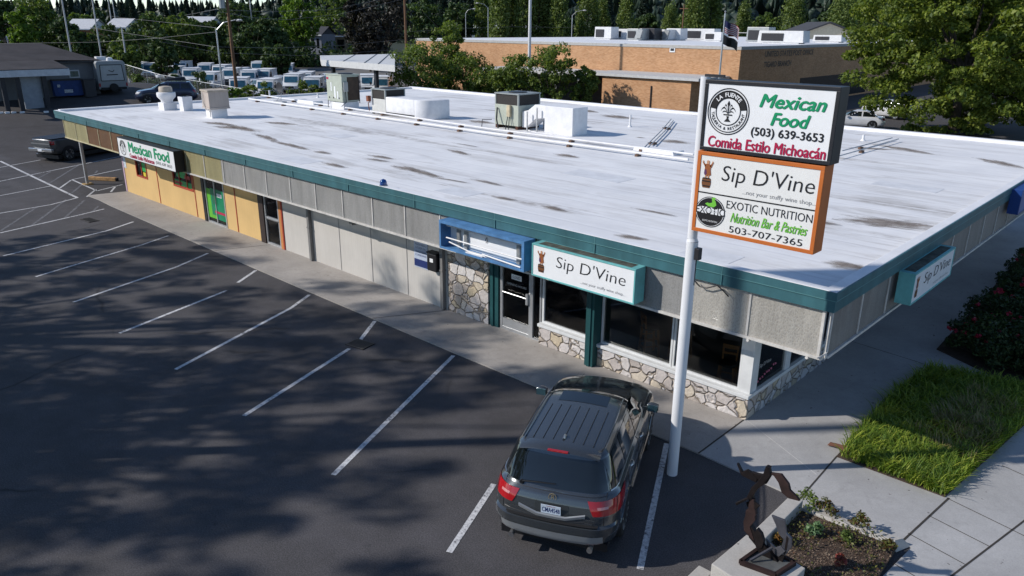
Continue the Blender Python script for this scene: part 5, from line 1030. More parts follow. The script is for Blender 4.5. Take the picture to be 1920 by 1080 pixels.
# --- shrubs right behind the roof
G_S = 'leafy trees behind the rear roof edge'
for i, (px, d, top, wpx, lb, lf) in enumerate(((785, 80, 68, 118, 'tall leafy tree left of the tree pair behind the roof', L_SHRUB), (872, 82, 92, 120, 'leafy tree right in front of the brick wall end', L_SHRUB), (838, 84, 28, 75, 'slim taller tree rising between the leafy pair', L_SHRUB), (965, 77, 92, 92, 'leafy sapling left of the tall metal pole', L_SHRUB), (1035, 76, 70, 100, 'leafy sapling right of the tall metal pole', L_SHRUB), (1098, 76, 118, 60, 'low leafy shrub by the brick wing corner', L_SHRUB), (915, 79, 122, 90, 'low shrub between tree pair and saplings', L_SHRUB))):
    loc, h, wd = px_tree(px, d, top, wpx); broad_tree('leafy_tree' if i < 5 else 'shrub', lb, loc, h, wd, lf, 30+i, 72, 74, .28, .05, G_S, cr=.20, squash=.8, rmin=.25)
# --- trees behind the yard, left half
TR = [(60, 165, -8, 95, L_MID, 'round bright topped tree behind the dark roofed house'), (30, 150, 8, 60, L_BRIGHT, 'yellow green tree at left picture edge'), (112, 160, 25, 60, L_DARK, 'dark round tree right of the leaning white pole'), (205, 150, 44, 85, L_DARK, 'dark low tree behind the travel trailer'), (268, 135, 24, 80, L_DARK, 'tall dark tree left of the yard vans'), (335, 140, 14, 80, L_MID, 'mid green tree behind the yard vans'),
      (300, 118, 62, 60, L_DARK, 'dark bushy tree at the yard back fence'), (240, 112, 78, 45, L_MID, 'slim speckled tree at the yard corner'), (432, 150, -12, 90, L_DARK, 'dark tree behind the brown utility pole'), (385, 190, 30, 60, L_DARK, 'dark distant tree left of the brown utility pole'), (492, 160, 24, 80, L_DARK, 'dark tree left of the bright one'), (556, 165, -40, 84, L_BRIGHT, 'tall bright green tree above the little grey house'), (628, 190, -25, 110, L_MID, 'olive green tree behind the little grey house'),
      (715, 165, -35, 120, L_PURPLE, 'big blackish purple tree behind the flat canopy'), (668, 170, -10, 70, L_PURPLE, 'smaller blackish purple tree right of the grey house'), (790, 210, -10, 80, L_DARK, 'dark tree right of the wooden pole'), (860, 230, -5, 70, L_DARK, 'dark distant tree near the street lamps'), (465, 220, -6, 60, L_DARK, 'distant dark tree above the yard'), (150, 230, 22, 70, L_MID, 'distant olive tree between thin poles'), (185, 260, 15, 60, L_DARK, 'distant dark tree between thin poles'), (515, 118, 78, 60, L_DARK, 'low dark shrub tree by the rear lot'), (0, 175, -10, 50, L_DARK, 'dark tree cut by left picture edge'),
      (150, 145, 50, 62, L_DARK, 'dark tree hiding the brown walled house'), (228, 128, 52, 60, L_MID, 'mid green tree before the pale roofed white house'), (285, 150, 20, 90, L_MID, 'large mid green tree behind the yard corner'), (352, 150, 30, 80, L_DARK, 'dark spreading tree left of the yard lamp'), (470, 145, 44, 90, L_DARK, 'broad dark tree behind the lamp arm'), (520, 150, 50, 70, L_DARK, 'dark tree left of the small grey house'), (690, 140, 40, 70, L_PURPLE, 'low blackish tree beside the grey house'), (1215, 235, 22, 60, L_DARK, 'dark round tree between the poplars'), (1285, 240, 26, 70, L_MID, 'olive round tree behind roof units'), (1440, 250, 20, 60, L_MID, 'pale olive tree behind the flag'), (1560, 230, 15, 60, L_DARK, 'dark tree behind the cream gable'), (1345, 245, 28, 60, L_MID, 'round olive tree right of the poplar row'), (1060, 250, 30, 70, L_DARK, 'dark tree behind the curved street lamp')]
for i, (px, d, top, wpx, lf, lb) in enumerate(TR):
    loc, h, wd = px_tree(px, d, top, wpx); broad_tree('broadleaf_tree', lb, loc, h, max(wd, 3), lf, 60+i, 60, 60, max(.45, d*.0042), .10, 'background broadleaf trees', cr=.19, squash=.8, rmin=.3)
PO = [(905, 235, -30, 34), (938, 205, -42, 44), (958, 210, -30, 34), (985, 205, -46, 40), (1012, 208, -30, 36), (1030, 210, -38, 34), (1050, 205, -26, 40), (1105, 215, -30, 44), (1130, 222, 5, 34), (1176, 210, -8, 36), (1258, 225, 8, 34), (1312, 205, -34, 50), (1338, 208, -30, 44), (1398, 215, 12, 34), (1492, 205, -12, 52), (1585, 190, -5, 60), (1620, 200, -25, 60), (1690, 210, -40, 80)]
for i, (px, d, top, wpx) in enumerate(PO):
    loc, h, wd = px_tree(px, d, top, wpx); poplar_tree('poplar_tree', 'tall columnar poplar in the row behind the brick building', loc, h, wd, L_POPLAR, 120+i, 'row of columnar poplars')
for i, (px, d, top, wpx) in enumerate(((245, 300, -6, 24), (262, 310, -2, 26), (308, 300, 2, 22), (322, 310, 5, 20), (348, 310, -6, 26), (365, 320, 4, 22), (225, 320, 4, 22), (205, 330, 8, 20), (180, 310, 0, 24), (128, 320, 5, 22), (830, 300, -20, 40), (760, 310, -14, 34), (882, 290, -14, 40), (1140, 300, -30, 40), (1210, 310, -24, 36))):
    loc, h, wd = px_tree(px, d, top, wpx*1.3); conifer_tree('conifer_tree', 'dark pointed conifer on the distant ridge line', loc, h, wd, 160+i, 'distant pointed conifers')
# shrubs along the chain link fence
for i, (px, d, top, wpx, lf, lb) in enumerate(((438, 71, 158, 46, L_BRIGHT, 'bright bush at foot of the brown utility pole'), (470, 74, 152, 40, L_SHRUB, 'bush behind the fence right of the utility pole'), (498, 76, 148, 46, L_SHRUB, 'bush left of the satellite dish'), (560, 78, 150, 50, L_SHRUB, 'bush right of the satellite dish'), (590, 80, 158, 36, L_SHRUB, 'small bush beside the sage unit'), (372, 96, 128, 40, L_DARK, 'dark creeper bush on the yard fence'), (255, 92, 135, 30, L_MID, 'thin speckled bush by the trailer'), (740, 78, 150, 40, L_SHRUB, 'low bush by the canopy post'), (282, 100, 140, 40, L_DARK, 'dark bush behind the blue SUV'), (330, 100, 138, 36, L_DARK, 'dark bush left of the yard lamp'))):
    loc, h, wd = px_tree(px, d, top, wpx); broad_tree('bush', lb, loc, max(h, 1.2), wd, lf, 190+i, 26, 60, .26, .0, 'bushes along the yard fence', 'bush', cr=.26, rmin=.2)
# dark hedge closing the mail yard
rng = np.random.default_rng(91); t = thing('hedge', 'long dark overgrown hedge behind the mail vans', 'hedge', (0, 0, 0)); HC = []
for k in range(170): px = rng.uniform(290, 735); d = 158+rng.uniform(-4, 4); x, y, zt = atd(px, d, rng.uniform(82, 104)); HC.append((x, y, rng.uniform(.3, max(zt, .6))))
HC = np.array(HC, float); P, N = clump_points(HC, rng.uniform(1.0, 1.9, len(HC)), 55, rng, .9); k = P[:, 2] > .05; V, F = leaf_quads(P[k], N[k], .7, rng=rng); fastmesh('foliage', V, F, L_DARK, t); b = MB()
for q in HC[::9]: b.tube([(q[0], q[1], -.2), (q[0]+.2, q[1], 2.)], [.12, .05], 6)
b.build('stems', BARK, t)
# --- trees standing left of the viewpoint, their shade dapples the lot
for i, (x, y, h, wd, lb) in enumerate(((-35, -17.5, 14.8, 10, 'leafy lot tree, farthest along the lot edge'), (-26, -17.6, 16.4, 11, 'leafy lot tree, third along the lot edge'), (-19, -17.2, 15.2, 9, 'leafy lot tree, second along the lot edge'), (-8.8, -20, 13.5, 9.5, 'leafy lot tree, nearest along the lot edge'), (-20, -25, 15, 11, 'tall leafy lot tree set back from lot edge'), (-13, -23, 14, 11, 'wide leafy lot tree set back nearest the viewpoint'), (-29, -25, 15, 11, 'leafy lot tree set back at the far end'))):
    broad_tree('lot_tree', lb, (x, y, 0), h, wd, L_MID, 220+i, 120, 74, .24, .24, 'trees along the lot edge', cr=.092, rmin=.3)
# ================================================================== GRASS, ROSES, PLANTER
SOIL = mat('dark_soil', (.055, .038, .028), .95, var=.5, scale=9, bump=.6, bscale=25)
def inpoly(P, poly):
    x, y = P[:, 0], P[:, 1]; c = np.zeros(len(P), bool); n = len(poly)
    for i in range(n):
        (x0, y0), (x1, y1) = poly[i], poly[(i+1) % n]; k = ((y0 > y) != (y1 > y)) & (x < (x1-x0)*(y-y0)/(y1-y0+1e-12)+x0); c ^= k
    return c
bed = [(.22, .72), (2.12, .72), (2.38, 3.0), (2.62, 5.2), (2.35, 6.7), (.25, 6.3), (.12, 4.0)]
b = MB(); b.prism(bed, .0, .05); tag(b.build('planting_bed', SOIL), kind='structure')
def blades(poly, n, hmin, hmax, m, name, wd=.012, lean=.7, base=.04, clump=.10, seed=1):
    rng = np.random.default_rng(seed); lo = np.min(poly, 0); hi = np.max(poly, 0); nc = n//28; C = rng.uniform(lo, hi, (nc*3, 2)); C = C[inpoly(C, poly)][:nc]
    P = (C[:, None]+rng.normal(0, clump, (len(C), 28, 2))).reshape(-1, 2); ck = np.repeat(rng.uniform(0, 1, len(C)), 28); ca = np.repeat(rng.uniform(0, 2*PI, len(C)), 28); k = inpoly(P, poly); P, ck, ca = P[k], ck[k], ca[k]; n = len(P)
    a = ca*.0+np.where(rng.uniform(0, 1, n) < .55, ca, rng.uniform(0, 2*PI, n)); h = rng.uniform(hmin, hmax, n)*(.65+.6*ck); ln = h*rng.uniform(.3, 1.1, n)*lean; D = np.column_stack([np.cos(a), np.sin(a)]); S_ = np.column_stack([-np.sin(a), np.cos(a)])*wd
    V = []
    for u, wk in ((0, .8), (.4, 1.), (.75, .7), (1., .08)):
        c = P+D*(ln*u**1.8)[:, None]; z = base+h*(u-.35*u**3*lean)
        for s in (-1, 1): V.append(np.column_stack([c+S_*s*wk*.5, z]))
    V = np.stack(V, 1).reshape(-1, 3); i = np.arange(n)[:, None]*8; F = np.concatenate([i+np.array([[2*j, 2*j+1, 2*j+3, 2*j+2]]) for j in range(3)], 0)
    return fastmesh(name, V, F, m)
GR = m_leaf('lawn_blade', (.045, .10, .012), (.18, .27, .03), (.42, .46, .07), .42); GRP = m_leaf('straw_blade', (.14, .11, .05), (.22, .18, .085), (.32, .27, .14), .3)
tag(blades(bed, 24000, .13, .38, GR, 'grass', wd=.02, clump=.12, lean=.9, seed=4), kind='stuff'); tag(blades([(1.0, 2.2), (2.2, 2.0), (2.5, 5), (1.4, 5.5)], 2600, .25, .5, GRP, 'dry_grass', seed=5), kind='stuff')
tag(blades([(.25, .8), (2.1, .8), (2.3, 2.4), (.2, 2.6)], 3000, .2, .4, L_BRIGHT, 'young_grass', seed=6), kind='stuff')
p = atz(1563, 838, .05); b = MB(); b.slab([(-.22, 0), (-.18, .07), (-.02, .09), (.15, .11), (.2, .03), (.05, .0), (-.05, .03)], -.03, .03); o = b.build('driftwood', mat('driftwood', (.16, .07, .045), .85, var=.4), None, bevel=.01); o.location = (p[0]+.1, p[1], .05); tag(o, 'small reddish driftwood piece at the grass bed corner', 'driftwood')
rb = [(.05, 7.7), (2.35, 6.4), (6.5, 8.0), (7.5, 20), (-.3, 20)]; b = MB(); b.prism(rb, .0, .05); tag(b.build('rose_bed', SOIL), kind='structure')
REDF = m_leaf('rose_petal', (.16, .008, .02), (.34, .012, .04), (.48, .04, .08), .2)
for i, (x, y, wd, h) in enumerate(((1.15, 8.5, 2.0, 1.05), (2.3, 8.0, 2.0, 1.05), (.95, 10.1, 1.9, 1.05), (2.1, 9.9, 1.8, 1.2), (.9, 11.7, 1.6, 1.1), (2.2, 11.7, 1.9, 1.25), (.8, 13.4, 1.6, 1.1), (2.1, 13.6, 1.9, 1.3), (.7, 15.3, 1.6, 1.1), (2.0, 15.6, 1.9, 1.2), (3.3, 9.4, 1.8, 1.2), (3.4, 11.4, 1.8, 1.2), (.6, 17.3, 1.6, 1.0), (3.2, 7.9, 1.7, 1.1), (4.4, 8.8, 1.8, 1.15), (4.5, 10.6, 1.8, 1.2), (3.5, 13.4, 1.9, 1.3), (.75, 8.1, 1.5, .85), (1.6, 7.6, 1.4, .8), (2.55, 7.25, 1.3, .75))):
    t = broad_tree('rose_bush', ['red flowering rose bush %s' % s for s in ('at near corner of the shaded bed', 'at the near bed edge beside the pavement', 'second along the shop side of the bed', 'second along the outer row of the bed', 'third along the shop side of the bed', 'third along the outer row of the bed', 'fourth along the shop side of the bed', 'fourth along the outer row of the bed', 'fifth along the shop side of the bed', 'fifth along the outer row of the bed', 'at the near outer corner of the bed', 'in the outer third row of the bed', 'at far end of the shop side row', 'right of the near corner bush, by the pavement', 'outermost on the near bed front', 'outermost in the second row', 'in the outer fourth row of the bed', 'small, at the inner front corner of the bed', 'small, at the middle of the bed front', 'smallest, at the outer part of the bed front')][i], (x, y, .05), h, wd, L_ROSE, 240+i, 40, 90, .085, .0, 'rose bushes in the shaded bed', 'rose bush', cr=.24, rmin=.3, trunk_r=.03)
    rng = np.random.default_rng(i); k = rng.integers(2, 7); C = ellipsoid_clumps(k, (0, 0, h*.6), (wd*.42, wd*.42, h*.48), .8, rng, .0); P, N = clump_points(C, np.full(k, .075), 14, rng); V, F = leaf_quads(P, N, .075, rng=rng, asp=.9); fastmesh('flowers', V, F, REDF, t)
p = atz(1893, 668, .05); t = thing('grass_tuft', 'pale grey ornamental grass tuft at the rose bed front', 'ornamental grass', (0, 0, 0)); o = blades([(p[0]-.3, p[1]-.3), (p[0]+.3, p[1]-.3), (p[0]+.3, p[1]+.3), (p[0]-.3, p[1]+.3)], 500, .4, .6, GRP, 'blades', seed=9, lean=1.1); o.parent = t
# planter
PC = m_concrete('planter_concrete', (.42, .40, .37), .1, .3)
t = thing('planter', 'low concrete planter walls round the weedy bed', 'planter', (0, 0, 0))
b = MB(); b.box(.28, .5, -2.92, -1.5, 0, .3); b.box(.28, .46, -3.3, -2.92, 0, .3); b.build('wall', PC, t, bevel=.015)
b = MB(); b.add([(.5, -1.30, .02), (2.12, -1.10, .02), (2.0, -1.42, .02), (.5, -1.5, .02), (.5, -1.36, .14), (2.0, -1.2, .16), (1.93, -1.34, .16), (.5, -1.5, .14)], [(3, 2, 1, 0), (4, 5, 6, 7), (0, 1, 5, 4), (1, 2, 6, 5), (2, 3, 7, 6), (3, 0, 4, 7)]); b.build('kerb', PC, t)
b = MB(); b.box(.02, .25, -5.4, -4.05, 0, .2); b.build('ledge', PC, t, bevel=.015); b = MB(); b.box(1.36, 2.0, -4.6, -4.3, 0, .2); b.build('ledge', PC, t, bevel=.015)
pb_ = [(.5, -1.5), (1.98, -1.36), (2.02, -2.5), (2.0, -4.3), (.4, -4.3), (.46, -2.9)]
b = MB(); b.prism(pb_, 0, .09); tag(b.build('bed_soil', SOIL), kind='structure')
rng = np.random.default_rng(77); P = rng.uniform((.48, -4.2), (2.0, -1.42), (5200, 2)); P = P[inpoly(P, pb_)]; den = np.sin(P[:, 0]*5+1)*np.cos(P[:, 1]*4)+rng.uniform(-1, 1, len(P)); edge = (P[:, 1] > -2.0); P = P[(den > .75) | (edge & (den > .1))]
Pz = np.column_stack([P, .1+rng.uniform(0, .1, len(P))*(1+1.2*(P[:, 1] > -1.9))]); V, F = leaf_quads(Pz, np.tile([0, 0, 1.], (len(Pz), 1)), .05, rng=rng)
WEED = m_leaf('weedy_cover', (.14, .03, .025), (.075, .085, .02), (.16, .17, .04), .2); tag(fastmesh('ground_cover', V, F, WEED), kind='stuff')
rng = np.random.default_rng(78); P = rng.uniform((.48, -4.2), (2.0, -1.42), (7500, 2)); P = P[inpoly(P, pb_)]; Pz = np.column_stack([P, np.full(len(P), .097)]); V, F = leaf_quads(Pz, np.tile([0, 0, 3.], (len(Pz), 1)), .03, rng=rng, bend=.1); tag(fastmesh('mulch', V, F, m_leaf('mulch_chip', (.05, .03, .022), (.13, .085, .06), (.32, .25, .18), 0)), kind='stuff')
for i, (px, py, s, lf, lb) in enumerate(((1526, 1003, .22, m_leaf('kale_leaf', (.09, .17, .07), (.15, .25, .11), (.22, .33, .17), .3), 'pale green leafy plant in the middle of the planter'), (1512, 952, .34, L_SHRUB, 'green succulent clump at the planter top corner'), (1547, 962, .30, WEED, 'reddish green clump beside the succulent'), (1612, 988, .26, WEED, 'reddish weed by the planter kerb'), (1467, 1018, .22, m_leaf('rust_plant', (.16, .06, .02), (.24, .12, .03), (.2, .2, .05), .2), 'orange tinged plant beside the pedestal'), (1572, 1057, .18, m_leaf('red_plant', (.2, .03, .03), (.3, .06, .05), (.15, .12, .04), .2), 'small red tipped plant low in the planter'), (1580, 1015, .2, L_MID, 'thin upright green weed in the planter'), (1665, 1035, .2, WEED, 'red edged weed at the planter right corner'))):
    p = atz(px, py, .1); t = thing('bed_plant', lb, 'plant', (p[0], p[1], .09), 0, 'plants in the concrete planter'); rng = np.random.default_rng(300+i); C = ellipsoid_clumps(10, (0, 0, s*.45), (s*.5, s*.5, s*.5), .2, rng, -.2); P, N = clump_points(C, np.full(10, s*.3), 26, rng); P[:, 2] = np.abs(P[:, 2]); V, F = leaf_quads(P, N, .06, rng=rng, asp=.5); fastmesh('leaves', V, F, lf, t)
# pedestal and sculpture
t = thing('pedestal', 'pale concrete pedestal block under the rusted sculpture', 'pedestal', (0, 0, 0)); a_, c_, d_ = atz(1334, 1057, .55), atz(1400, 1002, .55), atz(1510, 1065, .55); e_ = a_+(d_-c_)
b = MB(); b.prism([tuple(q[:2]) for q in (a_, c_, d_, e_)][::-1], 0, .55); b.build('block', PC, t, bevel=.012)
cen = (a_+c_+d_+e_)/4; base = atz(1441, 1046, .56); t = thing('sculpture', 'abstract rusted steel plate sculpture on the pale pedestal', 'sculpture', (base[0], base[1], .55)); RUST2 = mat('dark_rust', (.014, .010, .010), .6, .5, var=.5, scale=7); STEEL = mat('dull_steel', (.10, .10, .115), .45, .6, var=.3, scale=5)
def zp(x, y): return (1280+x/4.1545, 820+y/4.1545)
def plate(pts, m, th=.03, dy=0, rot=0, name='plate', hole=None):
    P = [aty(*zp(*p), base[1]) for p in pts]; loc = [(q[0]-base[0], q[2]-.55) for q in P]; cx = sum(p[0] for p in loc)/len(loc); b = MB(); b.slab(loc, -th/2, th/2)
    for i, v in enumerate(b.v): x, y, z = v; b.v[i] = (cx+(x-cx)*math.cos(rot)-y*math.sin(rot), dy+(x-cx)*math.sin(rot)+y*math.cos(rot), z)
    o = b.build(name, m, t, bevel=.004)
    if hole:
        h = aty(*zp(*hole[:2]), base[1]); b = MB(); b.lathe([(hole[2], -th/2-.003), (hole[2], th/2+.003)], 16, (h[0]-base[0]-cx, 0, h[2]-.55), 'y')
        for i, v in enumerate(b.v): x, y, z = v; b.v[i] = (cx+x*math.cos(rot)-y*math.sin(rot), dy+x*math.sin(rot)+y*math.cos(rot), z)
        c = b.build('cutter', m); md = o.modifiers.new('hole', 'BOOLEAN'); md.object = c; md.operation = 'DIFFERENCE'; md.solver = 'EXACT'; bpy.context.view_layer.update()
        me = bpy.data.meshes.new_from_object(o.evaluated_get(bpy.context.evaluated_depsgraph_get())); o.modifiers.clear(); o.data = me; bpy.data.objects.remove(c)
    return o
plate([(500, 560), (560, 575), (572, 640), (530, 690), (560, 790), (590, 850), (560, 800), (485, 720), (480, 650), (495, 600)], RUST, .06, .0, .05)
plate([(590, 700), (625, 740), (645, 800), (630, 850), (600, 860), (570, 790), (575, 730)], RUST2, .06, -.02, -.05, hole=(592, 752, .022))
plate([(690, 610), (790, 655), (800, 755), (840, 800), (838, 870), (790, 930), (745, 905), (765, 850), (780, 800), (745, 760), (720, 680)], STEEL, .04, .04, .1)
plate([(705, 870), (760, 850), (800, 890), (745, 935), (700, 915)], STEEL, .03, .03, -.15)
plate([(505, 465), (535, 400), (585, 345), (635, 285), (665, 222), (678, 235), (690, 290), (640, 360), (585, 400), (555, 450), (540, 480)], RUST2, .07, .0, .05)
plate([(428, 198), (440, 205), (470, 265), (505, 250), (545, 275), (583, 322), (575, 350), (510, 315), (462, 290)], RUST2, .05, .0, .05, hole=(520, 289, .016))
plate([(672, 275), (770, 285), (830, 360), (842, 410), (895, 458), (918, 490), (830, 470), (775, 425), (750, 350), (715, 300)], RUST, .045, .0, -.05, hole=(796, 380, .03))
plate([(430, 492), (520, 458), (532, 468), (437, 510)], RUST2, .05, -.05, .2, 'rod'); plate([(488, 510), (540, 488), (612, 522), (590, 548), (530, 560), (500, 545)], RUST2, .03, .0, -.3, hole=(540, 515, .014))
plate([(535, 470), (560, 480), (575, 600), (545, 640), (515, 590), (520, 520)], RUST, .06, .0, .05)
plate([(588, 852), (620, 850), (700, 960), (765, 1025), (735, 1035), (660, 985)], RUST2, .06, .0, .1); plate([(690, 905), (740, 930), (770, 1000), (740, 1030), (700, 980)], RUST2, .04, .06, -.15)
plate([(540, 270), (585, 285), (650, 300), (680, 260), (690, 300), (650, 365), (600, 360), (575, 330)], RUST2, .05, .02, .05); plate([(560, 790), (600, 845), (640, 830), (700, 900), (770, 1000), (740, 1010), (650, 960), (590, 870)], RUST2, .05, -.01, .05); plate([(640, 800), (690, 850), (745, 905), (730, 960), (700, 930), (650, 870)], STEEL, .03, .05, .05)
def spine(path, w0, w1):
    n = len(path); L_, R_ = [], []
    for i, (x, y) in enumerate(path):
        a, c = path[max(i-1, 0)], path[min(i+1, n-1)]; dx, dy = c[0]-a[0], c[1]-a[1]; k = math.hypot(dx, dy); w_ = (w0+(w1-w0)*i/(n-1))*(1+.35*math.sin(i*2.1)); L_.append((x-dy/k*w_, y+dx/k*w_)); R_.append((x+dy/k*w_, y-dx/k*w_))
    return L_+R_[::-1]
plate(spine([(735, 1020), (690, 960), (640, 890), (590, 820), (548, 760), (520, 690), (530, 620), (545, 560), (535, 500), (530, 450), (560, 395), (600, 345), (645, 285), (668, 228)], 30, 13), RUST2, .07, .015, .0)
plate(spine([(735, 1020), (745, 960), (790, 880), (800, 800), (760, 740), (730, 680)], 24, 16), RUST2, .05, .05, .0)
bp = [atz(*zp(x, y), .555) for x, y in ((447, 985), (612, 868), (872, 990), (722, 1085))]; B2 = [(q[0]-base[0], q[1]-base[1]) for q in bp]; b = MB(); b.prism(B2, .0, .03); b.build('base_plate', mat('base_steel', (.16, .165, .16), .5, .5, var=.3, scale=6), t)
b = MB()
for i in range(4): p, q = B2[i], B2[(i+1) % 4]; b.bar((p[0], p[1], .03), (q[0], q[1], .03), .05, .07)
b.build('base_rim', RUST, t); b = MB(); b.bar((B2[0][0]*.5-.02, B2[0][1]*.6-.06, .06), (.04, -.02, .22), .03); b.build('rod', STEEL, t)
# ================================================================== BRICK POST OFFICE AND WING
t = thing('brick_post_office', 'tan brick flat roofed post office behind the shop', 'building'); YM = 56.
q1, q0 = aty(1390, 88, YM), aty(870, 74, YM); ZM = float((q1[2]+q0[2])/2); XM1 = float(q1[0]); XM0 = float(aty(780, 75, YM)[0])
b = MB(); b.box(XM0, XM1, YM, 130, 0, ZM-.28); b.build('wall', BRICK, t)
b = MB(); b.box(XM0-.05, XM1+.06, YM-.06, 130, ZM-.28, ZM); b.build('parapet', mat('parapet_concrete', (.40, .39, .37), .7), t); b = MB(); b.box(XM0+.3, XM1-.3, YM+.3, 129.6, ZM+.003, ZM+.02); b.build('roof', RW_, t)
w0, w1 = aty(1130, 137, 50.5), aty(1297, 146, 50.5); ZW = float((w0[2]+w1[2])/2); b = MB(); b.box(w0[0], w1[0], 50.5, YM-.01, 0, ZW-.25); b.build('wing_wall', BRICK, t); b = MB(); b.box(w0[0]-2.5, w1[0]+.9, 50.2, YM-.07, ZW-.25, ZW); b.build('wing_roof', mat('pale_wing_roof', (.50, .50, .49), .7), t)
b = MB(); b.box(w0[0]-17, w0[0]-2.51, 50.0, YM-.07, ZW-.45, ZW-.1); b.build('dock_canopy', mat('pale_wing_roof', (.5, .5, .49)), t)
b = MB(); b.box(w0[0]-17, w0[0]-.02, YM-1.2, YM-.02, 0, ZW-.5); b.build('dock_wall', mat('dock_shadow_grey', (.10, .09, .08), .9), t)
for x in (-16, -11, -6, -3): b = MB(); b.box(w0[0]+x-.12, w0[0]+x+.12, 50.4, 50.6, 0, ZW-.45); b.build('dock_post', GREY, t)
v = aty(1261, 93, YM); b = MB(); b.box(v[0]-.3, v[0]+.3, YM-.05, YM-.005, v[2]-.25, v[2]+.25); b.build('vent_frame', SIGNW, t); b = MB(); b.box(v[0]-.2, v[0]+.2, YM-.07, YM-.052, v[2]-.12, v[2]+.12); b.build('vent_grille', DARK, t)
v0 = aty(1221, 165, 50.45); b = MB(); b.box(v0[0]-.05, v0[0]+.05, 50.4, 50.49, 0, v0[2]+.2); b.build('drain_pipe', DARK, t)
for k, (s_, zz, w_) in enumerate((('UNITED STATES POST OFFICE', ZM-1.0, 11.5), ('TIGARD BRANCH', ZM-2.0, 6.2))):
    V, Fs = glyph(s_, 0, .01); lo, hi = V.min(0), V.max(0); kx = w_/(hi[0]-lo[0]); b = MB(); b.add([(XM1+.03, YM+5+(p[0]-lo[0])*kx, zz+p[1]*.75) for p in V], Fs); b.build('wall_lettering', mat('letter_bronze', (.03, .022, .016), .5), t, fix=False)
b = MB(); b.box(XM1+.005, XM1+.03, YM+14, YM+34, .2, 2.7); b.build('entrance_glazing', mat('dark_entrance', (.012, .012, .014), .2), t)
UNITW = mat('unit_white', (.62, .62, .62), .5, var=.08)
for i, (px, py, w_, h_, lb, m_) in enumerate(((1137, 74, 1.9, 1.3, 'white roof unit at left of the post office roof row', UNITW), (1168, 74, 2.6, 1.1, 'sloped white duct box on the post office roof', UNITW), (1196, 76, 1.6, 1.15, 'grey hooded roof unit, first right of the duct box', GREY), (1218, 76, 1.7, 1.2, 'black fronted roof unit on the post office roof', DARK), (1246, 76, 1.5, 1.1, 'white hooded roof unit beside the black fronted one', UNITW), (1268, 76, 1.5, 1.2, 'tall white roof unit in the row middle', UNITW), (1315, 76, 3.2, 1.2, 'long white roof unit behind the flagpole', UNITW), (1342, 78, 1.6, .9, 'small white roof unit left of the flagpole', UNITW), (1425, 80, 1.9, 1.4, 'grey fronted roof unit right of the flags', GREY), (1468, 82, 3.6, 1.1, 'long white roof box right of the flags', UNITW), (1555, 80, 2.4, .7, 'low white roof box near the street tree', UNITW))):
    p = atz(px, py, ZM); tt = thing('roof_unit', lb, 'roof unit', (p[0], p[1], ZM+.02), 0, 'post office roof units'); b = MB(); b.box(-w_*.75, w_*.75, -.9, .9, .12, h_*1.25, taper=.96); b.build('housing', m_, tt, bevel=.03); b = MB(); b.box(-w_*.6, w_*.6, -.8, .8, 0, .12); b.build('curb', RW_, tt)
    b = MB(); b.box(-w_*.62, w_*.1, -.96, -.905, .3, h_*1.0); b.build('grille', DARK, tt)
    if i in (2, 4): b = MB(); b.slab([(w_*.2, .3), (w_*.75, .3), (w_*.95, h_*1.1), (w_*.5, h_*1.25)], -1.3, -.97); b.build('hood', GREY, tt)
p = atz(1300, 74, ZM); tt = thing('roof_railing', 'long thin railing along the post office roof', 'railing', (p[0], p[1]+2, ZM)); b = MB(); b.tube([(-4, 0, 1.0), (14, 0, 1.0)], .04, 6)
for k in range(10): b.tube([(-4+2*k, 0, 0), (-4+2*k, 0, 1.0)], .035, 5)
b.build('rails', GALV, tt)
# flagpole and flags
(fx, fy, fz), fh, _ = px_tree(1360, 74, 24, 1); tt = thing('flagpole', 'silver flagpole in front of the brick post office', 'flagpole', (fx, fy, 0)); b = MB(); b.tube([(0, 0, 0), (0, 0, fh)], [.11, .06], 10); b.build('pole', ALU, tt); b = MB(); b.lathe([(.001, -.1), (.1, 0), (.001, .1)], 10, (0, 0, fh+.1)); b.build('finial', ALU, tt)
def flag(name, label, z0, w_, h_, stripes, cat='flag'):
    tt = thing(name, label, cat, (fx, fy, z0)); dr = Vector((CR[0], CR[1], 0)).normalized()
    def surf(u, v): return (dr.x*w_*u+.14*math.sin(u*7)*dr.y, dr.y*w_*u-.14*math.sin(u*7)*dr.x, h_*v-.75*w_*u*u*.8-.15*math.sin(u*5))
    for nm, mm, u0, u1, v0, v1 in stripes:
        b = MB(); b.grid([[surf(u0+(u1-u0)*i/10+.03, v0+(v1-v0)*j/2) for i in range(11)] for j in range(3)]); b.build(nm, mm, tt, smooth=60)
FR, FW, FB = mat('flag_red', (.30, .02, .035), .7), mat('flag_white', (.55, .55, .56), .7), mat('flag_blue', (.015, .02, .08), .7)
st = [('stripe', FR if k % 2 == 0 else FW, .42 if k >= 6 else 0, 1, k/13, (k+1)/13) for k in range(13)]+[('canton', FB, 0, .42, 6/13, 1.0)]
flag('flag', 'red and white striped flag with dark blue corner on the flagpole', fh-1.6, 1.3, 1.0, st); flag('flag', 'black flag hanging below the striped flag', fh-2.6, 1.3, .8, [('cloth', BLACK, 0, 1, 0, 1), ('emblem', FW, .4, .6, .35, .65)][:1])
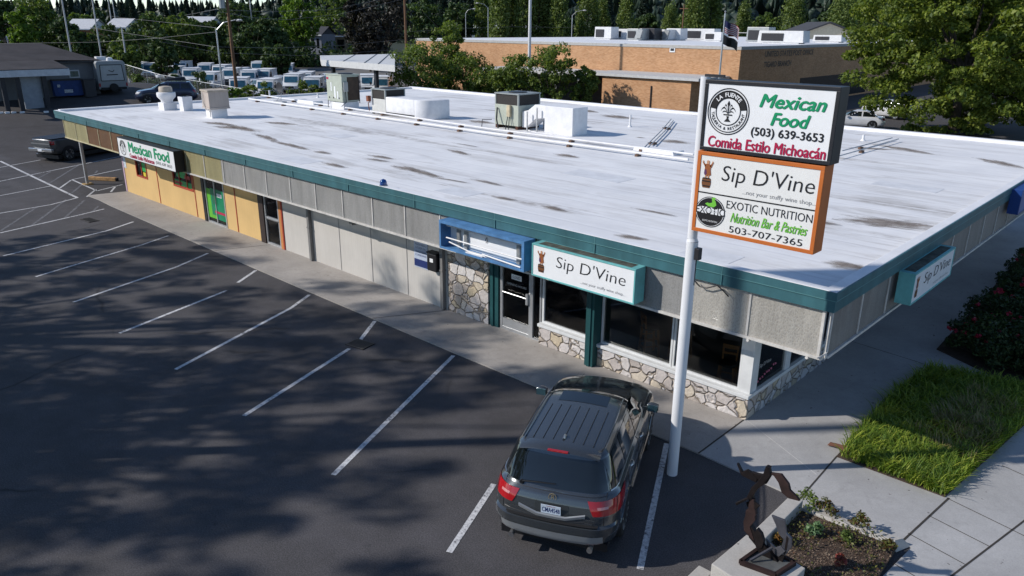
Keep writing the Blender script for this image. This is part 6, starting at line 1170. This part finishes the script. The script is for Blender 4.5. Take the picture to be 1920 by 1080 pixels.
# canopy in the rear lot
t = thing('flat_canopy', 'flat white vehicle canopy on a post in the rear lot', 'canopy'); z1_ = 4.6; c0, c1, c2, c3 = atz(600, 104, z1_), atz(741, 101, z1_), atz(740, 122, z1_), atz(602, 112, z1_); b = MB(); b.prism([tuple(q[:2]) for q in (c3, c2, c1, c0)], z1_-.55, z1_); b.build('roof', mat('canopy_white', (.60, .60, .59), .6, var=.08), t)
b = MB()
for q, r_ in ((.33, .02), (.62, .02), (.8, .015)): a1, a2 = c3+(c2-c3)*q, c0+(c1-c0)*(q+.12); b.bar((a1[0], a1[1], z1_+.01), (a2[0], a2[1], z1_+.01), .12, .02)
b.build('roof_seam', DARK, t); b = MB(); pp = c3+(c2-c3)*.70; b.box(pp[0]-.15, pp[0]+.15, pp[1]+.4, pp[1]+.7, -.1, z1_-.55); b.build('post', DARK, t); b = MB(); b.bar((pp[0], pp[1]+.5, 1.2), (pp[0]-2.8, pp[1]+1.5, 0), .1); b.build('brace', DARK, t); b = MB(); pp = c3+(c2-c3)*.1; b.box(pp[0]-.15, pp[0]+.15, pp[1]+.4, pp[1]+.7, -.1, z1_-.55); b.build('post', DARK, t)
# ------------------------------------------------------------------ houses
def atx(px, py, X): d = ray(px, py); return CAM+d*((X-CAM[0])/d[0])
h0 = gnd(60, 209); Xf = float(h0[0]); zg = float(h0[2]); t = thing('dark_roofed_house', 'low grey house with dark shingle roof and white carport beam', 'house'); SHING = m_concrete('dark_shingle', (.050, .044, .044), .35, .4); HW = mat('house_grey_wall', (.15, .155, .165), .8, var=.08)
yb0, yb1 = float(atx(-60, 133, Xf)[1]), float(atx(130, 130, Xf)[1]); zb1 = float(atx(60, 131, Xf)[2]); zb0 = float(atx(60, 143.5, Xf)[2])
b = MB(); b.box(Xf-.25, Xf, yb0, yb1, zb0, zb1); b.build('carport_beam', mat('beam_white', (.52, .54, .57), .6), t)
yr = float(atx(190, 112, Xf-4)[1]); zr_ = float(atx(80, 81, Xf-10)[2]); ze2 = float(atx(188, 113, Xf-4)[2])
b = MB(); b.add([(Xf-.05, yb0, zb1+.05), (Xf-.05, yb1, zb1+.05), (Xf-4, yb1+.2, ze2+.1), (Xf-4, yr, ze2), (Xf-10, yr-2.5, zr_), (Xf-10, yb0, zr_), (Xf-4, yb0, ze2+.1)], [(0, 1, 2, 6), (6, 2, 3, 4, 5)])
b.add([(Xf-10, yb0, zr_), (Xf-10, yr-2.5, zr_), (Xf-16, yr, ze2), (Xf-16, yb0, ze2)], [(0, 1, 2, 3)]); b.add([(Xf-4, yr, ze2), (Xf-16, yr, ze2), (Xf-10, yr-2.5, zr_)], [(0, 1, 2)]); b.build('roof', SHING, t)
b = MB(); b.box(Xf-15.6, Xf-4.3, yb0, yr-.35, zg-.5, ze2-.06); b.build('wall', HW, t); b = MB(); b.box(Xf-16, Xf-4.0, yr-.28, yr-.02, ze2-.16, ze2-.02); b.box(Xf-4.08, Xf-3.95, yb1+.2, yr, ze2-.16, ze2-.02); b.build('eave_trim', DARK, t)
yw0, yw1 = float(atx(130, 145, Xf-4.3)[1]), float(atx(150, 145, Xf-4.3)[1]); zw0, zw1 = float(atx(140, 146, Xf-4.3)[2]), float(atx(140, 131, Xf-4.3)[2]); b = MB(); b.box(Xf-4.3, Xf-4.24, yw0, yw1, zw0, zw1); f = b.build('window', mat('frame_grey', (.4, .42, .43), .5), t); b = MB(); b.box(Xf-4.24, Xf-4.22, yw0+.1, yw1-.1, zw0+.1, zw1-.1); b.build('pane', mat('barred_pane', (.05, .09, .08), .3, var=.6, scale=8, stretch=(.1, 3, .1)), f)
y0_, y1_ = float(atx(42, 170, Xf-.8)[1]), float(atx(78, 170, Xf-.8)[1]); b = MB(); b.box(Xf-.9, Xf-.8, y0_, y1_, zg, zb0); b.build('white_screen', mat('screen_white', (.30, .33, .37), .6), t)
for px in (8, 36, 86): b = MB(); yy_ = float(atx(px, 170, Xf-.4)[1]); b.box(Xf-.55, Xf-.3, yy_-.15, yy_+.15, zg-.3, zb0); b.build('carport_post', DARK, t)
p = gnd(129, 181); t = thing('dumpster', 'blue steel dumpster beside the grey house wall', 'dumpster', (p[0], p[1], p[2]), PI/2-.1); b = MB(); b.slab([(-1.05, .1), (1.05, .1), (1.1, 1.3), (-1.1, 1.3)], -.6, .6); b.build('body', mat('dumpster_blue', (.012, .04, .16), .6, var=.25), t, bevel=.02); b = MB(); b.box(-1.12, 1.12, -.65, .65, 1.3, 1.38); b.build('lid', BLACK, t); b = MB(); b.box(-.35, .25, -.62, -.605, .35, .6); b.box(-.8, -.6, -.62, -.605, .8, 1.0); b.build('label_plate', mat('dumpster_label', (.4, .42, .45), .6, var=.8, scale=14), t)
p = gnd(168, 181); t = thing('waste_bin', 'dark waste bins between dumpster and trailer', 'bin', (p[0], p[1], p[2])); b = MB(); b.box(-.5, .5, -.4, .4, 0, 1.3, taper=1.1); b.build('body', mat('bin_dark', (.035, .035, .04), .6), t, bevel=.03); b = MB(); b.box(-.58, .58, -.48, .48, 1.3, 1.38); b.build('lid', DARK, t)
def house(px, d, base_py, w_px, wall_h, roof_h, m_w, m_r, label, rot=0, depth=8, name='house'):
    x, y, z = atd(px, d, base_py); r = ray(px, base_py); dep = d/math.hypot(r[0], r[1]); w_ = w_px*dep/F_PX; g = min(z, 3.); rz = math.atan2(CR[1], CR[0])+rot; t = thing(name, label, 'house', (x, y, g), rz)
    b = MB(); b.box(-w_/2, w_/2, 0, depth, -1, wall_h); b.build('wall', m_w, t)
    b = MB(); b.add([(-w_/2-.4, -.5, wall_h-.1), (w_/2+.4, -.5, wall_h-.1), (w_/2+.4, depth/2, wall_h+roof_h), (-w_/2-.4, depth/2, wall_h+roof_h), (-w_/2-.4, depth+.5, wall_h-.1), (w_/2+.4, depth+.5, wall_h-.1)], [(0, 1, 2, 3), (3, 2, 5, 4)]); b.add([(-w_/2, .01, wall_h), (-w_/2, depth, wall_h), (-w_/2, depth/2, wall_h+roof_h-.1)], [(0, 1, 2)]); b.add([(w_/2, .01, wall_h), (w_/2, depth, wall_h), (w_/2, depth/2, wall_h+roof_h-.1)], [(0, 1, 2)]); b.build('roof', m_r, t)
    b = MB(); b.box(-w_/2-.4, w_/2+.4, -.56, -.5, wall_h-.3, wall_h-.08); b.build('gutter', WHITE, t)
    b = MB(); b.box(-w_*.25, -w_*.05, -.04, -.005, wall_h*.35, wall_h*.8); b.box(w_*.15, w_*.32, -.04, -.005, wall_h*.35, wall_h*.8); b.build('window', CARGLASS, t); return t
CREAM = mat('cream_wall', (.50, .44, .33), .7); SLATE = mat('slate_roof', (.05, .05, .056), .85); PALE = mat('pale_roof', (.55, .55, .56), .6); HGREY = mat('blue_grey_siding', (.17, .18, .21), .7); TAN = mat('tan_siding', (.22, .18, .12), .7); WH = mat('white_siding', (.58, .58, .6), .7)
house(622, 185, 103, 78, 4.2, 2.4, TAN, SLATE, 'small grey house with slate roof above the canopy', .1); t = house(592, 178, 104, 28, 4.4, 1.6, HGREY, SLATE, 'blue grey gabled shed beside the small grey house', -.3, 6, 'shed')
house(12, 190, 82, 50, 3.5, 2.2, WH, SLATE, 'white walled house at left picture edge'); house(150, 200, 78, 44, 3.5, 2.0, mat('orange_brown_wall', (.26, .12, .05), .8), PALE, 'brown walled house with pale roof between trees'); house(222, 180, 82, 34, 4.0, 1.6, WH, PALE, 'white house glimpsed right of the thin poles'); house(372, 230, 70, 50, 5.0, 1.5, HGREY, PALE, 'pale roofed building behind the yard trees'); house(150, 330, 52, 40, 4, 1.8, WH, PALE, 'distant pale roofed house near the ridge'); house(960, 260, 62, 150, 4, 1.0, WH, PALE, 'long pale low building behind the street lamps')
x, y, z = atd(1552, 140, 76); t = thing('gabled_house', 'cream gabled building beside the street tree', 'house', (x, y, 0), math.atan2(CR[1], CR[0])-.1); W2 = 5.4; zt = float(atd(1552, 140, 44)[2]); ze = float(atd(1552, 140, 68)[2]); b = MB(); b.slab([(-W2, 0), (W2, 0), (W2, ze), (0, zt), (-W2, ze)], 0, 14); b.build('wall', CREAM, t)
b = MB(); b.add([(-W2-.6, -.4, ze-.25), (0, -.4, zt+.05), (0, 14, zt+.05), (-W2-.6, 14, ze-.25), (-W2-.6, -.4, ze), (0, -.4, zt+.3), (0, 14, zt+.3), (-W2-.6, 14, ze)], [(0, 1, 2, 3), (4, 5, 6, 7), (0, 1, 5, 4)]); b.add([(W2+.6, -.4, ze-.25), (0, -.4, zt+.05), (0, 14, zt+.05), (W2+.6, 14, ze-.25), (W2+.6, -.4, ze), (0, -.4, zt+.3), (0, 14, zt+.3), (W2+.6, 14, ze)], [(0, 1, 2, 3), (4, 5, 6, 7), (0, 1, 5, 4)]); b.build('roof', SLATE, t); b = MB(); b.box(1.6, 2.3, -.05, -.005, ze-.7, ze); b.build('window', CARGLASS, t)
# ------------------------------------------------------------------ fence of the yard
t = thing('chain_link_fence', 'galvanised chain link fence in front of the mail vans', 'fence'); FP = [(225, 104, 118.), (300, 96, 140.), (340, 88, 147.), (385, 82, 155.), (436, 77, 163.), (475, 73, 171.), (540, 77, 168.), (600, 80, 165.), (700, 86, 160.)]; T_ = []
for px, d, py in FP: x, y, z = atd(px, d, py); T_.append((float(x), float(y), float(z)))
b = MB(); b.tube(T_, .03, 6); 
for a_, c_ in zip(T_[:-1], T_[1:]):
    for k in range(3): u = k/3; q = tuple(a_[i]+(c_[i]-a_[i])*u for i in range(3)); b.tube([(q[0], q[1], q[2]-2.4), (q[0], q[1], q[2]+.02)], .022, 6)
b.build('rails', GALV, t); b = MB(); b.grid([[(q[0], q[1], q[2]-2.2) for q in T_], [(q[0], q[1], q[2]) for q in T_]])
n = NT('chain_link'); c_ = n.coord((9, 9, 9), (.0, .0, .0)); wv = n.n('ShaderNodeTexChecker', Scale=1.); n.l(c_, wv.inputs[0]); n.set((.35, .36, .37, 1), .5, .4); n.l(n.math('ADD', n.math('MULTIPLY', wv.outputs['Fac'], .06), .04), n.b.inputs['Alpha']); b.build('mesh', n.m, t)
# ------------------------------------------------------------------ poles, lamps, wires
def vpole(name, label, px, d, top_py, r, m, cat='pole', base_z=None, lean=0, group=None):
    x, y, zt = atd(px, d, top_py); g = float(terrain(x, y)); t = thing(name, label, cat, (x, y, g), 0, group); b = MB(); b.tube([(0, 0, -.3), (lean, 0, zt-g)], [r, r*.7], 10); b.build('pole', m, t, smooth=60); return t, zt-g
t, h = vpole('utility_pole', 'brown wooden utility pole rising behind the beige cooler', 419, 78, -60, .17, WOODP, 'utility pole')
b = MB(); b.box(-1.2, 1.2, -.06, .06, h-1.2, h-1.05); b.build('crossarm', WOODP, t); b = MB(); b.lathe([(.28, 0), (.28, .9), (.001, .95)], 14, (-.3, -.35, h-3.4)); b.build('transformer', GREY, t); b = MB(); b.box(-.12, .12, -.2, -.16, 1.2, 1.9); b.build('pole_notice', SIGNW, t)
for px, d, top, lb in ((757, 120, -40, 'brown wooden utility pole behind the leafy tree pair'), (1283, 190, 8, 'distant wooden utility pole among the poplars')): 
    t, h = vpole('utility_pole', lb, px, d, top, .2, WOODP, 'utility pole'); b = MB(); b.box(-1.1, 1.1, -.06, .06, h-1.0, h-.85); b.build('crossarm', WOODP, t)
PGR = mat('pale_pole', (.45, .45, .45), .6)
for px, d, top, lean, lb in ((109, 105, -40, 0, 'leaning white thin pole behind the dark roofed house'), (168, 112, -30, 0, 'thin white pole left of the trailer'), (198, 190, -30, 0, 'thin distant pole, left of a close pair'), (206, 195, -30, 0, 'thin distant pole, right of a close pair'), (465, 150, -30, 0, 'thin grey pole above the yard'), (995, 83, -60, 0, 'tall slim grey metal pole behind the shop roof'), (228, 120, 52, 0, 'short dark pole in the yard trees')): vpole('thin_pole', lb, px, d, top, .11 if d < 115 else .13, PGR, 'pole', lean=lean) if px != 995 else vpole('thin_pole', lb, px, d, top, .19, mat('bright_pole', (.62, .62, .63), .5), 'pole')
def lamp(px, d, top, armpx, lb):
    t, h = vpole('street_lamp', lb, px, d, top, .09, ALU, 'street lamp'); s = 1 if armpx > 0 else -1; k = abs(armpx)*d/F_PX; dr = Vector((CR[0], CR[1], 0)).normalized()*s
    b = MB(); b.tube([(0, 0, h-.1), tuple(dr*k*.4+Vector((0, 0, h+.6))), tuple(dr*k+Vector((0, 0, h+.85)))], .05, 6); b.build('arm', ALU, t); b = MB(); c = dr*(k+.35)+Vector((0, 0, h+.8)); b.lathe([(.001, -.1), (.22, -.06), (.26, .03), (.12, .12), (.001, .13)], 12, (0, 0, 0)); b.v = [(v[0]*1.7+c.x, v[1]+c.y, v[2]+c.z) for v in b.v]; b.build('lamp_head', mat('lamp_head', (.5, .5, .5), .4), t, smooth=50)
lamp(405, 80, 55, 34, 'curved arm street lamp beside the brown utility pole'); lamp(1073, 150, 28, 18, 'curved street lamp behind the post office roof'); lamp(915, 165, 14, -16, 'taller street lamp left of the poplars'); lamp(873, 175, 24, 12, 'shorter street lamp left of the poplars'); lamp(488, 260, 40, -8, 'distant street lamp above the yard')
WIRE = mat('wire_grey', (.15, .15, .15), .7)
for i, (pts, d0, d1, lb) in enumerate((([(-20, 82), (185, 79), (290, 72), (405, 60)], 110, 78, 'overhead wire from left edge to the brown pole'), ([(410, 18), (500, 22), (620, 18), (760, -10)], 78, 120, 'upper overhead wire right of the brown pole'), ([(412, 22), (470, 33), (540, 37), (640, 26), (757, -2)], 78, 120, 'second overhead wire right of the brown pole'), ([(410, 88), (520, 90), (640, 85), (757, 74)], 78, 120, 'third overhead wire below the tree line'), ([(300, 78), (410, 99), (560, 104), (690, 97), (757, 92)], 90, 120, 'lowest overhead wire above the yard'), ([(170, 52), (300, 72), (405, 88)], 112, 78, 'slack wire from thin pole to the brown pole'), ([(340, 30), (408, 17)], 150, 78, 'short wire left of the brown pole'), ([(757, 60), (850, 54), (960, 50), (1080, 52)], 120, 150, 'wire crossing behind the poplars'), ([(200, 30), (405, 52)], 190, 78, 'thin wire toward the distant pole pair'), ([(780, 0), (795, 25), (830, 60)], 120, 140, 'guy wire right of the wooden pole'))):
    P = [];
    for k, (px, py) in enumerate(pts): u = k/(len(pts)-1); P.append(atd(px, d0+(d1-d0)*u, py))
    Q = [P[0]]
    for a_, c_ in zip(P[:-1], P[1:]): Q += [np.array(a_)+(np.array(c_)-np.array(a_))*j/4 for j in range(1, 5)]
    b = MB(); b.tube(Q, .018, 5); tag(b.build('overhead_wire', WIRE), lb, 'wire', 'overhead wires')
# lot edge markers
for i, px in enumerate((2, 14, 26, 42, 87)):
    p = gnd(px, 213-.02*px); t = thing('kerb_block', 'small white kerb block in the row before the dark roofed house', 'kerb block', (p[0], p[1], p[2]), PI/2, 'white kerb blocks by the house'); b = MB(); b.box(-.16, .16, -.08, .08, -.05, .13); b.build('block', WHITE, t, bevel=.03)
# unseen pole and panel, added only to cast shadow across the shop corner
t = thing('added_shadow_pole', 'unseen pole and panel added to shade the shop corner', 'pole sign', (-12.6, -11.9, 0)); b = MB(); b.tube([(0, 0, 0), (0, 0, 16.3)], .15, 14); b.build('pole', GALV, t); b = MB(); b.box(.15, 1.5, -.15, .15, 14.0, 16.2); b.build('cabinet', WHITE, t)
# ------------------------------------------------------------------ hills and far wood
ang = np.linspace(-20, 100, 60); ds = np.array([260, 380, 520, 700, 900, 1200]); hk = np.array([0, 3, 14, 34, 52, 60]); G = []
for d, k in zip(ds, hk): G.append([(CAM[0]-math.sin(math.radians(a))*d, CAM[1]+math.cos(math.radians(a))*d, k*(.24+.93*float(1-sstep(46, 64, a)))*(1+.12*math.sin(a*.35)+.08*math.sin(a*.9)) - .05*(d < 300)) for a in ang])
b = MB(); b.grid(G); tag(b.build('hills', mat('hill_ground', (.02, .03, .015), .95), smooth=60), kind='structure')
def hill_z(a, d): return np.interp(d, ds, hk)*(.24+.93*(1-sstep(46, 64, a)))*(1+.12*np.sin(a*.35)+.08*np.sin(a*.9))
rng = np.random.default_rng(5); n = 4200; a = rng.uniform(5, 84, n); d = rng.uniform(330, 1000, n)**1.0; hh = rng.uniform(6, 20, n); Vs, Fs_ = [], []
PROF_C = np.array([(1.0, .1), (.35, .3), (.72, .28), (.25, .5), (.5, .47), (.15, .7), (.28, .68), (.0, 1.0)]); PROF_R = np.array([(.3, .05), (.8, .2), (1.0, .42), (.7, .5), (.95, .66), (.5, .74), (.6, .88), (.0, 1.0)]); prof = PROF_C; m_ = 7; off = 0
for k in range(n):
    cx, cy, cz = CAM[0]-math.sin(math.radians(a[k]))*d[k], CAM[1]+math.cos(math.radians(a[k]))*d[k], float(hill_z(a[k], d[k])); th = np.linspace(0, 2*PI, m_, endpoint=False)+rng.uniform(0, 6); rj = rng.uniform(.4, 1.5, (len(prof), m_)); R_ = hh[k]*rng.uniform(.13, .36)
    prof = PROF_R if (rng.uniform() < .45) else PROF_C
    if prof is PROF_R: hh[k] *= .62; R_ = hh[k]*rng.uniform(.3, .5)
    Vs.append(np.stack([cx+prof[:, :1]*R_*rj*np.cos(th), cy+prof[:, :1]*R_*rj*np.sin(th), np.broadcast_to(cz+prof[:, 1:]*hh[k]+rng.uniform(-.02, .02, (len(prof), m_))*hh[k], (len(prof), m_))], -1).reshape(-1, 3))
    for i in range(len(prof)-1):
        q = np.arange(m_); Fs_.append(np.column_stack([off+i*m_+q, off+i*m_+(q+1) % m_, off+(i+1)*m_+(q+1) % m_, off+(i+1)*m_+q]))
    off += len(prof)*m_
tag(fastmesh('far_forest', np.concatenate(Vs), np.concatenate(Fs_), L_CONIF), kind='stuff')
